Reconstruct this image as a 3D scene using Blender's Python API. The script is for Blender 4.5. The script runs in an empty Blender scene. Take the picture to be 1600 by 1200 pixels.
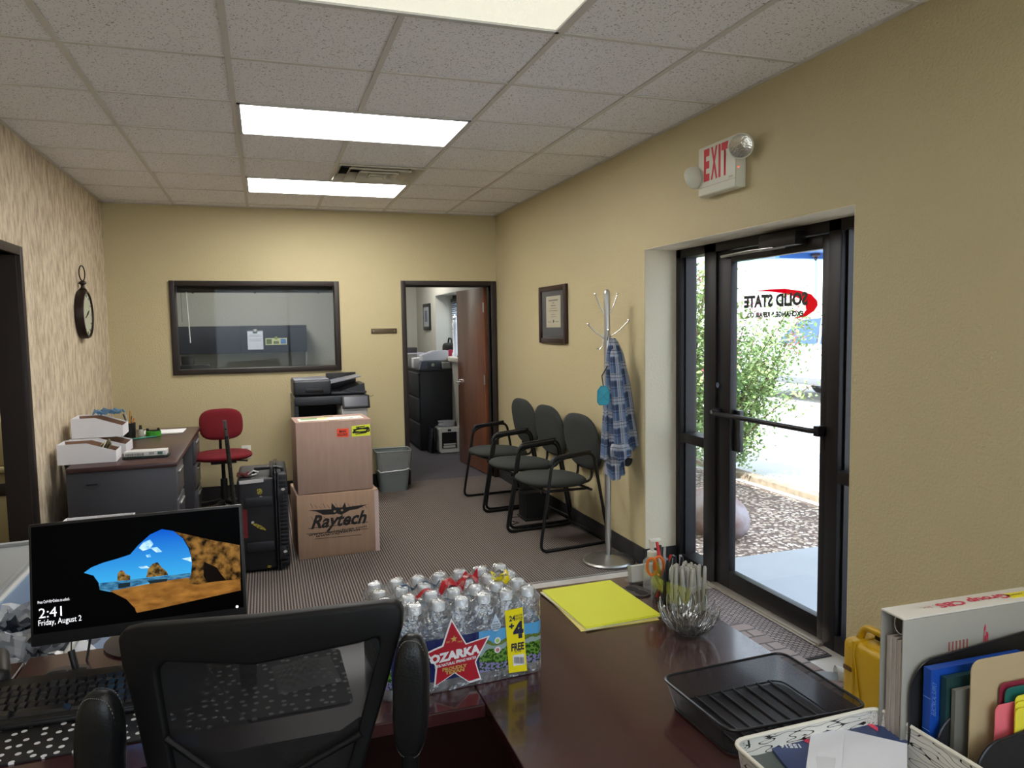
import bpy, bmesh, math, random
from mathutils import Vector as V, Matrix, noise
random.seed(7)
S = bpy.context.scene
COL = S.collection
PI = math.pi

# ---------------------------------------------------------------- camera
FPX = 1143.9
YAW, PITCH, ROLL = -0.3247, -0.0773, -0.0158
CAM = V((0.0961, -3.2998, 1.541))
cy_, sy_, cp_, sp_ = math.cos(YAW), math.sin(YAW), math.cos(PITCH), math.sin(PITCH)
FW = V((-sy_ * cp_, cy_ * cp_, sp_)); R0 = V((cy_, sy_, 0)); U0 = R0.cross(FW)
RT = R0 * math.cos(ROLL) + U0 * math.sin(ROLL)
UP = -R0 * math.sin(ROLL) + U0 * math.cos(ROLL)
cd = bpy.data.cameras.new('camera'); cam = bpy.data.objects.new('camera', cd); COL.objects.link(cam)
cd.sensor_fit = 'HORIZONTAL'; cd.sensor_width = 36; cd.lens = FPX / 1600 * 36; cd.clip_start = 0.02; cd.clip_end = 200
cam.matrix_world = Matrix(((RT.x, UP.x, -FW.x, CAM.x), (RT.y, UP.y, -FW.y, CAM.y), (RT.z, UP.z, -FW.z, CAM.z), (0, 0, 0, 1)))
S.camera = cam

def ray(u, v): return FW + RT * ((u - 800) / FPX) - UP * ((v - 600) / FPX)
def P(u, v, x=None, y=None, z=None):
    """a measured point of the photograph, taken onto a real plane of the room"""
    d = ray(u, v)
    if x is not None: t = (x - CAM.x) / d.x
    elif y is not None: t = (y - CAM.y) / d.y
    else: t = (z - CAM.z) / d.z
    return CAM + d * t
def PP(u, v, o, n):
    d = ray(u, v); return CAM + d * ((o - CAM).dot(n) / d.dot(n))

# ---------------------------------------------------------------- world, sun, exposure
S.view_settings.view_transform = 'Standard'
S.view_settings.look = 'None'
S.view_settings.exposure = 0.85
S.view_settings.gamma = 1.0
S.view_settings.use_curve_mapping = False
W = bpy.data.worlds.new('sky'); S.world = W; W.use_nodes = True
wn = W.node_tree.nodes; wn.clear()
wo = wn.new('ShaderNodeOutputWorld'); wb = wn.new('ShaderNodeBackground')
wb.inputs[0].default_value = (0.74, 0.85, 1.0, 1); wb.inputs[1].default_value = 2.3
W.node_tree.links.new(wb.outputs[0], wo.inputs[0])
sl = bpy.data.lights.new('sun', 'SUN'); sl.energy = 6.0; sl.angle = 0.01; sl.color = (1, 0.96, 0.9)
so = bpy.data.objects.new('sun', sl); COL.objects.link(so)
sdir = V((0.50, 0.28, -0.82)).normalized()
so.rotation_euler = sdir.to_track_quat('-Z', 'Y').to_euler(); so.location = (-10, -5, 20)
PANEL = 11.0          # strength of the lit ceiling diffusers

# ---------------------------------------------------------------- materials
def lin(c):
    return tuple((x / 255 / 12.92 if x / 255 <= 0.04045 else ((x / 255 + 0.055) / 1.055) ** 2.4) for x in c)
MC = {}
def mat(name, col=(128, 128, 128), rough=0.5, metal=0.0, bump=None, var=None, emit=None, spec=0.5, coat=0, sheen=0, aniso=None, trans=0, ior=1.45):
    """col sRGB 0-255; bump=(scale,strength[,stretch]); var=(scale,col2,contrast[,stretch])"""
    if name in MC: return MC[name]
    m = bpy.data.materials.new(name); m.use_nodes = True; nt = m.node_tree; b = nt.nodes['Principled BSDF']
    c = lin(col); b.inputs['Base Color'].default_value = (*c, 1); m.diffuse_color = (*c, 1)
    b.inputs['Roughness'].default_value = rough; b.inputs['Metallic'].default_value = metal
    b.inputs['Specular IOR Level'].default_value = spec; b.inputs['IOR'].default_value = ior
    if coat: b.inputs['Coat Weight'].default_value = coat; b.inputs['Coat Roughness'].default_value = 0.08
    if sheen: b.inputs['Sheen Weight'].default_value = sheen
    if trans: b.inputs['Transmission Weight'].default_value = trans
    L = nt.links; N = nt.nodes
    tc = N.new('ShaderNodeTexCoord')
    def src(stretch):
        if not stretch: return tc.outputs['Object']
        mp = N.new('ShaderNodeMapping'); mp.inputs['Scale'].default_value = stretch; L.new(tc.outputs['Object'], mp.inputs[0]); return mp.outputs[0]
    if var:
        n = N.new('ShaderNodeTexNoise'); n.inputs['Scale'].default_value = var[0]; n.inputs['Detail'].default_value = 5
        L.new(src(var[3] if len(var) > 3 else None), n.inputs['Vector'])
        r = N.new('ShaderNodeValToRGB'); k = var[2]
        r.color_ramp.elements[0].position = 0.5 - k; r.color_ramp.elements[1].position = 0.5 + k
        r.color_ramp.elements[0].color = (*c, 1); r.color_ramp.elements[1].color = (*lin(var[1]), 1)
        L.new(n.outputs[0], r.inputs[0]); L.new(r.outputs[0], b.inputs['Base Color'])
        if emit: L.new(r.outputs[0], b.inputs['Emission Color'])
    if bump:
        n = N.new('ShaderNodeTexNoise'); n.inputs['Scale'].default_value = bump[0]; n.inputs['Detail'].default_value = 3
        L.new(src(bump[2] if len(bump) > 2 else None), n.inputs['Vector'])
        bp = N.new('ShaderNodeBump'); bp.inputs['Strength'].default_value = bump[1]; bp.inputs['Distance'].default_value = 0.01
        L.new(n.outputs[0], bp.inputs['Height']); L.new(bp.outputs[0], b.inputs['Normal'])
    if emit is not None:
        if not var: b.inputs['Emission Color'].default_value = (*c, 1)
        b.inputs['Emission Strength'].default_value = emit
    MC[name] = m; return m

def nodes_mat(name):
    m = bpy.data.materials.new(name); m.use_nodes = True; m.node_tree.nodes.clear()
    N, L = m.node_tree.nodes, m.node_tree.links
    out = N.new('ShaderNodeOutputMaterial'); MC[name] = m
    return m, N, L, out
def clear_mat(name, tint=(1, 1, 1), gloss=0.05, white=0.0, rough=0.02, ior=1.45, bump=None, fmul=1.0):
    if name in MC: return MC[name]
    m, N, L, out = nodes_mat(name)
    t = N.new('ShaderNodeBsdfTransparent'); t.inputs[0].default_value = (*tint, 1)
    g = N.new('ShaderNodeBsdfGlossy'); g.inputs['Roughness'].default_value = rough
    fr = N.new('ShaderNodeLayerWeight'); fr.inputs[0].default_value = 0.5          # the angle to the surface, the same from both sides
    f0 = ((ior - 1) / (ior + 1)) ** 2
    pw = N.new('ShaderNodeMath'); pw.operation = 'POWER'; pw.inputs[1].default_value = 5; L.new(fr.outputs['Facing'], pw.inputs[0])
    ad = N.new('ShaderNodeMath'); ad.operation = 'MULTIPLY_ADD'; ad.inputs[1].default_value = .9 * fmul; ad.inputs[2].default_value = gloss + f0; ad.use_clamp = True
    L.new(pw.outputs[0], ad.inputs[0])
    mx = N.new('ShaderNodeMixShader'); L.new(ad.outputs[0], mx.inputs[0]); L.new(t.outputs[0], mx.inputs[1]); L.new(g.outputs[0], mx.inputs[2])
    last = mx
    if white:
        d = N.new('ShaderNodeBsdfDiffuse'); d.inputs[0].default_value = (0.85, 0.87, 0.9, 1)
        m2 = N.new('ShaderNodeMixShader'); m2.inputs[0].default_value = white
        L.new(mx.outputs[0], m2.inputs[1]); L.new(d.outputs[0], m2.inputs[2]); last = m2
    if bump:
        tc = N.new('ShaderNodeTexCoord'); n = N.new('ShaderNodeTexNoise'); n.inputs['Scale'].default_value = bump[0]; L.new(tc.outputs['Object'], n.inputs['Vector'])
        bp = N.new('ShaderNodeBump'); bp.inputs['Strength'].default_value = bump[1]; bp.inputs['Distance'].default_value = 0.01
        L.new(n.outputs[0], bp.inputs['Height']); L.new(bp.outputs[0], g.inputs['Normal']); L.new(bp.outputs[0], fr.inputs['Normal'])
    L.new(last.outputs[0], out.inputs[0]); return m
def screen_mat(name, col, period, open_frac, rough=0.5, axes=(0, 1)):
    """woven wire or net: a fine grid of real holes"""
    if name in MC: return MC[name]
    m, N, L, out = nodes_mat(name)
    tc = N.new('ShaderNodeTexCoord'); sx = N.new('ShaderNodeSeparateXYZ'); L.new(tc.outputs['UV'], sx.inputs[0])
    vals = []
    for k in axes:
        a = N.new('ShaderNodeMath'); a.operation = 'DIVIDE'; L.new(sx.outputs[k], a.inputs[0]); a.inputs[1].default_value = period
        f = N.new('ShaderNodeMath'); f.operation = 'FRACT'; L.new(a.outputs[0], f.inputs[0])
        g = N.new('ShaderNodeMath'); g.operation = 'LESS_THAN'; L.new(f.outputs[0], g.inputs[0]); g.inputs[1].default_value = math.sqrt(open_frac)
        vals.append(g)
    mu = N.new('ShaderNodeMath'); mu.operation = 'MULTIPLY'; L.new(vals[0].outputs[0], mu.inputs[0]); L.new(vals[1].outputs[0], mu.inputs[1])
    t = N.new('ShaderNodeBsdfTransparent'); p = N.new('ShaderNodeBsdfPrincipled'); p.inputs['Base Color'].default_value = (*lin(col), 1); p.inputs['Roughness'].default_value = rough
    mx = N.new('ShaderNodeMixShader'); L.new(mu.outputs[0], mx.inputs[0]); L.new(p.outputs[0], mx.inputs[1]); L.new(t.outputs[0], mx.inputs[2]); L.new(mx.outputs[0], out.inputs[0])
    return m
def veil_mat(name, col, opac, rough=0.5):
    """very fine mesh: lets part of the light through, more closed when seen at a slant"""
    if name in MC: return MC[name]
    m, N, L, out = nodes_mat(name)
    lw = N.new('ShaderNodeLayerWeight'); lw.inputs[0].default_value = .5
    k = N.new('ShaderNodeMath'); k.operation = 'MULTIPLY_ADD'; k.use_clamp = True; k.inputs[1].default_value = (1 - opac) * .8; k.inputs[2].default_value = opac; L.new(lw.outputs['Facing'], k.inputs[0])
    t = N.new('ShaderNodeBsdfTransparent'); p = N.new('ShaderNodeBsdfPrincipled'); p.inputs['Base Color'].default_value = (*lin(col), 1); p.inputs['Roughness'].default_value = rough
    mx = N.new('ShaderNodeMixShader'); L.new(k.outputs[0], mx.inputs[0]); L.new(t.outputs[0], mx.inputs[1]); L.new(p.outputs[0], mx.inputs[2]); L.new(mx.outputs[0], out.inputs[0])
    return m
def mathn(N, L, op, a, b=None, clamp=False):
    n = N.new('ShaderNodeMath'); n.operation = op; n.use_clamp = clamp
    for i, q in enumerate((a, b)):
        if q is None: continue
        if isinstance(q, (int, float)): n.inputs[i].default_value = q
        else: L.new(q, n.inputs[i])
    return n.outputs[0]
def mixc(N, L, fac, a, b):
    n = N.new('ShaderNodeMix'); n.data_type = 'RGBA'
    if isinstance(fac, (int, float)): n.inputs[0].default_value = fac
    else: L.new(fac, n.inputs[0])
    for i, q in ((6, a), (7, b)):
        if isinstance(q, tuple): n.inputs[i].default_value = (*lin(q), 1)
        else: L.new(q, n.inputs[i])
    return n.outputs[2]
def princ(N, L, out, col, rough=0.6, **k):
    p = N.new('ShaderNodeBsdfPrincipled'); L.new(p.outputs[0], out.inputs[0]); p.inputs['Roughness'].default_value = rough
    if isinstance(col, tuple): p.inputs['Base Color'].default_value = (*lin(col), 1)
    else: L.new(col, p.inputs['Base Color'])
    for a, b in k.items(): p.inputs[a].default_value = b
    return p

# ---------------------------------------------------------------- mesh builder
class MB:
    def __init__(s, M=None): s.bm = bmesh.new(); s.M = M or Matrix(); s.uv = None
    def _v(s, p): return s.bm.verts.new(s.M @ V(p))
    def box(s, a, b, bev=0, seg=2, M=None):
        lo = [min(a[i], b[i]) for i in range(3)]; hi = [max(a[i], b[i]) for i in range(3)]
        T = bmesh.new(); bmesh.ops.create_cube(T, size=1)
        for v in T.verts: v.co = V([lo[i] + (v.co[i] + .5) * (hi[i] - lo[i]) for i in range(3)])
        if bev: bmesh.ops.bevel(T, geom=list(T.edges), offset=min(bev, .49 * min(hi[i] - lo[i] for i in range(3))), segments=seg, affect='EDGES', profile=.5)
        s.merge(T, M); return s
    def merge(s, T, M=None):
        M = s.M @ M if M is not None else s.M
        mp = {v: s.bm.verts.new(M @ v.co) for v in T.verts}
        for f in T.faces:
            try: s.bm.faces.new([mp[v] for v in f.verts])
            except ValueError: pass
        T.free()
    def cyl(s, p0, p1, r0, r1=None, seg=16, cap=True):
        r1 = r0 if r1 is None else r1; p0, p1 = V(p0), V(p1); d = (p1 - p0).normalized()
        a = d.orthogonal().normalized(); b = d.cross(a)
        A = []; B = []
        for i in range(seg):
            t = 2 * PI * i / seg; w = a * math.cos(t) + b * math.sin(t)
            A.append(s._v(p0 + w * r0)); B.append(s._v(p1 + w * r1))
        for i in range(seg): j = (i + 1) % seg; s.bm.faces.new((A[i], A[j], B[j], B[i]))
        if cap: s.bm.faces.new(A[::-1]); s.bm.faces.new(B)
        return s
    def tube(s, pts, r, seg=10, closed=False, flat=1.0):
        pts = [V(p) for p in pts]; n = len(pts); rings = []; prev = None
        rr = r if isinstance(r, (list, tuple)) else [r] * n
        for i, p in enumerate(pts):
            a = pts[(i - 1) % n] if (closed or i > 0) else pts[0]; b = pts[(i + 1) % n] if (closed or i < n - 1) else pts[-1]
            t = (b - a).normalized()
            if prev is None: u = t.orthogonal().normalized()
            else: u = (prev - t * prev.dot(t)).normalized()
            prev = u; w = t.cross(u)
            rings.append([s._v(p + (u * math.cos(2 * PI * k / seg) + w * math.sin(2 * PI * k / seg) * flat) * rr[i]) for k in range(seg)])
        for i in range(n if closed else n - 1):
            A, B = rings[i], rings[(i + 1) % n]
            for k in range(seg): q = (k + 1) % seg; s.bm.faces.new((A[k], A[q], B[q], B[k]))
        if not closed: s.bm.faces.new(rings[0][::-1]); s.bm.faces.new(rings[-1])
        return s
    def lathe(s, prof, seg=24, c=(0, 0, 0), ax='z', sx=1, sy=1):
        rings = []
        for r, z in prof:
            if r < 1e-6: rings.append([s._v(V(c) + s._ax((0, 0, z), ax))]); continue
            rings.append([s._v(V(c) + s._ax((r * sx * math.cos(2 * PI * k / seg), r * sy * math.sin(2 * PI * k / seg), z), ax)) for k in range(seg)])
        for A, B in zip(rings, rings[1:]):
            for k in range(seg):
                q = (k + 1) % seg
                if len(A) == 1 and len(B) == 1: continue
                if len(A) == 1: s.bm.faces.new((A[0], B[k], B[q]))
                elif len(B) == 1: s.bm.faces.new((A[k], A[q], B[0]))
                else: s.bm.faces.new((A[k], A[q], B[q], B[k]))
        return s
    def _ax(s, p, ax):
        x, y, z = p
        return V((x, y, z)) if ax == 'z' else (V((z, x, y)) if ax == 'x' else V((y, z, x)))
    def prism(s, poly, f0, f1):
        """poly: 2d points; f0,f1: functions (a,b)->3d for the two faces"""
        A = [s._v(f0(*p)) for p in poly]; B = [s._v(f1(*p)) for p in poly]; n = len(poly)
        s.bm.faces.new(A[::-1]); s.bm.faces.new(B)
        for i in range(n): j = (i + 1) % n; s.bm.faces.new((A[i], A[j], B[j], B[i]))
        return s
    def face(s, pts): s.bm.faces.new([s._v(p) for p in pts]); return s
    def grid(s, fn, nu, nv, closed=False, uv=None):
        if uv and s.uv is None: s.uv = s.bm.loops.layers.uv.new('UVMap')
        vs = [[s._v(fn(i / nu, j / nv)) for i in range(nu if closed else nu + 1)] for j in range(nv + 1)]
        for j in range(nv):
            for i in range(nu):
                i2 = (i + 1) % nu if closed else i + 1
                f = s.bm.faces.new((vs[j][i], vs[j][i2], vs[j + 1][i2], vs[j + 1][i]))
                if uv:
                    for l, (a, b) in zip(f.loops, ((i, j), (i + 1, j), (i + 1, j + 1), (i, j + 1))): l[s.uv].uv = uv(a / nu, b / nv)
        return s
    def solid(s, t):
        geo = bmesh.ops.solidify(s.bm, geom=list(s.bm.faces), thickness=t); return s
    def mesh(s, name, mats, ang=38, smooth=True, recalc=True):
        if recalc: bmesh.ops.recalc_face_normals(s.bm, faces=list(s.bm.faces))
        if smooth:
            for f in s.bm.faces: f.smooth = True
            for e in s.bm.edges:
                if len(e.link_faces) == 2 and e.calc_face_angle(0) > math.radians(ang): e.smooth = False
        me = bpy.data.meshes.new(name); s.bm.to_mesh(me); s.bm.free()
        for m in (mats if isinstance(mats, (list, tuple)) else [mats]): me.materials.append(m)
        return me
    def build(s, name, mats, parent=None, label=None, **k):
        o = bpy.data.objects.new(name, s.mesh(name, mats, **k)); COL.objects.link(o)
        if parent: o.parent = parent
        if label: o['label'] = label
        return o
def subsurf(o, n=1):
    m = o.modifiers.new('s', 'SUBSURF'); m.levels = n; m.render_levels = n; return o
def tag(o, label, cat, group=None, kind=None):
    o['label'] = label; o['category'] = cat
    if group: o['group'] = group
    if kind: o['kind'] = kind
    return o
def thing(name, label, cat, loc=(0, 0, 0), rz=0, group=None, rot=None):
    o = bpy.data.objects.new(name, None); COL.objects.link(o); o.empty_display_size = 0.05
    o.location = loc; o.rotation_euler = rot if rot else (0, 0, rz)
    return tag(o, label, cat, group)
def copy_tree(o, parent=None):
    c = o.copy(); COL.objects.link(c); c.parent = parent
    if parent is not None: c.matrix_parent_inverse = o.matrix_parent_inverse.copy()
    for ch in list(o.children): copy_tree(ch, c)
    return c
def struct(name, mb, m, **k):
    o = mb.build(name, m, **k); o['kind'] = 'structure'; return o
def arc(c, r, a0, a1, n, f):
    return [f(c[0] + r * math.cos(a0 + (a1 - a0) * i / n), c[1] + r * math.sin(a0 + (a1 - a0) * i / n)) for i in range(n + 1)]
def rrect(w, h, r, n=5, cx=0, cy=0):
    pts = []
    for sx, sy, a in ((1, 1, 0), (-1, 1, PI / 2), (-1, -1, PI), (1, -1, 1.5 * PI)):
        for i in range(n + 1):
            t = a + PI / 2 * i / n
            pts.append((cx + sx * (w / 2 - r) + r * math.cos(t), cy + sy * (h / 2 - r) + r * math.sin(t)))
    return pts
def frame_m(o, x, y, z=None):
    x = V(x).normalized(); y = V(y); y = (y - x * y.dot(x)).normalized(); z = x.cross(y)
    return Matrix(((x.x, y.x, z.x, o[0]), (x.y, y.y, z.y, o[1]), (x.z, y.z, z.z, o[2]), (0, 0, 0, 1)))
def text(name, s, size, M, m, parent=None, bold=0, ext=0.0004, shear=0, align='CENTER', sx=1, space=1.0, label=None):
    c = bpy.data.curves.new('t', 'FONT'); c.body = s; c.size = size; c.extrude = ext; c.align_x = align; c.align_y = 'CENTER'
    c.offset = bold; c.shear = shear; c.space_character = space; c.resolution_u = 2
    t = bpy.data.objects.new('t', c); COL.objects.link(t)
    dg = bpy.context.evaluated_depsgraph_get(); me = bpy.data.meshes.new_from_object(t.evaluated_get(dg))
    bpy.data.objects.remove(t); bpy.data.curves.remove(c)
    me.transform(M @ Matrix.Diagonal((sx, 1, 1, 1))); me.materials.clear(); me.materials.append(m)
    o = bpy.data.objects.new(name, me); COL.objects.link(o)
    if parent: o.parent = parent
    if label: o['label'] = label
    return o
def flat(name, poly, M, m, parent=None, t=0.0006, label=None):
    """thin printed patch or paper of real thickness in the local plane of M"""
    b = MB(M); b.prism(poly, lambda a, c: (a, c, 0), lambda a, c: (a, c, t)); return b.build(name, m, parent, label, smooth=False)
def rect(x0, x1, y0, y1): return [(x0, y0), (x1, y0), (x1, y1), (x0, y1)]
def circ(r, n=16, cx=0, cy=0): return [(cx + r * math.cos(2 * PI * i / n), cy + r * math.sin(2 * PI * i / n)) for i in range(n)]
def fwd(p0, p1):
    """yaw whose local +x runs from p0 to p1"""
    return math.atan2(p1[1] - p0[1], p1[0] - p0[0])

# common materials
BLK = mat('black_plastic', (22, 22, 24), 0.42); BLKM = mat('black_matte', (14, 14, 15), 0.75)
CHROME = mat('chrome', (205, 205, 205), 0.18, 1.0); STEEL = mat('brushed_steel', (190, 190, 188), 0.34, 1.0)
WHT = mat('white_plastic', (225, 224, 218), 0.45); PAPER = mat('white_paper', (232, 233, 236), 0.8)
BRONZE = mat('dark_bronze_metal', (30, 27, 29), 0.42, 0.4); CASING = mat('dark_brown_casing', (40, 31, 27), 0.5)
WCARD = mat('white_cardboard', (222, 221, 224), 0.75); KRAFT = mat('kraft_cardboard_inside', (128, 96, 76), 0.85)
INK = mat('black_ink', (26, 24, 26), 0.7); RED = mat('red_print', (198, 28, 40), 0.5)
# ================================================================ SETTING
H = 2.66; T = 0.6096
XL, XR, YB, YN = -1.18, 2.35, 3.85, -5.2
XF = 2.57            # inner face of the storefront
XO = 2.69            # outer face of the exterior wall
OY0, OY1, OZ = -0.93, 0.78, 2.01   # storefront opening

def wall_mat(name, c1, c2):
    m, N, L, out = nodes_mat(name)
    tc = N.new('ShaderNodeTexCoord')
    n = N.new('ShaderNodeTexNoise'); n.inputs['Scale'].default_value = 1.3; n.inputs['Detail'].default_value = 4; L.new(tc.outputs['Object'], n.inputs[0])
    c = mixc(N, L, n.outputs[0], c1, c2)
    p = princ(N, L, out, c, 0.62)
    b1 = N.new('ShaderNodeTexNoise'); b1.inputs['Scale'].default_value = 95; b1.inputs['Detail'].default_value = 2; L.new(tc.outputs['Object'], b1.inputs[0])
    bp = N.new('ShaderNodeBump'); bp.inputs['Strength'].default_value = 0.45; bp.inputs['Distance'].default_value = 0.006
    L.new(b1.outputs[0], bp.inputs['Height']); L.new(bp.outputs[0], p.inputs['Normal'])
    return m
M_WALL = wall_mat('tan_wall_paint', (186, 173, 134), (193, 180, 141))
M_WALLG = wall_mat('grey_office_paint', (176, 174, 164), (182, 180, 170))
def paper_mat():
    m, N, L, out = nodes_mat('mottled_wallpaper')
    tc = N.new('ShaderNodeTexCoord'); mp = N.new('ShaderNodeMapping'); mp.inputs['Scale'].default_value = (1, 1, 0.38); L.new(tc.outputs['Object'], mp.inputs[0])
    a = N.new('ShaderNodeTexNoise'); a.inputs['Scale'].default_value = 26; a.inputs['Detail'].default_value = 4; a.inputs['Roughness'].default_value = .6; L.new(mp.outputs[0], a.inputs[0])
    r = N.new('ShaderNodeValToRGB'); e = r.color_ramp.elements; e[0].position = .32; e[0].color = (*lin((168, 149, 124)), 1); e[1].position = .60; e[1].color = (*lin((215, 200, 174)), 1)
    L.new(a.outputs[0], r.inputs[0]); princ(N, L, out, r.outputs[0], 0.7)
    return m
M_PAPER = paper_mat()
def carpet_mat():
    m, N, L, out = nodes_mat('woven_grey_carpet')
    tc = N.new('ShaderNodeTexCoord'); sx = N.new('ShaderNodeSeparateXYZ'); L.new(tc.outputs['Object'], sx.inputs[0])
    px = mathn(N, L, 'MULTIPLY', sx.outputs[0], 2 * PI / 0.0165); py = mathn(N, L, 'MULTIPLY', sx.outputs[1], 2 * PI / 0.014)
    s1 = mathn(N, L, 'SINE', px); s2 = mathn(N, L, 'SINE', py)
    pr = mathn(N, L, 'ADD', mathn(N, L, 'MULTIPLY', s1, .72), mathn(N, L, 'MULTIPLY', s2, .28))
    nz = N.new('ShaderNodeTexNoise'); nz.inputs['Scale'].default_value = 160; L.new(tc.outputs['Object'], nz.inputs[0])
    q = mathn(N, L, 'MULTIPLY_ADD', pr, 0.55); q.node.inputs[2].default_value = 0.42
    q2 = mathn(N, L, 'ADD', q, mathn(N, L, 'MULTIPLY_ADD', nz.outputs[0], 0.3)); q2.node.inputs[1].links[0].from_node.inputs[2].default_value = -0.15
    c = mixc(N, L, mathn(N, L, 'ADD', q2, 0.0, True), (38, 33, 32), (140, 130, 124))
    p = princ(N, L, out, c, 0.95); p.inputs['Specular IOR Level'].default_value = 0.1
    bp = N.new('ShaderNodeBump'); bp.inputs['Strength'].default_value = 0.5; bp.inputs['Distance'].default_value = 0.004
    L.new(q2, bp.inputs['Height']); L.new(bp.outputs[0], p.inputs['Normal'])
    return m
M_CARPET = carpet_mat()
M_TILE = mat('pale_floor_tile', (186, 182, 176), 0.28, var=(9, (160, 154, 148), .3))
def tile_ceiling_mat():
    m, N, L, out = nodes_mat('speckled_ceiling_tile')
    tc = N.new('ShaderNodeTexCoord')
    n = N.new('ShaderNodeTexNoise'); n.inputs['Scale'].default_value = 130; n.inputs['Detail'].default_value = 2; n.inputs['Roughness'].default_value = .6
    L.new(tc.outputs['Object'], n.inputs[0])
    r = N.new('ShaderNodeValToRGB'); e = r.color_ramp.elements; e[0].position = .32; e[0].color = (*lin((128, 122, 120)), 1); e[1].position = .40; e[1].color = (*lin((240, 238, 240)), 1)
    L.new(n.outputs[0], r.inputs[0]); p = princ(N, L, out, r.outputs[0], 0.9)
    bp = N.new('ShaderNodeBump'); bp.inputs['Strength'].default_value = 0.5; bp.inputs['Distance'].default_value = 0.004
    L.new(n.outputs[0], bp.inputs['Height']); L.new(bp.outputs[0], p.inputs['Normal'])
    return m
M_CT = tile_ceiling_mat(); M_GRID = mat('ceiling_grid_metal', (206, 202, 196), 0.45)
M_GLASS = clear_mat('window_glass', (0.97, 0.985, 0.98), 0.0, ior=1.4)
M_BASE = mat('dark_carpet_base', (44, 42, 44), 0.9, bump=(300, .6))
M_RECESS = wall_mat('pale_recess_plaster', (214, 205, 182), (220, 211, 188))

# floors
b = MB(); b.face([(XL - .13, YN, 0), (0.95, YN, 0), (0.95, 0.745, 0), (XR, 0.745, 0), (XR, YB + .12, 0), (XL - .13, YB + .12, 0)])
struct('floor', b, M_CARPET, smooth=False)
b = MB(); b.face([(0.95, YN, 0), (XR, YN, 0), (XR, OY0, 0), (XO, OY0, 0), (XO, OY1, 0), (XR, OY1, 0), (XR, .745, 0), (.95, .745, 0)])
struct('floor_entry', b, M_TILE, smooth=False)
b = MB(); b.box((0.93, .735, 0), (XR, .757, .004)); b.box((.93, -4, 0), (.95, .757, .004)); struct('trim_1', b, mat('carpet_edge_strip', (150, 148, 145), .35, .6))
b = MB(); b.face([(XL - .13, YB + .12, 0), (XR + .35, YB + .12, 0), (XR + .35, 8.1, 0), (XL - .13, 8.1, 0)])
struct('floor_office', b, mat('plain_office_carpet', (72, 68, 74), .95, bump=(200, .4)), smooth=False)
b = MB(); b.face([(-4, 0, 0), (XL - .13, 0, 0), (XL - .13, 4, 0), (-4, 4, 0)]); struct('floor_back_room', b, mat('back_room_floor', (90, 80, 70), .6), smooth=False)

# ceiling: tiles in a suspended grid
special = {}
for i in (0, 1):
    for j in (-8, -5, -2, 1, 4): special[(i, j)] = 1
special[(1, 3)] = 1
b = MB()
for i in range(-3, 5):
    for j in range(-10, 8):
        if (i, j) in special: continue
        x0, x1, y0, y1 = max(i * T, XL), min((i + 1) * T, XR), max(j * T, YN), min((j + 1) * T, YB)
        if x1 - x0 < .005 or y1 - y0 < .005: continue
        b.box((x0, y0, H + .006), (x1, y1, H + .02))
struct('ceiling', b, M_CT, smooth=False)
b = MB()
for i in range(-1, 4):
    cuts = [(YN, YB)] if i != 1 else [(YN, -2 * T), (-T, T), (2 * T, 4 * T), (5 * T, YB)]
    for c0, c1 in cuts: b.box((i * T - .012, c0, H), (i * T + .012, c1, H + .005))
for j in range(-8, 7):
    b.box((XL, j * T - .010, H + .0005), (XR, j * T + .010, H + .0055))
b.box((XL, YN, H), (XL + .022, YB, H + .004)); b.box((XR - .022, YN, H), (XR, YB, H + .004)); b.box((XL, YB - .022, H), (XR, YB, H + .004))
g = struct('trim_2', b, M_GRID, smooth=False)
b = MB(); b.box((-4.1, YN - .1, H + .16), (XO, 8.2, H + .3)); struct('ceiling_deck', b, mat('deck_grey', (90, 90, 90), .9))
b = MB(); b.box((XL - .12, YB + .12, H), (XO, 8.1, H + .02)); struct('ceiling_office', b, mat('office_ceiling', (200, 198, 192), .9))
b = MB(); b.box((-4, 0, H), (XL - .12, 4, H + .02)); struct('ceiling_back_room', b, mat('office_ceiling'))

# walls
WX0, WX1, WZ0, WZ1 = -0.685, 0.785, 1.16, 2.0      # interior window hole
DX0, DX1, DZ = 1.42, 2.29, 1.965                    # office doorway hole
def wallx(b, y0, y1, x0, x1, holes, top):
    """wall along x with rectangular holes [(xa,xb,za,zb)]"""
    xs = sorted({x0, x1, *[h[0] for h in holes], *[h[1] for h in holes]})
    for a, c in zip(xs, xs[1:]):
        hs = [h for h in holes if h[0] <= a and h[1] >= c]
        if not hs: b.box((a, y0, 0), (c, y1, top))
        else:
            h = hs[0]
            if h[2] > 0: b.box((a, y0, 0), (c, y1, h[2]))
            if h[3] < top: b.box((a, y0, h[3]), (c, y1, top))
b = MB(); wallx(b, YB, YB + .12, XL - .12, XR, [(WX0, WX1, WZ0, WZ1), (DX0, DX1, 0, DZ)], H + .16); struct('wall_back', b, M_WALL, smooth=False)
b = MB(); wallx(b, YB + .121, YB + .13, XL - .12, XR, [(WX0, WX1, WZ0, WZ1), (DX0, DX1, 0, DZ)], H); struct('wall_back_office_side', b, M_WALLG, smooth=False)
LY0, LY1, LZ = 0.45, 1.43, 1.98
b = MB(Matrix.Rotation(PI / 2, 4, 'Z')); wallx(b, -XL, -XL + .12, YN, YB, [(LY0, LY1, 0, LZ)], H + .16); struct('wall_left', b, M_PAPER, smooth=False)
b = MB()
b.box((XR, YN, 0), (XO, OY0, H + .16)); b.box((XR, OY1, 0), (XO, YB + .12, H + .16)); b.box((XR, OY0, OZ), (XO, OY1, H + .16))
struct('wall_right', b, M_WALL, smooth=False)
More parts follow.
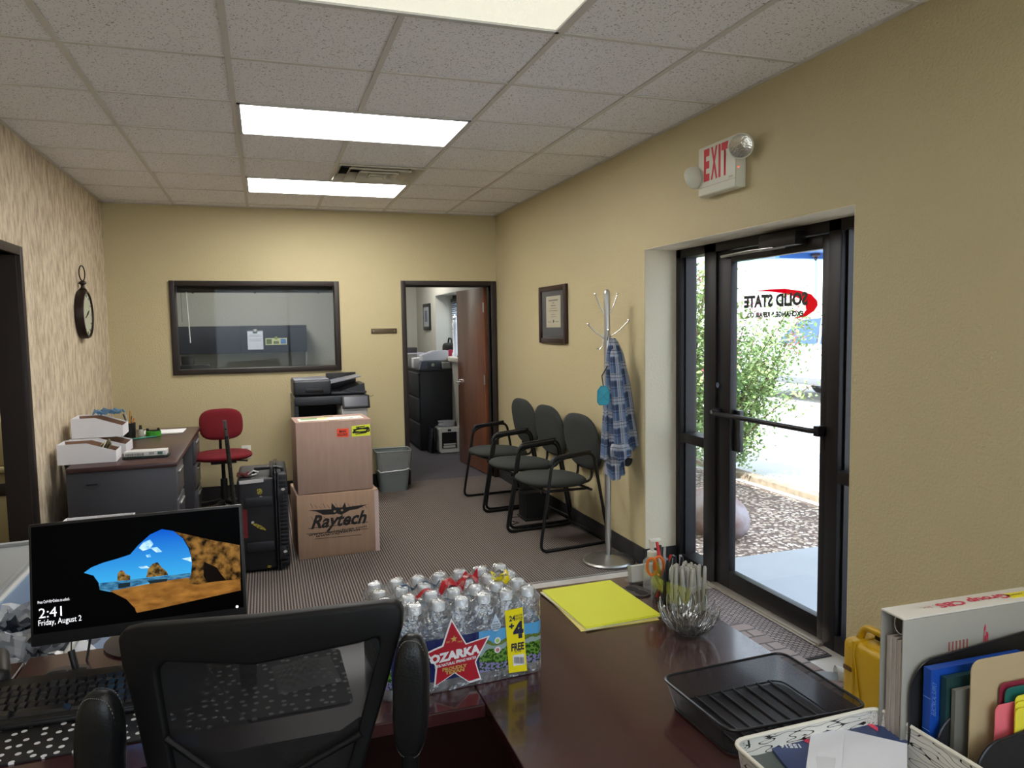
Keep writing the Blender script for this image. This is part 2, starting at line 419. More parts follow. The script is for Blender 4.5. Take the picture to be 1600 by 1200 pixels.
# the pale plastered reveals of the entry
b = MB(); b.box((XR + .002, OY1 - .004, 0), (XF, OY1 + .001, OZ)); b.box((XR + .002, OY0 - .001, 0), (XF, OY0 + .004, OZ)); b.box((XR + .002, OY0, OZ - .004), (XF, OY1, OZ + .001))
struct('trim_3', b, M_RECESS, smooth=False)
NWX0, NWX1, NWZ0, NWZ1 = -.9, 2.1, .75, 2.45     # unseen window added behind the camera to bring light onto the ceiling
b = MB(); wallx(b, YN - .12, YN, XL - .12, XO, [(NWX0, NWX1, NWZ0, NWZ1)], H + .16); struct('wall_front', b, M_WALL, smooth=False)
f = bpy.data.objects.new('added_window', None); COL.objects.link(f); f['kind'] = 'structure'
k = MB()
for a, c in ((NWX0, NWX0 + .05), (NWX1 - .05, NWX1), (.575, .625)): k.box((a, YN - .09, NWZ0), (c, YN - .03, NWZ1))
for a, c in ((NWZ0, NWZ0 + .05), (NWZ1 - .05, NWZ1)): k.box((NWX0, YN - .09, a), (NWX1, YN - .03, c))
k.build('window_frame', BRONZE, f)
MB().box((NWX0, YN - .065, NWZ0), (NWX1, YN - .06, NWZ1)).build('pane', M_GLASS, f)
b = MB(); b.face([(-30, -40, -.03), (60, -40, -.03), (60, -8.001, -.03), (-30, -8.001, -.03)]); b.face([(-30, -8.001, -.03), (XO, -8.001, -.03), (XO, YN - .12, -.03), (-30, YN - .12, -.03)]); o = b.build('added_bounce_ground', mat('bounce_ground_concrete', (206, 204, 198), .9), smooth=False); o['kind'] = 'structure'  # unseen ground, added to bounce sun up through the added window
# office behind the back wall
WY0, WY1, OWZ0, OWZ1 = 5.30, 6.66, 1.17, 1.99
b = MB()
b.box((XR, YB + .12, 0), (XO, WY0, H)); b.box((XR, WY1, 0), (XO, 8.1, H)); b.box((XR, WY0, 0), (XO, WY1, OWZ0)); b.box((XR, WY0, OWZ1), (XO, WY1, H))
struct('wall_office_right', b, M_WALLG, smooth=False)
b = MB(); b.box((1.2, 7.97, 0), (XR, 8.1, H)); struct('wall_office_far', b, M_WALLG, smooth=False)
b = MB(); b.box((1.1, YB + .13, 0), (1.2, 8.1, H)); b.box((XL - .12, 6.55, 0), (1.1, 6.65, H)); b.box((XL - .22, YB + .13, 0), (XL - .12, 6.65, H)); struct('wall_office_left', b, M_WALLG, smooth=False)
b = MB(); b.box((-4.1, -.1, 0), (-4, 4, H)); b.box((-4, 3.9, 0), (XL - .12, 4, H)); b.box((-4, -.1, 0), (XL - .12, 0, H)); struct('wall_back_room', b, mat('back_room_paint', (170, 160, 140), .8), smooth=False)

# baseboards
b = MB(); b.box((XR - .01, OY1, 0), (XR, YB, .115)); b.box((XR - .01, OY1 - .012, 0), (XF, OY1 - .003, .115)); b.box((XR - .01, YN, 0), (XR, OY0, .115)); struct('baseboard_right', b, M_BASE)
b = MB(); b.box((XL, YB - .01, 0), (DX0 - .05, YB, .13)); struct('baseboard_back', b, M_BASE)
b = MB(); b.box((XL, LY1 + .06, 0), (XL + .01, YB, .115)); struct('baseboard_left', b, M_BASE)

# doorway casing, back wall
b = MB()
b.box((DX0 - .045, YB - .018, 0), (DX0, YB + .14, DZ + .045), .003); b.box((DX1, YB - .018, 0), (DX1 + .055, YB + .14, DZ + .045), .003); b.box((DX0, YB - .018, DZ), (DX1, YB + .14, DZ + .045), .003)
b.box((DX0, YB + .05, 0), (DX0 + .014, YB + .09, DZ)); b.box((DX1 - .014, YB + .05, 0), (DX1, YB + .09, DZ)); b.box((DX0, YB + .05, DZ - .014), (DX1, YB + .09, DZ))
struct('trim_4', b, CASING)
# doorway casing, left wall
b = MB()
b.box((XL - .125, LY1, 0), (XL + .02, LY1 + .05, LZ + .05), .003); b.box((XL - .125, LY0 - .05, 0), (XL + .02, LY0, LZ + .05), .003); b.box((XL - .125, LY0, LZ), (XL + .02, LY1, LZ + .05), .003)
b.box((XL - .12, LY1 - .02, 0), (XL, LY1, LZ)); struct('trim_5', b, CASING)

# open wooden office door
DOORM = mat('reddish_wood_veneer', (134, 82, 54), 0.3, var=(2.2, (108, 62, 40), .35, (6, 6, 1)), coat=.4)
d = thing('door_1', 'reddish brown wooden door standing open into the office', 'door', (2.275, YB + .14, 0), fwd((2.275, YB + .14), (2.205, 4.80)))
d['kind'] = 'structure'; del d['category']
MB().box((0, -.022, .01), (.84, .022, DZ - .01), .002).build('door_leaf', DOORM, d)
k = MB(); k.cyl((.775, .02, .93), (.775, .035, .93), .03, seg=20); k.cyl((.775, .035, .93), (.775, .075, .93), .01); k.tube([(.775, .07, .93), (.73, .074, .93), (.67, .07, .93)], .009)
k.build('door_handle', CHROME, d)
k = MB(); k.box((.832, -.011, .85), (.842, .011, 1.01)); k.build('latch_plate', STEEL, d)
k = MB(); [k.cyl((0, .026, z - .05), (0, .026, z + .05), .008) for z in (.25, 1.0, 1.75)]; k.build('hinge', STEEL, d)

# interior window
w = MB(); y0, y1 = YB - .02, YB + .14
w.box((WX0, y0, WZ0), (WX0 + .045, y1, WZ1), .003); w.box((WX1 - .045, y0, WZ0), (WX1, y1, WZ1), .003)
w.box((WX0 + .045, y0, WZ0), (WX1 - .045, y1, WZ0 + .045), .003); w.box((WX0 + .045, y0, WZ1 - .045), (WX1 - .045, y1, WZ1), .003)
win = bpy.data.objects.new('window_1', None); COL.objects.link(win); win['kind'] = 'structure'; win.location = (0, 0, 0)
w.build('window_frame', CASING, win)
MB().box((WX0 + .045, YB + .06, WZ0 + .045), (WX1 - .045, YB + .066, WZ1 - .045)).build('pane', clear_mat('interior_glass', (.95, .97, .97), 0, ior=1.22), win)
bl = thing('window_blind', 'raised dark brown blind at the top of the interior window', 'blind', (0, YB + .11, WZ1 - .045))
MB().box((WX0 + .05, -.025, -.055), (WX1 - .05, .02, -.002), .004).build('headrail', mat('dark_blind', (40, 34, 32), .5), bl)
k = MB(); [k.box((x - .008, -.028, -.064), (x + .008, -.012, -.05)) for x in (-.5, .03, .6)]; k.build('bracket', BLK, bl)
k = MB(); k.cyl((-.555, -.022, -.05), (-.54, -.022, -.51), .005, seg=8); k.build('wand', WHT, bl)
k = MB(); k.cyl((-.6, -.02, -.05), (-.6, -.02, -.32), .0015, seg=6); k.build('cord', BLK, bl)

# ---------------------------------------------------------------- storefront
def sy(u, v=600, x=XF): return P(u, v, x=x).y
YJ0, YJ1 = OY0 + .002, OY1 - .006
m1a, m1b = 0.462, 0.345      # left mullion
m2a, m2b = -0.545, -0.622    # right mullion
f = bpy.data.objects.new('window_2', None); COL.objects.link(f); f['kind'] = 'structure'
k = MB(); X0, X1 = XF, XF + .115
k.box((X0, YJ1 - .055, 0), (X1, YJ1, OZ), .002); k.box((X0, m1b, 0), (X1, m1a, OZ), .002); k.box((X0, m2b, 0), (X1, m2a, OZ), .002); k.box((X0, YJ0, 0), (X1, YJ0 + .055, OZ), .002)
k.box((X0, YJ0, OZ - .055), (X1, YJ1, OZ - .002), .002)
for a, c in ((m1a, YJ1 - .055), (YJ0 + .055, m2b)):
    k.box((X0, a, .80), (X1, c, .86), .002); k.box((X0, a, 0), (X1, c, .075), .002)
    k.box((X0 + .03, a, .075), (X0 + .09, a + .012, OZ - .055)); k.box((X0 + .03, c - .012, .075), (X0 + .09, c, OZ - .055))
k.build('storefront_frame', BRONZE, f)
for a, c in ((m1a, YJ1 - .055), (YJ0 + .055, m2b)):
    MB().box((X0 + .055, a, .075), (X0 + .061, c, .80)).build('pane', M_GLASS, f); MB().box((X0 + .055, a, .86), (X0 + .061, c, OZ - .055)).build('pane', M_GLASS, f)
d = bpy.data.objects.new('door_2', None); COL.objects.link(d); d['kind'] = 'structure'
k = MB(); ya, yb = m2a + .002, m1b - .002; xa, xb = XF + .012, XF + .056
k.box((xa, yb - .125, .015), (xb, yb, 1.95), .002); k.box((xa, ya, .015), (xb, ya + .05, 1.95), .002)
k.box((xa, ya + .05, .015), (xb, yb - .125, .118), .002); k.box((xa, ya + .05, 1.885), (xb, yb - .125, 1.95), .002)
k.build('door_frame', BRONZE, d)
GX = XF + .034
MB().box((GX - .003, ya + .05, .118), (GX + .003, yb - .125, 1.885)).build('pane', M_GLASS, d)
k = MB(); k.tube([(xa - .03, yb - .02, 1.03), (xa - .055, yb - .05, 1.03), (xa - .055, ya + .06, 1.03), (xa - .03, ya + .02, 1.03)], .013)
k.box((xa - .045, yb - .05, 1.005), (xa, yb - .012, 1.055), .004); k.box((xa - .045, ya + .01, 1.005), (xa, ya + .045, 1.055), .004)
k.build('push_bar', BRONZE, d)
k = MB(); k.cyl((xa, yb - .03, 1.19), (xa - .018, yb - .03, 1.19), .016); k.cyl((xa, yb - .03, 1.035), (xa - .06, yb - .03, 1.035), .012); k.build('lock_cylinder', CHROME, d)
k = MB(); yy = P(1149, 670, x=GX).y; k.box((GX + .004, yy - .035, P(1149, 706, x=GX).z), (GX + .03, yy + .035, P(1149, 641, x=GX).z), .004); k.build('pull_plate', BLK, d)
k = MB(); q = P(1195, 370, x=xa - .03); q2 = P(1253, 352, x=xa - .03)
k.box((xa - .07, q2.y, 1.915), (xa, q.y, 1.985), .006); k.build('closer_body', mat('closer_bronze', (44, 40, 40), .35, .5), d)
k = MB(); c0 = (xa - .035, (q.y + q2.y) / 2 - .03, 1.932); k.cyl(c0, (c0[0], c0[1], 1.915), .015)
k.tube([(c0[0], c0[1], 1.918), (c0[0] - .03, c0[1] + .06, 1.916), (xa - .09, c0[1] + .2, 1.916), (xa - .02, yb - .06, 1.922)], .006)
k.tube([(c0[0] + .01, c0[1] + .02, 1.914), (xa - .06, c0[1] + .22, 1.912), (xa - .02, yb - .06, 1.916)], .004); k.build('closer_arm', STEEL, d)
k = MB(); k.box((XF - .03, m2a - .01, 0), (XF + .12, m1b + .01, .014), .003); k.box((XF - .05, m2a, 0), (XF - .02, m1b, .006), .002); struct('trim_6', k, mat('threshold_aluminium', (176, 170, 158), .35, .6))

# lettering on the door glass, readable from outside
MG = Matrix.Translation((GX + .0045, 0, 0)) @ Matrix(((0, 0, 1, 0), (1, 0, 0, 0), (0, 1, 0, 0), (0, 0, 0, 1)))
def gp(u, v): p = P(u, v, x=GX); return (p.y, p.z)
DK = mat('dark_grey_vinyl', (52, 50, 52), .6); RV, N, L, out = nodes_mat('red_vinyl')
_d = N.new('ShaderNodeBsdfDiffuse'); _d.inputs[0].default_value = (*lin((214, 16, 56)), 1); _t = N.new('ShaderNodeBsdfTranslucent'); _t.inputs[0].default_value = (*lin((235, 20, 66)), 1)
_m = N.new('ShaderNodeMixShader'); _m.inputs[0].default_value = .6; L.new(_d.outputs[0], _m.inputs[1]); L.new(_t.outputs[0], _m.inputs[2]); L.new(_m.outputs[0], out.inputs[0])
sw = [gp(*q) for q in ((1176, 455), (1200, 452), (1225, 451), (1248, 454), (1266, 460), (1275, 470), (1276, 477), (1270, 486), (1258, 494), (1236, 499), (1252, 492), (1258, 484), (1256, 474), (1246, 466), (1228, 459), (1205, 456))]
flat('lettering', sw, MG @ Matrix.Translation((0, 0, .0020)), RV, d, label='red swoosh emblem')
def gtext(s, u0, u1, v0, v1, bold):
    a, c = gp(u1, v0), gp(u0, v1)
    w = c[0] - a[0]; h = a[1] - c[1]
    o = text('lettering', s, 1, Matrix(), DK, bold=bold, ext=0)
    xs = [v.co.x for v in o.data.vertices]; ys = [v.co.y for v in o.data.vertices]
    Mx = MG @ Matrix.Translation(((a[0] + c[0]) / 2, (a[1] + c[1]) / 2, .0006)) @ Matrix.Diagonal((w / (max(xs) - min(xs)), h / (max(ys) - min(ys)), 1, 1)) @ Matrix.Translation((-(max(xs) + min(xs)) / 2, -(max(ys) + min(ys)) / 2, 0))
    o.data.transform(Mx); o.parent = d
gtext('SOLID STATE', 1161, 1261, 455, 482, .055); gtext('EXCHANGE & REPAIR CO.', 1165, 1254, 485, 497, .06)

# office window with blinds
f = bpy.data.objects.new('window_3', None); COL.objects.link(f); f['kind'] = 'structure'
k = MB(); X0 = 2.60; k.box((X0, WY0, OWZ0), (X0 + .06, WY0 + .06, OWZ1)); k.box((X0, WY1 - .06, OWZ0), (X0 + .06, WY1, OWZ1)); k.box((X0, WY0, OWZ1 - .06), (X0 + .06, WY1, OWZ1)); k.box((X0, WY0, OWZ0), (X0 + .06, WY1, OWZ0 + .06)); k.build('window_frame', BRONZE, f)
MB().box((X0 + .03, WY0, OWZ0), (X0 + .035, WY1, OWZ1)).build('pane', M_GLASS, f)
k = MB(); k.box((XR - .03, WY0 - .03, OWZ0 - .05), (X0, WY1 + .03, OWZ0 + .004), .004); k.build('window_sill', mat('pale_sill', (206, 200, 188), .4), f)
bl = thing('venetian_blind', 'white slatted blind half closed over the office window', 'blind', (2.56, 0, 0))
SL = mat('pale_blue_slat', (200, 212, 228), .5)
k = MB(); k.box((-.015, WY0 + .03, OWZ1 - .09), (.02, WY1 - .1, OWZ1 - .05)); k.build('headrail', BLK, bl)
k = MB()
for i in range(26):
    z = OWZ0 + .04 + i * .027; k.face([(-.012, WY0 + .05, z), (.012, WY0 + .05, z + .016), (.012, WY1 - .12, z + .016), (-.012, WY1 - .12, z)])
k.build('slats', SL, bl, smooth=False)

# ---------------------------------------------------------------- ceiling lights and air diffuser
def panel(j, on, label, st=None):
    t = thing('ceiling_light', label, 'ceiling light', (0, j * T, H), 0, None)
    k = MB(); x0, x1, y0, y1 = .012, 2 * T - .012, .010, T - .010
    for a, c in (((x0, y0), (x1, y0 + .016)), ((x0, y1 - .016), (x1, y1)), ((x0, y0), (x0 + .016, y1)), ((x1 - .016, y0), (x1, y1))): k.box((*a, -.004), (*c, .012))
    k.build('frame', mat('light_frame', (200, 200, 200), .4), t)
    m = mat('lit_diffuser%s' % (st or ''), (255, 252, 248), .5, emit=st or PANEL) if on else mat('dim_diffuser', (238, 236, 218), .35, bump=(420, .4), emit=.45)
    MB().box((x0 + .016, y0 + .016, .004), (x1 - .016, y1 - .016, .010)).build('diffuser', m, t)
    MB().box((x0, y0, .03), (x1, y1, .12)).build('housing', WHT, t)
    k = MB(); [k.box((x, y0 - .004, -.007), (x + .012, y0 + .012, -.001), .001) for x in (.14, 1.05)]; k.build('latch', WHT, t)
    return t
panel(-2, False, 'dim ceiling light panel cut off by the top of the photo')
panel(1, True, 'lit ceiling light panel in the middle of the ceiling')
panel(-5, True, 'added fill light panel out of view above the reception desk chair', 3.5); panel(-8, True, 'added fill light panel out of view at the near end of the room', 3.5)  # both panels are added out of view, as fill for the near room
panel(4, True, 'lit ceiling light panel closest to the back wall, behind the air diffuser')
t = thing('air_diffuser', 'square stepped cream air diffuser between the two lit panels', 'air vent', (1.5 * T, 3.5 * T, H))
CR = mat('cream_metal', (206, 200, 182), .45)
k = MB(); hw = T / 2 - .012
for i in range(4):
    o_, z0 = hw - i * .078, -.004 * i
    inn = o_ - .042
    for sgn in ((1, 0), (-1, 0), (0, 1), (0, -1)):
        def pt(r, s, z): return (sgn[0] * r + (s if sgn[0] == 0 else 0), sgn[1] * r + (s if sgn[1] == 0 else 0), z)
        k.face([pt(o_, -o_, z0 - .012), pt(o_, o_, z0 - .012), pt(inn, inn, .045), pt(inn, -inn, .045)])
        k.face([pt(o_, -o_, z0 - .012), pt(o_, o_, z0 - .012), pt(o_, o_, z0 - .001), pt(o_, -o_, z0 - .001)])
k.build('cone', CR, t, smooth=False)
k = MB(); k.box((-.06, -.06, -.005), (.06, .06, 0)); k.build('centre_plate', CR, t)
MB().box((-hw, -hw, .1), (hw, hw, .11)).build('duct_back', BLKM, t)
MB().box((-hw, -hw, .035), (-hw + .004, hw, .1)).box((hw - .004, -hw, .035), (hw, hw, .1)).box((-hw, -hw, .035), (hw, -hw + .004, .1)).box((-hw, hw - .004, .035), (hw, hw, .1)).build('duct_side', BLKM, t)
# unseen area lights added to brighten the neighbouring rooms (their ceilings are above the doorways)
for nm, loc, sz, e in (('office_fill', (0, 5.2, H - .03), 0.6, 16), ('office_fill', (1.75, 6.3, H - .03), .5, 16), ('back_room_fill', (-2.2, 2, H - .03), .6, 14)):
    l = bpy.data.lights.new(nm, 'AREA'); l.shape = 'SQUARE'; l.size = sz; l.energy = e; l.color = (1, .98, .94)
    o = bpy.data.objects.new(nm, l); COL.objects.link(o); o.location = loc
# ================================================================ WALL THINGS
# exit sign
t = thing('exit_sign', 'white exit sign with red letters above the glass entry door', 'exit sign', (XR, -.065, 2.33))
M_SIGN = mat('sign_white', (214, 214, 198), .45)
MB().box((-.056, -.162, -.125), (0, .162, .127), .006).build('sign_body', M_SIGN, t)
MB().box((-.060, -.158, -.121), (-.0565, .158, .123), .002).build('face_plate', M_SIGN, t)
Mf = Matrix.Translation((-.0602, 0, 0)) @ Matrix(((0, 0, -1, 0), (-1, 0, 0, 0), (0, 1, 0, 0), (0, 0, 0, 1)))
def fit_text(name, s, x0, x1, y0, y1, M, m, parent, bold=0, shear=0, label=None):
    o = text(name, s, 1, Matrix(), m, bold=bold, ext=0, shear=shear)
    xs = [v.co.x for v in o.data.vertices]; ys = [v.co.y for v in o.data.vertices]
    o.data.transform(M @ Matrix.Translation(((x0 + x1) / 2, (y0 + y1) / 2, .0006)) @ Matrix.Diagonal(((x1 - x0) / (max(xs) - min(xs)), (y1 - y0) / (max(ys) - min(ys)), 1, 1)) @ Matrix.Translation((-(max(xs) + min(xs)) / 2, -(max(ys) + min(ys)) / 2, 0)))
    if parent: o.parent = parent
    if label: o['label'] = label
    return o
for ch, a, c in (('E', -.108, -.058), ('X', -.046, .012), ('I', .020, .038), ('T', .045, .102)):
    if ch == 'I': flat('letter', rect(a, c, -.055, .108), Mf, RED, t)
    else: fit_text('letter', ch, a, c, -.055, .108, Mf, RED, t, bold=.045)
flat('seam_line', rect(-.155, .158, -.083, -.081), Mf, mat('seam_grey', (150, 150, 140), .5), t)
flat('small_print', rect(.105, .14, -.073, -.064), Mf, mat('pale_green_print', (176, 182, 160), .5), t)
def head(y, z, aim, lab, on):
    h = MB(); a = V(aim).normalized(); c = V((-.075, y, z)); fr = frame_m(c, a.orthogonal(), a.cross(a.orthogonal())); 
    h.M = fr
    h.lathe([(0, -.05), (.03, -.05), (.05, -.035), (.058, -.01), (.060, .005), (.056, .008), (.054, .004), (0, .0)], 28)
    o = h.build('lamp_head', M_SIGN, t, lab)
    k = MB(fr); k.lathe([(0, .004), (.05, .004), (.053, .006), (.035, .012), (0, .015)], 28); k.build('lens', mat('lamp_lens', (205, 202, 192), .16, .85, bump=(90, .35)), o)
    k = MB(fr); k.box((-.010, -.010, .013), (.010, .010, .017)); k.build('bulb', mat('bulb_grey', (170, 166, 158), .3, .5), o)
    k = MB(); k.cyl((-.03, y * .97, z - .01), c - a * .045, .014); k.build('bracket', M_SIGN, o)
head(-.222, .052, (-.55, -.55, -.25), 'clear round lamp head turned to the room', 1)
head(.185, -.02, (-.2, .9, -.25), 'lamp head turned away', 0)
MB().lathe([(0, 0), (.004, .0), (0, -.004)], 10, (-.045, -.164, -.03)).build('indicator', mat('red_indicator', (255, 60, 40), .3, emit=2.0), t)

# framed certificate
t = thing('framed_certificate', 'cream certificate in a dark wooden frame on the right wall', 'picture frame', (XR, 2.288, 1.64))
fw, fh = .60, .466
fw, fh = .59, .468
k = MB(Matrix(((0, 0, -1, 0), (-1, 0, 0, 0), (0, 1, 0, 0), (0, 0, 0, 1))))
for a in (rect(-fw / 2, -fw / 2 + .05, -fh / 2, fh / 2), rect(fw / 2 - .05, fw / 2, -fh / 2, fh / 2), rect(-fw / 2 + .05, fw / 2 - .05, -fh / 2, -fh / 2 + .04), rect(-fw / 2 + .05, fw / 2 - .05, fh / 2 - .04, fh / 2)):
    k.box((a[0][0], a[0][1], 0), (a[2][0], a[2][1], .025), .004)
k.build('frame', mat('mahogany_frame', (46, 24, 22), .3), t)
Mc = Matrix.Translation((-.006, 0, 0)) @ Matrix(((0, 0, -1, 0), (-1, 0, 0, 0), (0, 1, 0, 0), (0, 0, 0, 1)))
flat('mat_board', rect(-.245, .245, -.195, .195), Mc, mat('grey_mat_board', (72, 72, 78), .7), t, .003)
Mc2 = Mc @ Matrix.Translation((0, 0, .003))
flat('certificate_paper', rect(-.150, .160, -.105, .150), Mc2, mat('cream_paper', (214, 206, 178), .7), t, .001)
Mc3 = Mc2 @ Matrix.Translation((0, 0, .001)); GI = mat('grey_ink', (110, 104, 92), .8)
for y, w, h in ((.115, .20, .010), (.094, .05, .005), (.072, .10, .007), (.050, .16, .003), (.030, .20, .004), (.0, .09, .003), (-.018, .12, .003)):
    flat('print_line', rect(-w / 2 + .005, w / 2 + .005, y - h / 2, y + h / 2), Mc3, GI, t)
flat('print_line', rect(-.11, -.04, -.062, -.058), Mc3, GI, t); flat('print_line', rect(.05, .12, -.062, -.058), Mc3, GI, t)
flat('seal', circ(.013, 16, .01, -.055), Mc3, INK, t)
MB(Mc).box((-.25, -.2, .009), (.25, .2, .010)).build('glass', clear_mat('thin_picture_glass', (.97, .97, .97), .02), t)

# wall clock with a ring
t = thing('wall_clock', 'round dark brown pocket watch style clock on the left wall', 'clock', (XL, 2.83, 1.685))
k = MB(); k.lathe([(.150, 0), (.176, .004), (.178, .045), (.172, .058), (.160, .060), (.155, .046), (0, .046)], 40, ax='x'); k.M = Matrix()
clockm = mat('aged_brown_metal', (48, 36, 32), .4, .5)
k.build('case', clockm, t)
k = MB(); k.lathe([(0, .047), (.154, .047)], 40, ax='x'); k.build('dial', mat('greenish_dial', (186, 190, 166), .5), t)
k = MB()
for i in range(12):
    a = PI * i / 6; cs, sn = math.cos(a), math.sin(a)
    k.cyl((.049, .125 * sn, .125 * cs), (.049, .145 * sn, .145 * cs), .0035, seg=6)
k.build('hour_marks', mat('faded_marks', (120, 124, 108), .6), t)
k = MB(); k.tube([(.052, 0, 0), (.052, .05, .028)], [.005, .003]); k.tube([(.053, -.01, -.004), (.053, -.075, -.028)], [.004, .002]); k.build('hand', clockm, t)
k = MB(); k.lathe([(0, .172), (.03, .176), (.014, .195), (.012, .215), (.026, .225), (.022, .238), (.01, .246), (0, .25)], 20, (.03, 0, 0)); k.build('crown', clockm, t)
k = MB(); k.tube([(.03 + .01 * math.sin(a), .042 * math.sin(a), .30 - .055 * math.cos(a)) for a in [2 * PI * i / 24 for i in range(24)]], .0045, closed=True); k.build('ring', clockm, t)

# name plate, outlets
t = thing('name_plate', 'blank bronze name plate on the back wall left of the doorway', 'sign', (1.20, YB, 1.525))
k = MB(); k.box((-.125, -.008, -.024), (.125, 0, .024), .002); k.build('plate', mat('plate_bronze', (96, 82, 62), .4, .5), t)
k = MB(); [k.cyl((x, -.008, 0), (x, -.0095, 0), .004) for x in (-.1, .1)]; k.build('screw', STEEL, t)
q = P(385, 706, y=YB)
t = thing('wall_outlet', 'white wall outlet behind the red office chair', 'outlet', (q.x, YB, q.z))
k = MB(); k.box((-.04, -.006, -.062), (.04, 0, .062), .003); k.build('cover_plate', WHT, t)
for s in (-1, 1): k = MB(); k.box((-.016, -.008, s * .025 - .014), (.016, -.005, s * .025 + .014), .002); k.build('socket', mat('socket_grey', (190, 188, 180), .5), t)

# ================================================================ LEFT DESK
GM = mat('charcoal_painted_metal', (62, 62, 68), .42); GML = mat('grey_drawer_front', (84, 84, 90), .35, .2)
DTOP = mat('dark_laminate_top', (62, 42, 42), .28, var=(3, (74, 52, 50), .4, (8, 1, 1)))
t = thing('metal_desk', 'charcoal metal desk with dark brown top against the left wall', 'desk', (-1.06, 1.64, 0))
Wd, Ld, Hd = .61, 1.80, .74
MB().box((0, 0, Hd - .032), (Wd, Ld, Hd), .008).build('desk_top', DTOP, t)
k = MB(); k.box((.012, .03, .04), (Wd - .03, .48, Hd - .033), .004); k.build('pedestal', GM, t)
k = MB(); k.box((.012, Ld - .48, .04), (Wd - .03, Ld - .03, Hd - .033), .004); k.build('pedestal', GM, t)
k = MB(); k.box((.012, .48, .2), (.03, Ld - .48, Hd - .033)); k.build('modesty_panel', GM, t)
MB().box((.0, .008, .03), (Wd - .01, .028, Hd - .032), .003).build('end_panel', GM, t)
k = MB(Matrix.Translation((.135, .006, .64)))
k.prism([(.05 * math.cos(a), .035 * math.sin(a)) for a in [PI + PI * i / 14 for i in range(15)]], lambda a, c: (a, 0, c), lambda a, c: (a, .004, c)); k.build('recess_cover', mat('recess_grey', (56, 56, 62), .5), t)
MB().box((.105, .003, .628), (.165, .009, .637)).build('slot', BLKM, t)
for yb in (.05, Ld - .46):
    for z0, z1 in ((.50, .69), (.29, .48), (.06, .27)):
        dr = MB().box((Wd - .032, yb, z0), (Wd - .012, yb + .41, z1), .004).build('drawer', GML, t)
        MB().box((Wd - .014, yb + .10, z1 - .045), (Wd + .002, yb + .31, z1 - .03), .003).build('handle', STEEL, dr)

# white parts bins: open cardboard bins with a sloping front
def parts_bin(label, loc, rz, L=.42, Wb=.21, Hb=.11, group=None, mt=None):
    t = thing('parts_bin', label, 'box', loc, rz, group); mt = mt or WCARD
    side = [(0, 0), (L, 0), (L, Hb * .55), (L - .16, Hb), (0, Hb)]
    for y in (0, Wb - .004):
        k = MB(); k.prism(side, lambda a, c: (a, y, c), lambda a, c: (a, y + .004, c)); k.build('side_panel', mt, t, smooth=False)
    MB().box((.0, .004, 0), (L, Wb - .004, .004)).build('bottom_panel', mt, t)
    MB().box((L - .004, .004, .004), (L, Wb - .004, Hb * .55)).build('front_panel', mt, t)
    MB().box((0, .004, .004), (.004, Wb - .004, Hb)).build('back_panel', mt, t)
    k = MB(); k.prism([(.006, .006), (L - .006, .006), (L - .006, Hb * .5), (L - .165, Hb - .006), (.006, Hb - .006)], lambda a, c: (a, Wb - .0045, c), lambda a, c: (a, Wb - .006, c)); k.build('inner_liner', KRAFT, t, smooth=False)
    return t
def on_desk(u, v, z=.742): q = P(u, v, z=z); return (q.x, q.y, z)
BG = None
a = P(96, 728, z=.742)
parts_bin('white parts bin at the near left corner of the metal desk, lowest of the three', (-1.13, a.y + .02, .742), .02, .32, .20, .125)
MB
t2 = parts_bin('middle white parts bin on the metal desk, with another bin on it', (-1.135, 2.10, .742), .0, .33, .26, .115)
parts_bin('topmost white parts bin, stacked on another bin on the metal desk', (-1.12, 2.11, .859), .02, .30, .24, .13)
# small card packets in the front bin
for i in range(4):
    k = MB(Matrix.Translation((-.96 + i * .018, a.y + .05 + i * .006, .75)) @ Matrix.Rotation(.55, 4, 'Y') @ Matrix.Rotation(.1 * i, 4, 'Z'))
    k.box((0, 0, 0), (.006, .12, .12), .001)
    o = k.build('parts_packet', mat(('packet_olive', 'packet_cream', 'packet_brown', 'packet_olive')[i], ((110, 108, 70), (200, 190, 160), (70, 56, 44), (110, 108, 70))[i], .4))
    tag(o, 'small flat packet leaning in the front white parts bin', 'packet', 'packets in the front parts bin')
# box with printed side
q = P(228, 716, z=.742)
t = thing('label_box', 'flat white printed box lying on dark books on the metal desk', 'box', (q.x, q.y + .05, .742), -.03)
MB().box((-.125, -.045, .014), (.120, .055, .045), .002).build('carton', mat('printed_carton', (206, 206, 204), .6), t)
MB().box((-.135, -.05, 0), (.130, .06, .013), .002).build('underlying_book', mat('dark_green_book', (36, 46, 42), .5), t)
Mx = Matrix.Translation((0, -.0455, .03)) @ Matrix.Rotation(PI / 2, 4, 'X')
for i in range(18): flat('bar_mark', rect(-.115 + i * .006, -.115 + i * .006 + random.choice((.002, .003)), -.011, .004), Mx, INK, t)
flat('printed_patch', rect(.02, .05, -.008, .008), Mx, mat('grey_print', (150, 150, 150), .6), t); flat('printed_patch', rect(.07, .10, -.010, .008), Mx, mat('teal_print', (70, 110, 100), .6), t)
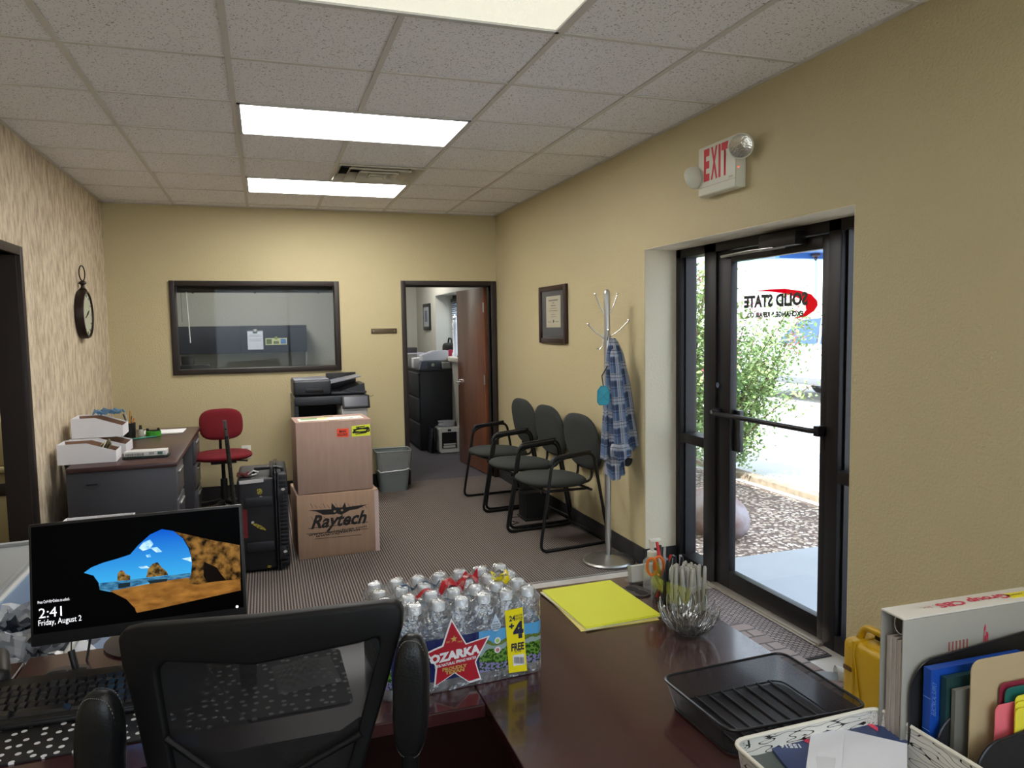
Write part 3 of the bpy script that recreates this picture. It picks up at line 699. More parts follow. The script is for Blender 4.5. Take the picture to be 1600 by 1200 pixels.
# pen cup with pens
q = P(203, 684, z=.742)
t = thing('pen_holder', 'black pen holder behind the white bins on the metal desk', 'pen holder', (q.x, q.y, .742))
MB().lathe([(0, .0), (.042, 0), (.046, .115), (.043, .115), (.039, .004), (0, .004)], 20).build('cup', BLK, t)
for i, (c, a) in enumerate((((206, 120, 40), .1), ((60, 58, 60), 1.2), ((214, 204, 190), 2.3), ((70, 60, 48), 3.3), ((180, 178, 170), 4.1), ((206, 150, 60), 5.2))):
    k = MB(); dx, dy = math.cos(a), math.sin(a); k.cyl((q.x - dx * .018, q.y - dy * .018, .748), (q.x + dx * .037, q.y + dy * .037, .742 + .15 + .012 * i), .0055, seg=8)
    tag(k.build('pen', mat('pen_%d' % i, c, .4)), ('orange', 'dark', 'cream', 'brown', 'grey', 'yellow')[i] + ' pen standing in the black pen holder on the metal desk', 'pen', 'pens in the desk pen holder')
# blue gloves box top
q = P(178, 655, z=1.0)
t = thing('blue_cloth', 'crumpled pale blue cloth lying on top of the bins by the pen holder', 'cloth', (-1.0, 2.24, .981))
k = MB(); k.grid(lambda u, v: (-.02 + .18 * u, .12 * v, .012 + .03 * abs(math.sin(7 * u + 3 * v)) + .02 * noise.noise(V((u * 5, v * 5, 1)))), 22, 10); k.solid(.003)
o = k.build('cloth_body', mat('pale_blue_cloth', (120, 160, 190), .7), t)
# spray bottle
q = P(221, 684, z=.742)
t = thing('small_bottle', 'small clear bottle with a dark cap beside the pen holder', 'bottle', (q.x, q.y - .02, .742))
MB().lathe([(0, 0), (.022, 0), (.024, .01), (.024, .05), (.012, .068), (0, .068)], 18).build('bottle_body', mat('translucent_plastic', (150, 150, 138), .2), t)
MB().lathe([(0, .068), (.012, .068), (.009, .1), (0, .1)], 14).build('cap', BLK, t)
q = P(240, 681, z=.742)
tq = q
t = thing('tape_roll', 'green tape roll lying on the metal desk', 'tape', (q.x, q.y, .742))
MB().lathe([(.034, 0), (.055, 0), (.055, .038), (.034, .038), (.034, 0)], 28).build('roll', mat('green_tape', (60, 150, 40), .5), t)
q = P(240, 660, z=.79)
t = thing('black_clip_tool', 'small black clamp resting on the green tape roll', 'tool', (tq.x, tq.y, .781))
k = MB(); k.box((-.05, -.008, 0), (.05, .008, .008), .002); k.box((-.05, -.012, .006), (-.03, .012, .022), .002); k.box((.028, -.012, .006), (.045, .012, .022), .002); k.build('clamp_body', BLK, t)
q = P(210, 686, z=.742)
k = MB(); k.cyl((q.x, q.y - .03, .747), (q.x + .14, q.y + .06, .747), .005, seg=8); tag(k.build('pencil', mat('teal_pencil', (30, 130, 110), .4)), 'teal pencil lying on the metal desk by the pen holder', 'pencil')
q = P(262, 676, z=.742)
t = thing('paper_stack', 'white papers at the far right end of the metal desk', 'paper', (q.x - .02, q.y + .05, .742), -.02)
k = MB(); k.box((-.17, -.11, 0), (.14, .13, .006)); k.build('sheets', PAPER, t)
k = MB(Matrix.Rotation(.06, 4, 'Z')); k.box((-.10, -.15, 0), (.12, -.12, .006)); k.build('ruler', mat('pale_ruler', (180, 178, 172), .5), t)

# low white box standing behind the monitor
q = P(135, 824, y=.95)
t = thing('mail_box', 'open white cardboard box of papers half hidden by the monitor', 'box', (q.x - .15, .95, 0))
hz = q.z - .0
k = MB(); k.box((0, 0, hz - .25), (.34, .005, hz)); k.box((0, .25, hz - .25), (.34, .255, hz)); k.box((0, 0, hz - .25), (.005, .255, hz)); k.box((.335, 0, hz - .25), (.34, .255, hz)); k.box((0, 0, hz - .25), (.34, .255, hz - .245)); k.build('carton', WCARD, t)
k = MB(); k.face([(.12, .1, hz - .05), (.19, .12, hz - .04), (.18, .10, hz + .035), (.13, .09, hz + .03)]); k.solid(.002); k.build('paper', PAPER, t)
k = MB(); k.box((-.06, -.02, 0), (.40, .30, hz - .251), .004); k.build('stand', BLKM, t)

# ================================================================ RED CHAIR
REDF = mat('dark_red_fabric', (112, 16, 28), .9, bump=(500, .4))
q = P(344, 712, y=3.28)
t = thing('office_chair', 'dark red fabric task chair by the back wall', 'chair', (q.x + .02, 3.30, 0), .12)
zc = q.z
def pad(w, d, h, n=2.6, NU=28, NV=10, curve=0):
    """cushion: superellipse outline, domed faces; local x width, y depth, z thickness"""
    def fn(u, v):
        a = 2 * PI * u; ph = -PI / 2 + PI * v; cp = abs(math.cos(ph)) ** .35
        r = (abs(math.cos(a)) ** n + abs(math.sin(a)) ** n) ** (-1 / n)
        x = w / 2 * r * math.cos(a) * cp; y = d / 2 * r * math.sin(a) * cp
        return V((x, y, h / 2 * math.sin(ph) + curve * x * x * 4))
    return fn
def add_pad(k, w, d, h, M, n=2.6, curve=0):
    old = k.M; k.M = old @ M; k.grid(pad(w, d, h, n, curve=curve), 36, 12, closed=True); k.M = old; bmesh.ops.remove_doubles(k.bm, verts=k.bm.verts, dist=.0008)
k = MB(); add_pad(k, .47, .44, .065, Matrix.Translation((0, 0, zc)), 2.6); k.build('seat', REDF, t)
k = MB(); add_pad(k, .355, .27, .055, Matrix.Translation((.01, .17, zc + .245)) @ Matrix.Rotation(PI / 2 - .1, 4, 'X'), 3.2, -.15); k.build('backrest', REDF, t)
k = MB(); k.tube([(0, .05, zc - .045), (0, .22, zc - .05), (0, .25, zc), (0, .21, zc + .22)], .012); k.build('back_support', BLK, t)
k = MB(); k.box((-.1, -.1, zc - .06), (.1, .1, zc - .033), .004); k.tube([(.05, .03, zc - .05), (.2, .03, zc - .07)], .007); k.build('mechanism', BLK, t)
k = MB(); k.cyl((0, 0, .1), (0, 0, .30), .028); k.cyl((0, 0, .30), (0, 0, zc - .05), .016); k.build('gas_post', BLK, t)
for i in range(5):
    a = 2 * PI * i / 5 + .3; lg = MB(); lg.tube([(.02 * math.cos(a), .02 * math.sin(a), .11), (.26 * math.cos(a), .26 * math.sin(a), .07)], [.022, .015]); lg = lg.build('leg', BLK, t)
    w_ = MB(); cx, cy = .26 * math.cos(a), .26 * math.sin(a); w_.cyl((cx - .015, cy, .028), (cx + .015, cy, .028), .028, seg=18); w_.cyl((cx, cy, .03), (cx, cy, .07), .006); w_.build('caster', BLK, lg)

# black pole in front of the chair
q0 = P(366, 790, y=2.6); q1 = P(351, 657, y=2.6)
t = thing('utility_pole', 'black tubular pole standing in front of the red chair', 'pole', (q0.x, 2.6, 0))
dv = V((q1.x - q0.x, 0, q1.z - q0.z))
k = MB(); k.tube([V((.01, 0, .0)), V((0, 0, q0.z)), V((0, 0, q0.z)) + dv * .82], .016); k.build('tube', mat('worn_black_tube', (34, 33, 34), .35, .3, var=(60, (70, 68, 66), .12)), t)
k = MB(); k.tube([V((0, 0, q0.z)) + dv * .82, V((0, 0, q0.z)) + dv], .0135); k.build('end_sleeve', mat('worn_chrome', (120, 116, 112), .3, .9), t)
k = MB(); pz = V((0, 0, q0.z)) + dv * .9; k.cyl(pz + V((0, -.0145, 0)), pz + V((0, -.0125, 0)), .006); k.build('hole', BLKM, t)
k = MB(); k.box((-.14, -.12, 0), (.14, .12, .02), .004); k.build('foot_plate', BLK, t)

# ================================================================ BLACK HARD CASE
CS = mat('scuffed_black_case', (26, 27, 31), .48, bump=(120, .12)); CSR = mat('case_rib', (34, 35, 40), .42)
cx0, cx1, cy0, cyd, ch = -.105, .125, 1.56, .50, .615
t = thing('hard_case', 'tall black ribbed hard case with torn yellow stickers on it', 'case', (cx0, cy0, 0))
W_ = cx1 - cx0
MB().box((0, 0, .012), (W_, cyd, ch), .025, 3).build('shell', CS, t)
k = MB(); k.box((W_ + .008, .006, .02), (W_ + .075, cyd - .006, ch + .015), .015, 3); k.build('lid', CS, t)
k = MB()
for x in (W_ - .004, W_ + .012): k.box((x, -.012, .005), (x + .010, cyd + .012, ch + .028), .004)
k.build('seal_rim', CSR, t)
k = MB()
for i in range(22): z = .05 + i * .025; k.box((W_ + .02, -.008, z), (W_ + .068, .01, z + .013), .003)
k.build('ribs', CSR, t)
for z in (.43, .14): k = MB(); k.box((.045, -.014, z), (W_ - .02, .012, z + .062), .006); k.build('rib_block', CSR, t)
for z in (.50, .12):
    k = MB(); k.box((W_ + .01, -.028, z - .04), (W_ + .05, -.008, z + .04), .005); k.build('latch', CSR, t)
k = MB(); k.tube([(W_ - .13, .10, ch), (W_ - .12, .10, ch + .04), (W_ + .01, .10, ch + .045), (W_ + .045, .10, ch + .035), (W_ + .05, .10, ch)], .012); k.build('handle', BLK, t)
k = MB(); k.tube([(W_ - .02, .02, ch + .005), (W_ - .02, .025, ch + .05), (W_ - .02, .25, ch + .05), (W_ - .02, .26, ch + .005)], .011); k.build('handle', BLK, t)
Mp = Matrix.Translation((0, -.0006, 0)) @ Matrix.Rotation(PI / 2, 4, 'X')
YS = mat('torn_yellow_sticker', (186, 170, 50), .7, var=(120, (60, 58, 40), .12)); WS = mat('torn_white_sticker', (190, 190, 190), .7)
MB(Matrix.Translation((.015, .02, ch - .012)) @ Matrix.Rotation(-.04, 4, 'Y')).box((0, -.024, -.022), (.145, -.0205, .0)).build('sticker', WS, t, 'white strip sticker')
k = MB(Mp); random.seed(3)
def blob(cx, cy, rx, ry, n=14, ang=0, jag=.35):
    out = []
    for i in range(n):
        a = 2 * PI * i / n; r = 1 - jag * random.random(); x, y = rx * r * math.cos(a), ry * r * math.sin(a)
        out.append((cx + x * math.cos(ang) - y * math.sin(ang), cy + x * math.sin(ang) + y * math.cos(ang)))
    return out
flat('sticker', blob(.135, .525, .018, .025), Mp, YS, t, label='torn yellow sticker'); flat('sticker', blob(.14, .488, .013, .012), Mp, WS, t, label='torn white sticker')
flat('sticker', blob(.125, .30, .055, .013, 18, -.55, .3), Mp, YS, t, label='torn yellow sticker'); flat('sticker', blob(.085, .332, .012, .01), Mp, WS, t)
flat('sticker', blob(.175, .035, .018, .010), Mp, YS, t)
flat('sticker', rect(-.0, .055, .235, .42), Mp, mat('dark_red_sticker', (104, 24, 30), .6), t, label='dark red sticker')
for z in (.535, .13): k = MB(Matrix.Translation((W_ + .045, -.0295, z)) @ Matrix.Rotation(PI / 2, 4, 'X')); k.prism(blob(0, 0, .015, .01), lambda a, c: (a, c, 0), lambda a, c: (a, c, .001)); k.build('sticker', WS, t)
k = MB(); k.grid(lambda u, v: (.0 + .09 * u, .02 + .1 * v, ch + .006 + .018 * abs(math.sin(5 * u + 4 * v))), 12, 10); k.solid(.002); k.build('red_tag', mat('dull_red_paper', (100, 34, 38), .7), t)
k = MB(); k.tube([(.07, .03, ch + .02), (.1, .02, ch + .045), (.13, .04, ch + .03), (.12, .07, ch + .012), (.08, .05, ch + .01)], .005); k.build('white_tie', WS, t)

# ================================================================ CARDBOARD BOXES
def card(name, c1, c2):
    m, N, L, out = nodes_mat(name); tc = N.new('ShaderNodeTexCoord'); mp = N.new('ShaderNodeMapping'); mp.inputs['Scale'].default_value = (1, 1, .12); L.new(tc.outputs['Object'], mp.inputs[0])
    n = N.new('ShaderNodeTexNoise'); n.inputs['Scale'].default_value = 40; n.inputs['Detail'].default_value = 5; L.new(mp.outputs[0], n.inputs[0])
    princ(N, L, out, mixc(N, L, n.outputs[0], c1, c2), .8); return m
CA, CB = card('brown_cardboard', (150, 120, 98), (172, 142, 118)), card('pinkish_cardboard', (152, 124, 110), (172, 144, 130))
p0, p1 = P(467, 876, z=0), P(592, 857, z=0)
r1 = .04
p1 = V((p0.x + (p1.x - p0.x), p0.y + .03, 0)); r1 = fwd(p0, p1); w1 = (p1 - p0).length; h1 = .437
def carton(name, label, loc, rz, w, d, h, m):
    t = thing(name, label, 'box', loc, rz)
    MB().box((0, 0, 0), (w, d, h), .005).build('carton', m, t)
    k = MB(); k.box((w * .5 - .03, 0, h), (w * .5 + .03, d, h + .0012)); k.build('top_tape', mat('packing_tape', (176, 150, 124), .25), t)
    return t
t = carton('cardboard_box', 'brown cardboard box with black winged logo, under another box', p0, r1, w1, .46, h1, CA)
Mb = Matrix.Rotation(PI / 2, 4, 'X')
def bp(u, v, z0=0): # local coords on the front of the lower box
    n = V((math.sin(r1), -math.cos(r1), 0)); q = PP(u, v, p0, n) - V(p0); ex = V((math.cos(r1), math.sin(r1), 0)); return (q.dot(ex), q.z)
def line(name, pts, w, M, m, par):
    k = MB(M)
    for (x0, y0), (x1, y1) in zip(pts, pts[1:]):
        d = V((x1 - x0, y1 - y0, 0)); 
        if d.length < 1e-6: continue
        nn = V((-d.y, d.x, 0)).normalized() * w / 2
        k.face([(x0 + nn.x, y0 + nn.y, .0008), (x1 + nn.x, y1 + nn.y, .0008), (x1 - nn.x, y1 - nn.y, .0008), (x0 - nn.x, y0 - nn.y, .0008)])
    return k.build(name, m, par, smooth=False)
def zp(x, y): return bp(400 + x * 320 / 1129, 560 + y * 340 / 1200)
wing = [zp(*q) for q in ((290, 838), (415, 832), (417, 797), (440, 822), (475, 822), (490, 793), (497, 820), (612, 805), (560, 830), (515, 838), (490, 852), (470, 862), (445, 855), (430, 860), (370, 862), (335, 845))]
flat('logo', wing, Mb, INK, t, label='black winged horned mask emblem')
for c in ((434, 843), (474, 837)): flat('logo_eye', [(zp(*c)[0] + a, zp(*c)[1] + b_) for a, b_ in circ(.008, 10)], Mb @ Matrix.Translation((0, 0, .0007)), CA, t)
a, c = zp(300, 868), zp(612, 925)
fit_text('lettering', 'Raytech', a[0], c[0], c[1] - .006, a[1], Mb, INK, t, bold=.03, shear=.4)
line('underline', [zp(290, 938), zp(618, 902)], .004, Mb, INK, t)
a, c = zp(290, 952), zp(612, 968); Mr = Mb @ Matrix.Translation((a[0], (a[1] + c[1]) / 2 + .002, 0)) @ Matrix.Rotation(.045, 4, 'Z')
fit_text('lettering', 'www.raytechusa.com', 0, c[0] - a[0], -.010, .012, Mr, INK, t, bold=.02, shear=.2)
a, c = zp(330, 985), zp(575, 985); Mr = Mb @ Matrix.Translation((a[0], a[1], 0)) @ Matrix.Rotation(.045, 4, 'Z')
fit_text('lettering', 'www.raytech.cn', 0, c[0] - a[0], -.008, .014, Mr, INK, t, bold=.02, shear=.2)
line('marker_stroke', [zp(280, 968), zp(460, 955), zp(620, 938)], .0035, Mb, INK, t); line('marker_stroke', [zp(325, 996), zp(580, 972)], .003, Mb, INK, t)
for i in range(14):
    x = 300 + i * 23; line('marker_stroke', [zp(x, 800 + (i % 3) * 8), zp(x + 14, 826)], .0022, Mb, INK, t)
for i in range(9):
    x = 300 + i * 36; line('marker_stroke', [zp(x, 872), zp(x + 16, 890), zp(x + 20, 905)], .002, Mb, INK, t)
MB(Matrix()).box((w1 - .028, -.0012, .0), (w1 + .0012, .03, h1 - .01)).build('pale_tape', mat('pale_pink_tape', (200, 178, 172), .4), t)
k = MB(); k.box((.0, .0, h1), (.06, .2, h1 + .004)); k.build('torn_flap', CB, t)
q0, q1 = P(466, 773, z=h1 + .004), P(583, 760, z=h1 + .004)
r2 = r1 + .0; w2 = .50; h2 = .487
e_ = V((math.cos(r1), math.sin(r1), 0)); nrm = V((-math.sin(r1), math.cos(r1), 0))
loc2 = V(p0) + e_ * .012 + nrm * .012; loc2.z = h1 + .005
qr = PP(583, 762, loc2, nrm); w2 = (qr - loc2).dot(e_)
t = carton('cardboard_box', 'plain pinkish cardboard box with red and yellow stickers, on top', loc2, r2, w2, .34, h2, CB)
def b2(u, v): q = PP(u, v, loc2, nrm) - loc2; return (q.dot(e_), q.z)
def pq(us): return [b2(*q) for q in us]
def zq(x, y): return b2(400 + x * 320 / 1129, 560 + y * 340 / 1200)
flat('sticker', [zq(445, 388), zq(510, 386), zq(511, 432), zq(446, 434)][::-1], Mb, mat('orange_red_sticker', (240, 82, 54), .6), t, label='orange red sticker')
a, c = zq(452, 396), zq(503, 408); fit_text('lettering', 'MAN', a[0] + .008, c[0] - .008, c[1], a[1], Mb @ Matrix.Translation((0, 0, .0004)), INK, t, .03)
a, c = zq(450, 414), zq(505, 426); fit_text('lettering', 'HOLLOWAY', a[0], c[0], c[1], a[1], Mb @ Matrix.Translation((0, 0, .0004)), INK, t, .03)
flat('sticker', [zq(527, 374), zq(628, 362), zq(630, 424), zq(529, 432)][::-1], Mb, mat('bright_yellow_sticker', (222, 232, 60), .6), t, label='bright yellow sticker scribbled over in black')
Mb3 = Mb @ Matrix.Translation((0, 0, .0008))
line('marker_stroke', [zq(x, y) for x, y in ((535, 395), (620, 380), (625, 400), (532, 410), (560, 385), (618, 388), (600, 408), (540, 404))], .009, Mb3, INK, t)
line('marker_stroke', [zq(550, 380), zq(600, 374)], .006, Mb3, INK, t); line('marker_stroke', [zq(548, 418), zq(610, 408)], .006, Mb3, INK, t)
Mt = Matrix.Translation((0, 0, h2 + .0014))
flat('label_sheet', rect(.03, w2 - .04, .05, .20), Mt, mat('shipping_label', (220, 218, 210), .5), t)
flat('label_patch', rect(.05, .16, .13, .20), Mt @ Matrix.Translation((0, 0, .0008)), mat('green_label', (96, 150, 80), .5), t); flat('label_patch', rect(.17, .22, .12, .2), Mt @ Matrix.Translation((0, 0, .0008)), mat('lime_label', (214, 222, 120), .5), t)
for x in (.30, .37, .43): flat('label_mark', rect(x, x + .025, .08, .10), Mt @ Matrix.Translation((0, 0, .0008)), mat('grey_mark', (130, 130, 130), .6), t)

# ================================================================ COPIER
q = P(458, 590, y=3.15); q2 = P(572, 590, y=3.15)
t = thing('copier', 'black and white office copier standing behind the cardboard boxes', 'copier', (q.x, 3.15, 0), 0.02)
Wc = q2.x - q.x + .015; zt = 1.13; CW = mat('copier_white', (206, 206, 204), .4); CG = mat('copier_charcoal', (44, 47, 52), .38)
MB().box((0, .0, .03), (Wc, .56, .72), .01).build('body', CW, t)
MB().box((.0, .02, .72), (.035, .56, .90), .004).build('side_wall', CG, t); MB().box((Wc * .63, -.03, .72), (Wc - .015, .56, .885), .01).build('side_wall', CW, t)
MB().box((.035, .45, .72), (Wc * .63, .56, .93), .004).build('output_back', BLKM, t)
MB().box((0, .0, .90), (Wc, .56, .975), .012).build('scanner_body', CG, t)
MB().box((Wc * .63, .05, .886), (Wc, .56, .92), .006).build('panel_support', CG, t)
k = MB(Matrix.Translation((Wc * .82, -.04, .915)) @ Matrix.Rotation(-.35, 4, 'X')); k.box((-.118, -.012, -.055), (.118, .012, .06), .006); pn = k.build('control_panel', BLK, t)
k = MB(Matrix.Translation((Wc * .82, -.04, .915)) @ Matrix.Rotation(-.35, 4, 'X')); k.box((-.1, -.0135, -.04), (.1, -.012, .048)); k.build('screen', mat('unlit_screen', (84, 86, 94), .15), pn)
k = MB(); k.box((0, .02, .985), (Wc * .50, .46, 1.115), .02, 3); k.build('document_feeder', CG, t)
k = MB(); k.box((.01, .03, 1.112), (Wc * .48, .44, 1.122), .003); k.build('feeder_lid', mat('feeder_lid_grey', (120, 122, 132), .3), t)
k = MB(); k.box((.10, .012, 1.01), (.25, .025, 1.045), .006); k.build('feeder_grip', BLK, t)
k = MB(); k.box((Wc * .50, .02, .985), (Wc - .01, .46, 1.005), .004); k.build('feeder_base', CG, t)
k = MB(); k.prism([(Wc * .5, 1.075), (Wc * .92, 1.125), (Wc * .93, 1.135), (Wc * .5, 1.085)], lambda a, c: (a, .08, c), lambda a, c: (a, .40, c)); k.build('feed_tray', mat('feeder_lid_grey'), t, smooth=False)
k = MB(); k.prism([(Wc * .65, 1.006), (Wc * .98, 1.006), (Wc * .97, 1.07)], lambda a, c: (a, .08, c), lambda a, c: (a, .40, c)); k.build('eject_tray', CG, t, smooth=False)
k = MB(); k.box((Wc * .5, .43, 1.0), (Wc * .93, .46, 1.15), .004); k.build('tray_back', BLK, t)
k = MB(); k.tube([(Wc, .03, .96), (Wc + .03, .02, .955), (Wc + .05, .02, .965)], .002); k.build('stray_wire', BLK, t)
for z in (.06, .26, .46): dr = MB().box((.01, -.012, z), (Wc - .01, .0, z + .18), .004).build('paper_drawer', CW, t); MB().box((Wc * .35, -.016, z + .12), (Wc * .65, -.012, z + .15), .002).build('grip', CG, dr)

# ================================================================ WASTE BIN
t = thing('waste_bin', 'grey rectangular waste bin with a clear liner beside the doorway', 'waste bin', (1.215, 3.66, 0))
def taper(w0, d0, w1_, d1, z0, z1, r, fold=0, n=64):
    o0, o1 = rrect(w0, d0, r, 9), rrect(w1_, d1, r, 9)
    def fn(u, v):
        i = int(round(u * len(o0))) % len(o0); a, c = o0[i], o1[i]
        f = fold * math.sin(i * 2.1 + v * 3) * (.4 + .6 * noise.noise(V((i * .4, v * 3, 0))))
        return V((a[0] * (1 - v) + c[0] * v, a[1] * (1 - v) + c[1] * v, z0 + (z1 - z0) * v)) * 1 + V((a[0], a[1], 0)).normalized() * f
    return fn, len(o0)
k = MB(); fn, n = taper(.25, .17, .33, .235, .0, .385, .04); k.grid(fn, n, 6, closed=True); bmesh.ops.holes_fill(k.bm, edges=[e for e in k.bm.edges if e.is_boundary and all(v.co.z < .01 for v in e.verts)]); k.solid(-.004)
k.build('bin_body', mat('grey_bin_plastic', (110, 118, 118), .5), t)
k = MB(); k.tube([(x, y, .386) for x, y in rrect(.335, .24, .04, 6)], .007, closed=True); k.build('rim', mat('grey_bin_plastic'), t)
LIN = clear_mat('clear_liner_film', (.93, .94, .93), .06, white=.14, rough=.12, bump=(30, .8))
k = MB(); fn, n = taper(.315, .225, .350, .255, .205, .40, .045, .006); k.grid(fn, n, 8, closed=True); k.build('liner', LIN, t)
k = MB(); k.tube([(x * 1.01, y * 1.01, .205 + .012 * math.sin(i * .7)) for i, (x, y) in enumerate(rrect(.315, .225, .045, 8))], .0035, closed=True); k.build('liner_hem', clear_mat('clear_liner_hem', (.95, .95, .95), .2, white=.4), t)

# ================================================================ WAITING CHAIRS
FAB = mat('grey_green_fabric', (50, 53, 51), .95, bump=(600, .5), var=(300, (58, 62, 60), .3)); TUBE = mat('black_tube_metal', (16, 16, 18), .32)
def bez(pts, n=5, r=.05, closed=False):
    """round the corners of a polyline"""
    pts = [V(p) for p in pts]; out = []; N_ = len(pts)
    rng = range(N_) if closed else range(1, N_ - 1)
    if not closed: out.append(pts[0])
    for i in rng:
        a, b_, c = pts[i - 1], pts[i], pts[(i + 1) % N_]
        da, dc = (a - b_), (c - b_); rr = min(r, da.length * .48, dc.length * .48); s_, e_2 = b_ + da.normalized() * rr, b_ + dc.normalized() * rr
        for j in range(n + 1): q = j / n; out.append(s_.lerp(b_, q).lerp(b_.lerp(e_2, q), q))
    if not closed: out.append(pts[-1])
    return out
def guest_chair(loc, label, rz):
    # local: front = -x
    t = thing('guest_chair', label, 'chair', loc, rz, 'waiting chairs along the right wall')
    for s_ in (-1, 1):
        y = s_ * .275
        k = MB(); k.tube(bez([(.22, y, .012), (-.27, y, .012), (-.17, y * .98, .60), (-.10, y * .98, .64), (.16, y * .98, .66), (.28, y, .015), (.20, y, .012)], 5, .06), .0115, closed=False); k.build('side_frame', TUBE, t)
        k = MB(); k.tube(bez([(-.175, y * .98, .60), (-.155, y * .98, .645), (.13, y * .98, .668)], 4, .05), [.019] * 1 + [.019] * 99 if False else .019, flat=.8); k.build('armrest', BLK, t)
    for a, c in (((-.20, -.27, .415), (-.20, .27, .415)), ((.14, -.27, .40), (.14, .27, .40)), ((-.22, -.2, .405), (.16, -.2, .395)), ((-.22, .2, .405), (.16, .2, .395)), ((.27, -.275, .03), (.27, .275, .03))): MB().tube([a, c], .010).build('cross_tube', TUBE, t)
    k = MB(); add_pad(k, .50, .47, .075, Matrix.Translation((-.04, 0, .448)) @ Matrix.Rotation(.05, 4, 'Y'), 2.5); k.build('seat', FAB, t)
    k = MB(); add_pad(k, .42, .49, .06, Matrix.Translation((.225, 0, .70)) @ Matrix.Rotation(-.17, 4, 'Y') @ Matrix.Rotation(PI / 2, 4, 'Y'), 2.8, 0); k.build('backrest', FAB, t)
    for s_ in (-.1, .1): k = MB(); k.tube(bez([(.10, s_, .41), (.245, s_, .42), (.255, s_, .66)], 4, .05), .010); k.build('back_bracket', TUBE, t)
    return t
XCH = 2.055
guest_chair((XCH, 2.83, 0), 'dark green guest chair nearest the office doorway, farthest of the three', .08)
guest_chair((XCH, 2.21, 0), 'dark green guest chair in the middle of the row of three', .09)
guest_chair((XCH, 1.57, 0), 'dark green guest chair nearest the coat stand, closest of the three', .11)
q = P(838, 790, x=2.1)
t = thing('power_adapter', 'black boxy device on the floor under the waiting chairs', 'device', (2.10, 2.18, 0))
k = MB(); k.box((-.09, -.09, 0), (.09, .09, .22), .01); k.box((-.10, -.10, 0), (.10, .10, .02), .005); k.build('device_body', BLKM, t)
k = MB(); k.tube([(-.09, 0, .02), (-.16, .05, .006), (-.22, -.03, .006), (-.16, -.12, .006), (-.28, -.18, .006)], .004); k.build('cable', BLK, t)

# ================================================================ COAT STAND + SHIRT
q = P(957, 874, z=.02); CX, CY = q.x - .02, q.y + .02
t = thing('coat_stand', 'brushed steel coat stand with round base beside the entry door', 'coat stand', (CX, CY, 0))
MB().lathe([(0, 0), (.165, 0), (.168, .012), (.16, .022), (.05, .042), (.022, .050), (0, .05)], 48).build('base', mat('brushed_base_steel', (176, 176, 174), .36, 1.0, bump=(60, .1)), t)
MB().lathe([(.020, .045), (.020, 1.745), (.017, 1.762), (.008, 1.772), (0, 1.774)], 24).build('pole', STEEL, t)
def hook(a, z, up, out_):
    dx, dy = math.cos(a), math.sin(a); k = MB()
    k.tube([(dx * .018, dy * .018, z), (dx * (.018 + out_ * .5), dy * (.018 + out_ * .5), z + up * .4), (dx * (.018 + out_), dy * (.018 + out_), z + up)], .004)
    k.lathe([(0, -.008), (.007, -.005), (.009, 0), (.007, .005), (0, .008)], 12, (dx * (.018 + out_), dy * (.018 + out_), z + up + .004)); k.build('hook', CHROME, t)
av = math.atan2(FW.y, FW.x); aL, aR = av + PI / 2, av - PI / 2
hook(aL - .1, 1.62, .12, .055); hook(aR + .1, 1.62, .12, .05); hook(aL + .25, 1.46, .09, .11); hook(aR - .3, 1.47, .10, .12); hook(av + PI, 1.45, .06, .05)
k = MB(); dx, dy = math.cos(aL), math.sin(aL); k.tube([(dx * .02, dy * .02, 1.50), (dx * .03, dy * .03, 1.41), (dx * .05, dy * .05, 1.39), (dx * .065, dy * .065, 1.40)], .004); k.build('hook', CHROME, t)

def plaid():
    m, N, L, out = nodes_mat('blue_plaid_cloth'); uv = N.new('ShaderNodeUVMap'); sx = N.new('ShaderNodeSeparateXYZ'); L.new(uv.outputs[0], sx.inputs[0])
    def bands(o, per, spec):
        f = mathn(N, L, 'FRACT', mathn(N, L, 'DIVIDE', o, per)); tot = None; r = []
        for a, b_ in spec:
            g1 = mathn(N, L, 'GREATER_THAN', f, a); g2 = mathn(N, L, 'LESS_THAN', f, b_); r.append(mathn(N, L, 'MULTIPLY', g1, g2))
        tot = r[0]
        for z in r[1:]: tot = mathn(N, L, 'ADD', tot, z, True)
        return tot
    wu = bands(sx.outputs[0], .115, ((.0, .34),)); wv = bands(sx.outputs[1], .15, ((.0, .30),))
    nu = bands(sx.outputs[0], .115, ((.34, .52), (.60, .64))); nv = bands(sx.outputs[1], .15, ((.34, .55), (.62, .66)))
    bu = bands(sx.outputs[0], .115, ((.02, .05), (.20, .23))); bv = bands(sx.outputs[1], .15, ((.03, .06), (.18, .205)))
    c = mixc(N, L, mathn(N, L, 'MULTIPLY', nu, .55), (128, 152, 190), (34, 46, 80)); c = mixc(N, L, mathn(N, L, 'MULTIPLY', nv, .6), c, (28, 40, 72))
    c = mixc(N, L, mathn(N, L, 'MULTIPLY', wu, .55), c, (225, 225, 228)); c = mixc(N, L, mathn(N, L, 'MULTIPLY', wv, .55), c, (225, 225, 228))
    c = mixc(N, L, mathn(N, L, 'MULTIPLY', bu, .7), c, (24, 28, 46)); c = mixc(N, L, mathn(N, L, 'MULTIPLY', bv, .7), c, (24, 28, 46))
    princ(N, L, out, c, .85); return m
PL = plaid()
Rr = V((math.cos(aR), math.sin(aR), 0)); Tc = V((-FW.x, -FW.y, 0)).normalized()   # right as seen from the desk, and towards it
t = thing('plaid_shirt', 'blue and white plaid shirt hanging on the coat stand', 'shirt', (CX, CY, 0))
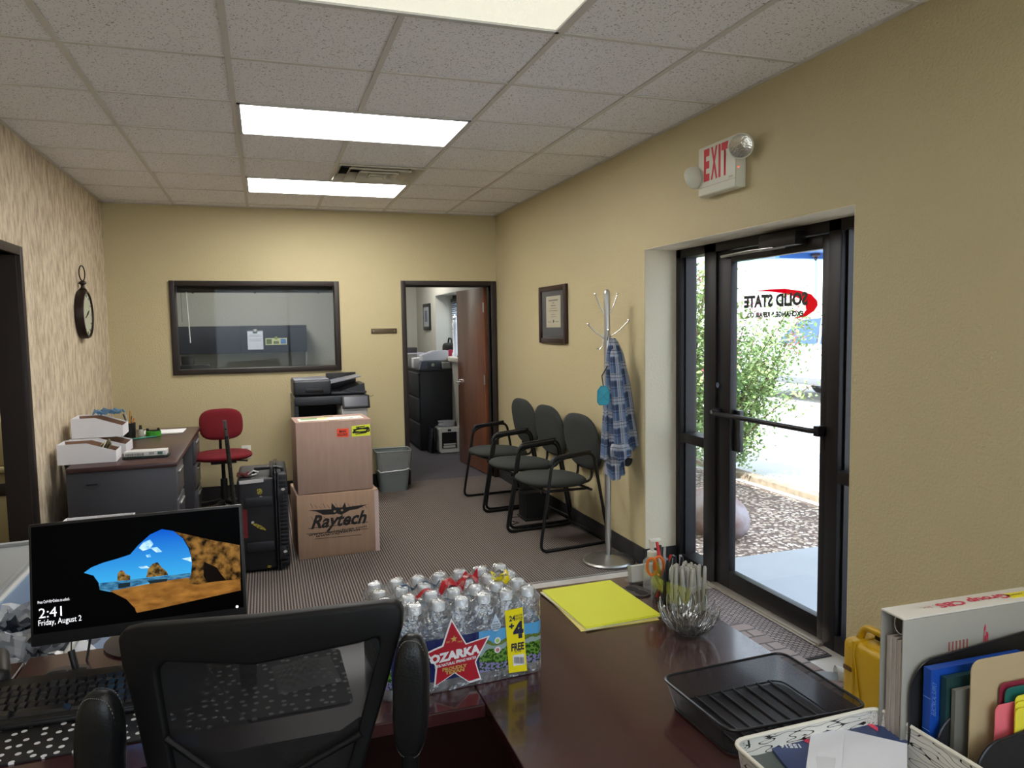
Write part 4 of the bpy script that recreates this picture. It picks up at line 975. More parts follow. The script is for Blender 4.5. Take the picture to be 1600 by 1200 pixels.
def hang(z0, z1, c0, c1, w0, w1_, d0, d1, folds, ph, bulge=0, hem=.0, yoff=0, NU=72, NV=34, uo=0):
    def fn(u, v):
        a = 2 * PI * u; e = min(1, v * 7) ** .5
        w = (w0 + (w1_ - w0) * v + bulge * math.sin(PI * v)) * (.35 + .65 * e); d = (d0 + (d1 - d0) * v) * (.35 + .65 * e)
        f = 1 + (.10 + .13 * v) * math.sin(folds * a + ph + 1.2 * math.sin(3 * v)) + .05 * math.sin(11 * a + 5 * v)
        c = c0 + (c1 - c0) * v
        z = z0 + (z1 - z0) * v + hem * v * v * (math.sin(2 * a + ph) + .5 * math.sin(5 * a))
        return Rr * (c + w * math.cos(a) * f) + Tc * (yoff + d * math.sin(a) * f) + V((0, 0, z))
    return fn, NU, NV, (lambda a, c: (uo + a * 2 * PI * (w0 + w1_) * .5 * 1.3, c * (z0 - z1)))
def hang_part(name, lab, *a, **k_):
    fn, nu, nv, uvf = hang(*a, **k_); k = MB(); k.grid(fn, nu, nv, closed=True, uv=uvf); k.solid(.002); return k.build(name, PL, t, lab, ang=70)
def zz(v): return P(955, v, y=CY).z
hang_part('shirt_body', None, zz(528), zz(700), .035, .085, .040, .098, .05, .065, 5, .4, .012, .012)
hang_part('shirt_tail', None, zz(640), zz(744), .03, .045, .06, .055, .05, .055, 4, 1.4, 0, .015, yoff=.01, uo=.03)
hang_part('sleeve', None, zz(545), zz(712), .03, .078, .030, .040, .03, .035, 3, .2, .004, .006, yoff=.075, uo=.2, NU=40)
hang_part('sleeve', None, zz(560), zz(702), .06, .150, .028, .034, .03, .035, 3, 2, .004, .01, yoff=-.01, uo=.07, NU=40)
hang_part('sleeve', None, zz(600), zz(716), -.005, -.012, .018, .032, .02, .03, 4, .8, 0, .006, yoff=.02, uo=.12, NU=40)
hang_part('cuff', None, zz(688), zz(712), .062, .075, .046, .050, .04, .045, 4, 1, .01, .008, yoff=.085, uo=.3, NU=40, NV=8)
t = thing('fly_swatter', 'teal plastic swatter head hanging from the coat stand', 'fly swatter', (CX, CY, 0))
c = P(943, 618, y=CY - .09); c = V((c.x - CX, -.09, c.z)); TEAL = mat('teal_plastic', (20, 128, 150), .35)
Mh = frame_m(c, Rr, V((0, 0, 1)))
k = MB(Mh); pl = [(-.038, -.04), (-.026, -.058), (.024, -.058), (.036, -.04), (.036, .03), (.02, .058), (-.016, .058), (-.036, .03)]
k.prism(pl, lambda a, b_: (a, b_, -.0015), lambda a, b_: (a, b_, .0015)); k.build('swatter_blade', mat('teal_plastic_thin', (40, 150, 168), .4), t, smooth=False)
k = MB(Mh); k.tube([(a, b_, 0) for a, b_ in pl], .0035, closed=True); k.tube([(-.036, .03, .003), (.036, -.04, .003)], .0016); k.tube([(.036, .03, .003), (-.038, -.04, .003)], .0016); k.build('swatter_rim', TEAL, t)
k = MB(); k.tube([c + V((0, 0, .055)), c + Rr * .012 + V((0, .05, .12)), Rr * .02 + V((0, -.02, zz(560)))], .004); k.build('swatter_handle', mat('dark_grey_handle', (50, 50, 54), .5), t)
t = thing('dark_mesh_cap', 'dark mesh cap hanging under the plaid shirt', 'cap', (CX, CY, 0))
k = MB(); cc = P(980, 717, y=CY); cc = V((cc.x - CX, 0, cc.z)); 
k.grid(lambda u, v: cc + Rr * (.035 * math.cos(2 * PI * u) * math.cos(v * PI / 2)) + Tc * (.035 * math.sin(2 * PI * u) * math.cos(v * PI / 2)) - V((0, 0, .05 * math.sin(v * PI / 2))), 24, 8, closed=True); bmesh.ops.remove_doubles(k.bm, verts=k.bm.verts, dist=.0005); k.solid(.002)
k.build('cap_crown', mat('dark_grey_mesh', (48, 50, 54), .8), t)
# ================================================================ OFFICE BEYOND THE INTERIOR WINDOW
t = thing('overhead_cabinet', 'long charcoal overhead cabinet seen through the interior window', 'cabinet', (0, 6.2, 0))
OC = mat('charcoal_cabinet', (44, 47, 56), .6)
c0, c1 = P(262, 512, y=6.2), P(480, 551, y=6.2)
MB().box((c0.x - .3, .01, 1.28), (c1.x, .34, 1.61), .003).build('cabinet_body', OC, t)
xm = P(376, 530, y=6.2).x
for a, b_ in ((c0.x - .3, xm - .003), (xm + .003, c1.x)): MB().box((a, -.012, 1.282), (b_, .009, 1.608), .004).build('cabinet_door', OC, t)
q = P(473, 565, y=6.2)
k = MB(); k.box((c1.x - .02, .0, 1.0), (c1.x, .34, 1.28)); k.build('side_support', mat('grey_panel', (120, 120, 122), .6), t)
def clipd(u0, v0, u1, v1, y=6.186): a, b_ = P(u0, v1, y=y), P(u1, v0, y=y); return a, b_
a, b_ = clipd(387, 516, 411, 547)
t = thing('clipboard', 'clipboard with a white sheet hanging on the overhead cabinet', 'clipboard', ((a.x + b_.x) / 2, 6.18, (a.z + b_.z) / 2))
w, h = b_.x - a.x, b_.z - a.z
MB().box((-w / 2, 0, -h / 2), (w / 2, .006, h / 2), .001).build('board', mat('grey_board', (120, 120, 120), .6), t)
MB().box((-w / 2 + .005, -.002, -h / 2 + .005), (w / 2 - .005, -.0005, h / 2 - .012)).build('sheet', mat('bluish_white_sheet', (214, 218, 232), .7), t)
k = MB(); k.box((-.025, -.012, h / 2 - .03), (.025, 0, h / 2 + .012), .003); k.build('clip', STEEL, t)
k = MB(Matrix.Translation((0, -.0022, 0)) @ Matrix.Rotation(PI / 2, 4, 'X')); [k.box((-w / 2 + .02, y, 0), (w / 2 - .025, y + .003, .0004)) for y in (.06, .045, .01, -.01)]; k.build('print_line', mat('grey_ink', (110, 104, 92)), t)
a, b_ = clipd(415, 528, 448, 539)
t = thing('photo_strip', 'strip of small pictures clipped to the overhead cabinet', 'picture', ((a.x + b_.x) / 2, 6.184, (a.z + b_.z) / 2))
w, h = b_.x - a.x, b_.z - a.z
MB().box((-w / 2, 0, -h / 2), (w / 2, .002, h / 2)).build('strip', mat('pale_yellow_card', (206, 208, 160), .6), t)
for i, c in enumerate(((96, 110, 70), (120, 126, 90), (90, 130, 190))): MB().box((-w / 2 + .01 + i * w / 3, -.001, -h / 2 + .01), (-w / 2 + (i + 1) * w / 3 - .01, -.0002, h / 2 - .025 * (i % 2) - .01)).build('picture', mat('strip_pic_%d' % i, c, .6), t)
k = MB(); k.box((-.015, -.01, h / 2 - .012), (.015, 0, h / 2 + .02), .004); k.build('clip', mat('green_clip', (130, 150, 60), .4), t)
# chairs behind the window sill
q = P(300, 572, y=4.6)
t = thing('desk_chair', 'dark chair back with an armrest low behind the interior window, left', 'chair', (q.x, 4.6, 0))
k = MB(); k.box((-.16, 0, 1.0), (.17, .03, q.z + .01), .01); k.build('chair_back', BLK, t); k = MB(); k.box((-.12, .25, .95), (.0, .28, q.z + .09), .01); k.build('headrest', BLK, t)
k = MB(); k.cyl((0, .1, .1), (0, .1, 1.02), .02); k.build('post', BLK, t); k = MB(); k.box((-.25, -.15, 0), (.25, .35, .1), .02); k.build('base', BLK, t)
q = P(417, 575, y=4.7)
t = thing('desk_chair', 'rounded dark chair back low behind the middle of the interior window', 'chair', (q.x, 4.7, 0))
k = MB(); k.prism([(.20 * math.cos(a), .08 * math.sin(a)) for a in [PI * i / 16 for i in range(17)]] + [(-.2, -.3), (.2, -.3)], lambda a, c: (a, 0, q.z - .07 + c), lambda a, c: (a, .04, q.z - .07 + c)); k.build('chair_back', BLK, t, smooth=False)
k = MB(); k.cyl((0, .02, .1), (0, .02, .85), .02); k.build('post', BLK, t); k = MB(); k.box((-.22, -.2, 0), (.22, .25, .1), .02); k.build('base', BLK, t)

# ================================================================ OFFICE BEYOND THE DOORWAY
q = P(674, 514, x=XR); q0 = P(662, 480, x=XR)
t = thing('framed_picture', 'black framed picture on the office wall seen through the doorway', 'picture frame', (XR, 7.18, 1.70))
k = MB(); k.box((-.02, -.23, -.18), (0, .23, .20), .004); k.build('frame', BLK, t); MB().box((-.022, -.17, -.13), (-.0205, .17, .15)).build('picture', mat('pale_document', (150, 156, 162), .4), t); MB().box((-.0235, -.09, -.06), (-.0225, .09, .10)).build('print', mat('grey_blue_print', (90, 100, 116), .5), t)
t = thing('filing_cabinet', 'black three drawer lateral filing cabinet through the doorway', 'filing cabinet', (1.93, 5.78, 0))
FC = mat('black_cabinet_metal', (30, 31, 35), .45)
MB().box((0, 0, .0), (.41, .91, 1.0), .004).build('cabinet_body', FC, t); MB().box((-.012, -.006, 1.0), (.412, .916, 1.03), .004).build('cabinet_top', FC, t)
for z in (.04, .36, .68): dr = MB().box((-.018, .012, z), (0, .898, z + .30), .004).build('drawer', mat('drawer_front_black', (46, 48, 54), .35), t); MB().box((-.03, .02, z + .285), (-.016, .89, z + .30), .002).build('drawer_pull', mat('grey_pull', (104, 106, 112), .35, .5), dr)
def on_cab(u, v, y): p = P(u, v, y=y); return p.x
# things on the cabinet
t = parts_bin('white parts bin on top of the black filing cabinet', (2.335, 6.10, 1.135), PI, .34, .20, .12)
t = thing('cash_box', 'grey box with a round label under the white bin on the filing cabinet', 'box', (2.12, 5.90, 1.031)); k = MB(); k.box((-.12, -.08, 0), (.10, .18, .098), .004); k.build('box_body', mat('slate_box', (76, 78, 84), .5), t)
k = MB(); k.lathe([(0, 0), (.02, 0), (.02, .002), (0, .002)], 18); o = k.build('round_label', mat('pale_green_print'), t); o.rotation_euler = (PI / 2, 0, 0); o.location = (-.01, -.081, .05)
t = thing('small_carton', 'small plain grey carton at the wall end of the filing cabinet', 'box', (2.285, 5.86, 1.031)); MB().box((-.055, -.06, 0), (.055, .10, .075), .003).build('carton', mat('light_grey_carton', (150, 150, 148), .7), t)
t = thing('white_carton', 'small white carton at the drawer side of the filing cabinet', 'box', (1.99, 6.20, 1.031)); MB().box((-.06, -.05, 0), (.08, .10, .13), .003).build('carton', WCARD, t)
t = thing('file_holder', 'grey sloped file holder at the front corner of the filing cabinet', 'file holder', (1.955, 5.83, 1.031)); k = MB(); k.prism([(0, 0), (.10, 0), (.10, .10), (.03, .10)], lambda a, c: (a - .02, -.03, c), lambda a, c: (a - .02, .08, c)); k.build('holder', mat('slate_blue_plastic', (92, 96, 112), .5), t, smooth=False); 
# desk further back with a printer
t = thing('office_table', 'dark table along the far office wall', 'table', (1.95, 6.85, 0)); k = MB(); k.box((-.35, 0, .88), (.39, 1.1, .92), .004); k.build('table_top', DTOP, t)
for x in (-.32, .34):
    for y in (.04, 1.04): MB().box((x - .02, y - .02, 0), (x + .02, y + .02, .88)).build('leg', BLK, t)
q = P(672, 545, y=7.0)
t = thing('printer', 'pale grey printer on the far office table', 'printer', (min(q.x - .03, 2.19), 7.25, .921)); k = MB(); k.box((-.16, -.0, 0), (.14, .35, .16), .01); k.box((-.16, .0, .17), (.13, .34, .27), .012); k.build('printer_body', mat('printer_silver', (176, 178, 190), .4), t); k = MB(); k.box((-.13, .05, .27), (.02, .25, .35), .01); k.build('scanner_lid', mat('printer_dark', (60, 58, 62), .4), t)
q = P(649, 560, y=7.3)
t = thing('file_box', 'grey upright file box at the left of the far office table', 'box', (q.x - .1, 7.1, .921)); MB().box((-.09, 0, 0), (.09, .2, .26), .004).build('box_body', mat('file_box_grey', (110, 110, 106), .6), t)
# window sill things
q = P(697, 548, x=2.42)
t = thing('black_bag', 'black bag on the office window sill', 'bag', (2.47, 6.35, OWZ0 + .005)); k = MB(); k.box((-.08, -.16, 0), (.07, .16, .17), .05, 3); k.build('bag_body', BLKM, t); k = MB(); k.tube(bez([(0, -.1, .15), (0, -.07, .23), (0, .07, .23), (0, .1, .15)], 4, .04), .012); k.build('bag_handle', BLKM, t)
t = thing('white_figurine', 'slim white ornament on the office window sill', 'ornament', (2.45, 5.98, OWZ0 + .005)); MB().lathe([(0, 0), (.045, 0), (.045, .03), (.03, .06), (.028, .36), (.04, .42), (.02, .47), (.03, .50), (0, .55)], 20).build('ornament_body', mat('glossy_white', (222, 224, 228), .3), t)
t = thing('red_flower_pot', 'small red item on the office window sill', 'ornament', (2.42, 6.12, OWZ0 + .005)); MB().lathe([(0, 0), (.04, 0), (.05, .04), (.04, .08), (0, .085)], 18).build('pot', mat('crimson', (150, 30, 60), .5), t)
t = thing('sill_ornament', 'clear branching ornament low on the office window sill', 'ornament', (2.45, 5.72, OWZ0 + .005))
k = MB(); k.lathe([(0, 0), (.05, 0), (.04, .02), (0, .03)], 16); k.build('foot', BLK, t); k = MB()
for a in range(6): k.tube([(0, 0, .02), (.03 * math.cos(a), .06 * math.sin(a * 1.3), .10), (.04 * math.cos(a), .11 * math.sin(a * 1.3), .17 + .01 * a)], .006)
k.build('branches', mat('glossy_white'), t)
# 3d printer on the floor
q0, q1 = P(684, 708, z=0), P(723, 706, z=0)
t = thing('desktop_printer', 'white rounded cube printer with an open black chamber on the office floor', 'printer', (q0.x + .02, q0.y - .01, 0), 0)
w = .265; hz = .31; PW = mat('printer_white', (214, 214, 210), .35)
k = MB(Matrix.Translation((w / 2, 0, hz / 2)) @ Matrix.Rotation(PI / 2, 4, 'X')); outp = rrect(w, hz, .035, 6); inp = rrect(w - .07, hz - .10, .012, 6, 0, -.005)
for z0 in (0, -.26):
    pass
A = [k._v((x, y, 0)) for x, y in outp]; B = [k._v((x, y, 0)) for x, y in inp]; C_ = [k._v((x, y, -.26)) for x, y in outp]; D = [k._v((x, y, -.24)) for x, y in inp]
n = len(outp)
for i in range(n): j = (i + 1) % n; k.bm.faces.new((A[i], A[j], B[j], B[i])); k.bm.faces.new((A[i], C_[i], C_[j], A[j])); k.bm.faces.new((B[i], B[j], D[j], D[i]))
k.bm.faces.new(C_); k.bm.faces.new(D)
k.build('printer_shell', PW, t)
MB().box((.038, .02, .05), (w - .038, .2, hz - .06)).build('black_chamber', BLKM, t)
k = MB(); k.box((.055, .005, .055), (w - .055, .16, .085), .006); k.build('print_bed', PW, t); k = MB(); k.box((.06, .0, .095), (w - .05, .15, .110), .004); k.build('bed_plate', PW, t)
k = MB(); k.box((w / 2 - .022, -.004, hz - .045), (w / 2 + .022, -.0005, hz - .018), .001); k.build('display', BLK, t)
t = thing('plastic_bag', 'crumpled clear plastic bag on top of the white cube printer', 'bag', (q0.x + .15, q0.y + .12, hz + .002))
k = MB(); k.lathe([(0, 0), (.1, 0), (.115, .02), (.10, .05), (.11, .07), (0, .075)], 24, sy=.8)
for v in k.bm.verts: v.co += V((noise.noise(v.co * 30) * .02, noise.noise(v.co * 33 + V((5, 0, 0))) * .02, abs(noise.noise(v.co * 40)) * .012 if v.co.z > .01 else 0))
k.build('bag_film', mat('crumpled_white_film', (160, 164, 168), .3, bump=(60, .8)), t)
t = thing('dark_folder', 'dark panels leaning between the filing cabinet and the cube printer', 'panel', (q0.x - .09, q0.y + .02, 0))
k = MB(Matrix.Rotation(.10, 4, 'Y')); k.box((0, 0, .0), (.02, .2, .30), .002); k.build('panel', mat('dark_blue_grey_panel', (40, 42, 52), .4), t); k = MB(Matrix.Translation((.04, 0, 0)) @ Matrix.Rotation(.06, 4, 'Y')); k.box((0, 0, 0), (.03, .2, .31), .002); k.build('panel', BLK, t)

# ================================================================ BACK ROOM AT THE LEFT EDGE
q = P(4, 790, y=2.6)
t = thing('storage_bin', 'tall beige plastic bin with a dark band beyond the left doorway', 'bin', (q.x - .13, 2.6, 0))
BGE = mat('beige_plastic', (176, 164, 120), .45)
MB().box((-.28, -.2, 0), (.28, .3, .62), .03, 3).build('bin_body', BGE, t); MB().box((-.30, -.22, .62), (.30, .32, .66), .012).build('rim', BGE, t); MB().box((-.27, -.19, .66), (.27, .29, .98), .03, 3).build('bin_lid', BGE, t); MB().box((-.285, -.205, .46), (.285, .305, .55), .01).build('dark_band', mat('dark_band', (44, 40, 36), .5), t)
t = thing('storage_shelf', 'dark metal shelf of supplies beyond the left doorway', 'shelf', (-2.0, 3.2, 0))
for z in (.5, 1.0, 1.25, 1.55): MB().box((-.8, 0, z), (.8, .4, z + .03)).build('shelf_board', mat('shelf_dark', (48, 46, 44), .5), t)
for x in (-.8, .77):
    for y in (0, .37): MB().box((x, y, 0), (x + .03, y + .03, 1.9)).build('post', mat('shelf_dark'), t)
for i, (x, z, w, h, c, lb) in enumerate(((.2, 1.03, .35, .14, (190, 190, 186), 'white carton on the back room shelf, third board'), (.15, 1.28, .3, .10, (200, 190, 150), 'cream carton on the back room shelf, upper board'), (.55, 1.28, .18, .16, (120, 120, 120), 'grey carton on the back room shelf, upper board right end'), (.2, 1.58, .4, .18, (196, 196, 196), 'pale carton on the topmost back room shelf board'), (.62, 1.03, .15, .18, (60, 70, 64), 'dark green carton on the back room shelf, third board right end'))):
    t = thing('supply_carton', lb, 'box', (-2.0 + x, 3.3, z)); MB().box((-w / 2 + .1, -.12, 0), (w / 2 + .1, .1, h), .004).build('carton', mat('supply_%d' % i, c, .6), t)

# ================================================================ OUTDOORS
GZ = -.03
b = MB(); b.face([(XO, -8, GZ), (4.55, -8, GZ), (4.55, .80, GZ), (XO, .80, GZ)]); o = b.build('concrete_walk', mat('pale_concrete', (156, 160, 166), .85, var=(3, (144, 148, 154), .3)), smooth=False); o['kind'] = 'structure'
def gravel():
    m, N, L, out = nodes_mat('brown_gravel'); tc = N.new('ShaderNodeTexCoord'); v = N.new('ShaderNodeTexVoronoi'); v.inputs['Scale'].default_value = 28; L.new(tc.outputs['Object'], v.inputs['Vector'])
    sx = N.new('ShaderNodeSeparateColor'); L.new(v.outputs['Color'], sx.inputs[0])
    r = N.new('ShaderNodeValToRGB'); e = r.color_ramp.elements; e[0].color = (*lin((150, 128, 114)), 1); e[1].color = (*lin((226, 212, 200)), 1); e.new(.5).color = (*lin((190, 170, 154)), 1); L.new(sx.outputs[0], r.inputs[0])
    d = mathn(N, L, 'MULTIPLY', v.outputs['Distance'], 1.3, True); c = mixc(N, L, mathn(N, L, 'GREATER_THAN', d, .62), r.outputs[0], (110, 94, 86))
    p = princ(N, L, out, c, .9); bp_ = N.new('ShaderNodeBump'); bp_.invert = True; bp_.inputs['Strength'].default_value = 1; bp_.inputs['Distance'].default_value = .02; L.new(v.outputs['Distance'], bp_.inputs['Height']); L.new(bp_.outputs[0], p.inputs['Normal']); return m
b = MB(); b.grid(lambda u, v: (XO + u * 1.87, .80 + v * 9, GZ - .012 + .012 * noise.noise(V((u * 18, v * 80, 0)))), 60, 240); o = b.build('gravel_bed', gravel()); tag(o, 'brown gravel bed beside the concrete walk outside the door', 'gravel', kind='stuff')
b = MB(); b.box((4.63, .80, -.15), (4.76, 12, GZ + .055), .008); tag(b.build('kerb', mat('concrete_kerb', (176, 160, 140), .85, var=(14, (120, 108, 96), .3))), 'low concrete kerb edging the gravel bed', 'kerb', kind=None)
b = MB(); b.face([(4.55, -8, GZ - .001), (60, -8, GZ - .001), (60, 60, GZ - .001), (4.55, 60, GZ - .001)]); o = b.build('driveway', mat('pale_driveway', (196, 194, 190), .9, var=(1.5, (180, 178, 174), .3)), smooth=False); o['kind'] = 'structure'
# boulder
t = thing('boulder', 'rounded brown and white boulder on the gravel by the door', 'rock', (3.30, 1.42, GZ))
k = MB(); bmesh.ops.create_icosphere(k.bm, subdivisions=4, radius=.24)
for v in k.bm.verts: n_ = noise.noise(v.co * 4) * .05 + noise.noise(v.co * 11) * .015; v.co = v.co * (1 + n_ * 3); v.co = V((v.co.x * .95, v.co.y * 1.3, v.co.z * .78 + .13))
k.build('rock', mat('marbled_rock', (120, 92, 84), .8, var=(5, (150, 142, 146), .12), bump=(12, .6)), t)
# far building
FB = mat('white_stucco', (226, 228, 228), .9); LB = mat('pale_blue_trim', (130, 178, 196), .6)
t = thing('far_building', 'white building with pale blue trim across the driveway', 'building', (19, 6, GZ))
MB().box((0, -12, 0), (8, 34, 5.2)).build('wall', FB, t); 
zt_ = P(1160, 408, x=19).z
MB().box((-.12, -12, zt_ - .05), (-.001, 34, zt_ + .05)).build('trim_band', LB, t)
yv = P(1273, 450, x=19).y - 6
for yy in (yv, yv + 10): MB().box((-.12, yy - .14, 0), (-.001, yy + .14, zt_ - .05)).build('downpipe', LB, t)
MB().box((-.3, -12, 5.2), (8, 34, 5.4)).build('roof_edge', FB, t)
# blue carport roof beyond the walk
cz = 2.9; cc = P(1158, 404, z=cz); BL = mat('blue_canopy_metal', (44, 104, 176), .45)
t = thing('entry_canopy', 'blue metal canopy roof over the parking outside the glass door', 'canopy', (cc.x, cc.y, GZ)); hz = cz - GZ
MB().box((0, -12, hz), (7, 0, hz + .06)).build('canopy_roof', BL, t); MB().box((0, -.05, hz + .06), (7, .03, hz + .22)).build('fascia', BL, t); MB().box((-.03, -12, hz), (-.001, .03, hz + .22)).build('fascia', BL, t)
for i in range(6): MB().box((.0, -1.2 - 2 * i, hz - .10), (7, -1.1 - 2 * i, hz - .001)).build('rafter', BL, t)
q = P(1258, 398, z=cz); k = MB(); k.lathe([(0, 0), (.08, 0), (.09, -.05), (.03, -.08), (.04, -.1), (0, -.16)], 16, (q.x - cc.x, q.y - cc.y - .3, hz - .001)); k.build('light_fitting', mat('dark_fitting', (60, 50, 60), .5), t)
for x, y in ((6.8, -.3), (6.8, -8), (3.4, -11.5)): MB().box((x, y, 0), (x + .14, y + .14, hz - .1)).build('post', BL, t)

# shrub with pink flowers
def shrub(label, loc, hgt, spread, stems, leaves, seed, dens=1.0):
    rnd = random.Random(seed); t = thing('flowering_shrub', label, 'shrub', loc, 0, None)
    pts = []; k = MB()
    for i in range(stems):
        a = rnd.uniform(0, 2 * PI); lean = rnd.uniform(.25, 1) * spread; hh = hgt * rnd.uniform(.55, 1)
        pl = [(V((.05 * math.cos(a), .05 * math.sin(a), 0)))]
        for j in range(1, 8): q = j / 7; pl.append(V((math.cos(a + q * .4) * lean * q ** 1.3, math.sin(a + q * .4) * lean * q ** 1.3, hh * (q - .18 * q * q * (lean / spread)) + .0)))
        k.tube(pl, [.012 - .009 * j / 7 for j in range(8)], 6); pts.append(pl)
    k.build('stems', mat('shrub_bark', (116, 92, 72), .8), t)
    lf = MB()
    for i in range(leaves):
        pl = rnd.choice(pts); q = rnd.uniform(.15, 1) * 7; j = min(6, int(q)); c = pl[j].lerp(pl[j + 1], q - j) + V((rnd.gauss(0, .11), rnd.gauss(0, .11), rnd.gauss(0, .09)))
        if c.z < .02: continue
        d_ = V((rnd.gauss(0, 1), rnd.gauss(0, 1), rnd.gauss(0, .6))).normalized(); w = d_.cross(V((rnd.gauss(0, 1), rnd.gauss(0, 1), 2))).normalized(); l_ = rnd.uniform(.035, .065); ww = l_ * .28
        lf.face([c, c + d_ * l_ * .5 + w * ww, c + d_ * l_, c + d_ * l_ * .5 - w * ww])
    o = lf.build('leaves', mat('bright_shrub_leaf', (104, 138, 80), .5, var=(3, (160, 182, 120), .2)), t, smooth=False, recalc=False); o['kind'] = 'stuff'
    fl = MB()
    for pl in pts:
        if rnd.random() < .55:
            tip = pl[-1]
            for i in range(38):
                c = tip + V((rnd.gauss(0, .035), rnd.gauss(0, .035), rnd.gauss(.02, .05))); d_ = V((rnd.gauss(0, 1), rnd.gauss(0, 1), rnd.gauss(0, 1))).normalized(); w = d_.orthogonal().normalized()
                fl.face([c, c + d_ * .012 + w * .01, c + d_ * .024, c + d_ * .012 - w * .01])
    o = fl.build('blossoms', mat('pink_blossom', (206, 70, 104), .6), t, smooth=False, recalc=False); o['kind'] = 'stuff'
    return t
shrub('large leafy shrub with pink blossoms outside the glass door', (P(1150, 732, z=GZ).x - .2, P(1150, 732, z=GZ).y - .15, GZ), 2.15, 1.0, 28, 15000, 4)
shrub('leafy shrub with pink blossoms outside the left sidelight', (P(1086, 752, z=GZ).x - .1, P(1086, 752, z=GZ).y + .1, GZ), 2.7, .8, 24, 11000, 9)

# white pickup / SUV
CWH = mat('white_car_paint', (226, 228, 232), .25, coat=.6); CGL = mat('tinted_car_glass', (66, 92, 128), .12); TY = mat('tyre_rubber', (54, 54, 56), .8); RIM = mat('alloy_rim', (190, 192, 196), .35, .8)
t = thing('car', 'white car parked across the driveway seen through the glass door', 'car', (10.1, 10.9, GZ))
# local: nose at y=0, length towards -y, width +x ; side plane at x=0
prof = [(0, .45), (-.05, .78), (-.25, .96), (-1.15, 1.10), (-1.35, 1.16), (-1.95, 1.66), (-2.4, 1.76), (-4.2, 1.76), (-4.75, 1.55), (-4.95, 1.05), (-5.0, .5)]
def arch(cy): return [(cy - .44 * math.cos(PI * i / 10), .40 + .44 * math.sin(PI * i / 10)) for i in range(11)]
low = [(-5.0, .38)] + [(y, z) for y, z in arch(-3.95)] + [(y, z) for y, z in arch(-.98)] + [(0, .36)]
poly = prof + low
k = MB(); 
def inset(y, z): return .0 + (.16 * max(0, (z - 1.1) / .66))
A = [k._v((inset(y, z), y, z)) for y, z in poly]; B = [k._v((1.9 - inset(y, z), y, z)) for y, z in poly]
k.bm.faces.new(A); k.bm.faces.new(B[::-1]); n = len(poly)
for i in range(n): j = (i + 1) % n; k.bm.faces.new((A[i], B[i], B[j], A[j]))
k.build('car_body', CWH, t, ang=25)
def sidewin(pts):
    k = MB(); k.prism(pts, lambda y, z: (inset(y, z) - .006, y, z), lambda y, z: (inset(y, z) + .004, y, z)); return k.build('side_window', CGL, t, smooth=False)
sidewin([(-1.62, 1.16), (-2.12, 1.62), (-2.75, 1.66), (-2.75, 1.16)]); sidewin([(-2.85, 1.16), (-2.85, 1.66), (-3.7, 1.66), (-3.75, 1.16)]); sidewin([(-3.85, 1.16), (-3.82, 1.66), (-4.3, 1.62), (-4.6, 1.2)])
k = MB(); k.face([(.16, -1.38, 1.20), (1.74, -1.38, 1.20), (1.66, -1.9, 1.64), (.24, -1.9, 1.64)]); k.M = Matrix(); [setattr(v, 'co', v.co + V((0, .03, .012))) for v in k.bm.verts]; k.build('windscreen', CGL, t, smooth=False)
for cy in (-.98, -3.95):
    for x in (.0, 1.68):
        k = MB(); k.lathe([(.24, 0), (.35, 0), (.37, .03), (.37, .19), (.35, .22), (.24, .22)], 32, (x, cy, .35 - GZ * 0), ax='x'); wh = k.build('wheel', TY, t)
        k = MB(); k.lathe([(0, .03), (.06, .02), (.23, .05), (.245, .01), (.245, .2), (0, .2)], 32, (x, cy, .35), ax='x'); k.build('rim', RIM, wh)
for y in (-2.8, -3.78): k = MB(); k.box((-.004, y - .004, .5), (.0, y + .004, 1.14)); k.build('door_seam', mat('seam_dark', (110, 112, 116), .6), t)
for y in (-2.6, -3.6): k = MB(); k.box((-.03, y - .09, 1.0), (-.002, y + .09, 1.03), .006); k.build('door_handle', CWH, t)
k = MB(); k.box((-.16, -1.72, 1.12), (-.01, -1.55, 1.27), .03); k.build('wing_mirror', CWH, t)
k = MB(); k.box((.02, -.02, .70), (.40, .03, .86), .02); k.build('headlight', mat('headlight_glass', (200, 206, 214), .1), t); k = MB(); k.box((-.01, -4.9, .36), (.0, -1.45, .5), .003); k.build('sill_trim', mat('grey_sill', (120, 122, 126), .6), t)
# ================================================================ RECEPTION DESK
D = .72
def dz(u, v, z=None): return P(u, v, z=D if z is None else z)
CHERRY, N, L, out = nodes_mat('dark_cherry_veneer')
tc = N.new('ShaderNodeTexCoord'); mp = N.new('ShaderNodeMapping'); mp.inputs['Scale'].default_value = (3, 40, 3); L.new(tc.outputs['Object'], mp.inputs[0])
n_ = N.new('ShaderNodeTexNoise'); n_.inputs['Scale'].default_value = 1.5; n_.inputs['Detail'].default_value = 6; L.new(mp.outputs[0], n_.inputs[0])
pc = princ(N, L, out, mixc(N, L, n_.outputs[0], (44, 18, 20), (66, 30, 30)), .26); pc.inputs['Coat Weight'].default_value = .6; pc.inputs['Coat Roughness'].default_value = .09
far = (dz(840, 918).y + dz(985, 900).y) / 2; XRD = dz(1130, 970).x; XS = dz(820, 1200).x; YFR = dz(760, 1100).y + .0
t = thing('reception_desk', 'dark cherry L shaped reception desk in the foreground', 'desk', (0, 0, 0))
XLG = dz(20, 1060).x
def slab(pts, z0, z1): k = MB(); k.prism(pts, lambda a, c: (a, c, z0), lambda a, c: (a, c, z1)); bmesh.ops.bevel(k.bm, geom=[e for e in k.bm.edges], offset=.003, segments=2, affect='EDGES'); return k
slab([(XS, YFR), (XS, -3.9), (XRD, -3.9), (XRD, far), (XS + .0, far)], D - .03, D).build('return_top', CHERRY, t)
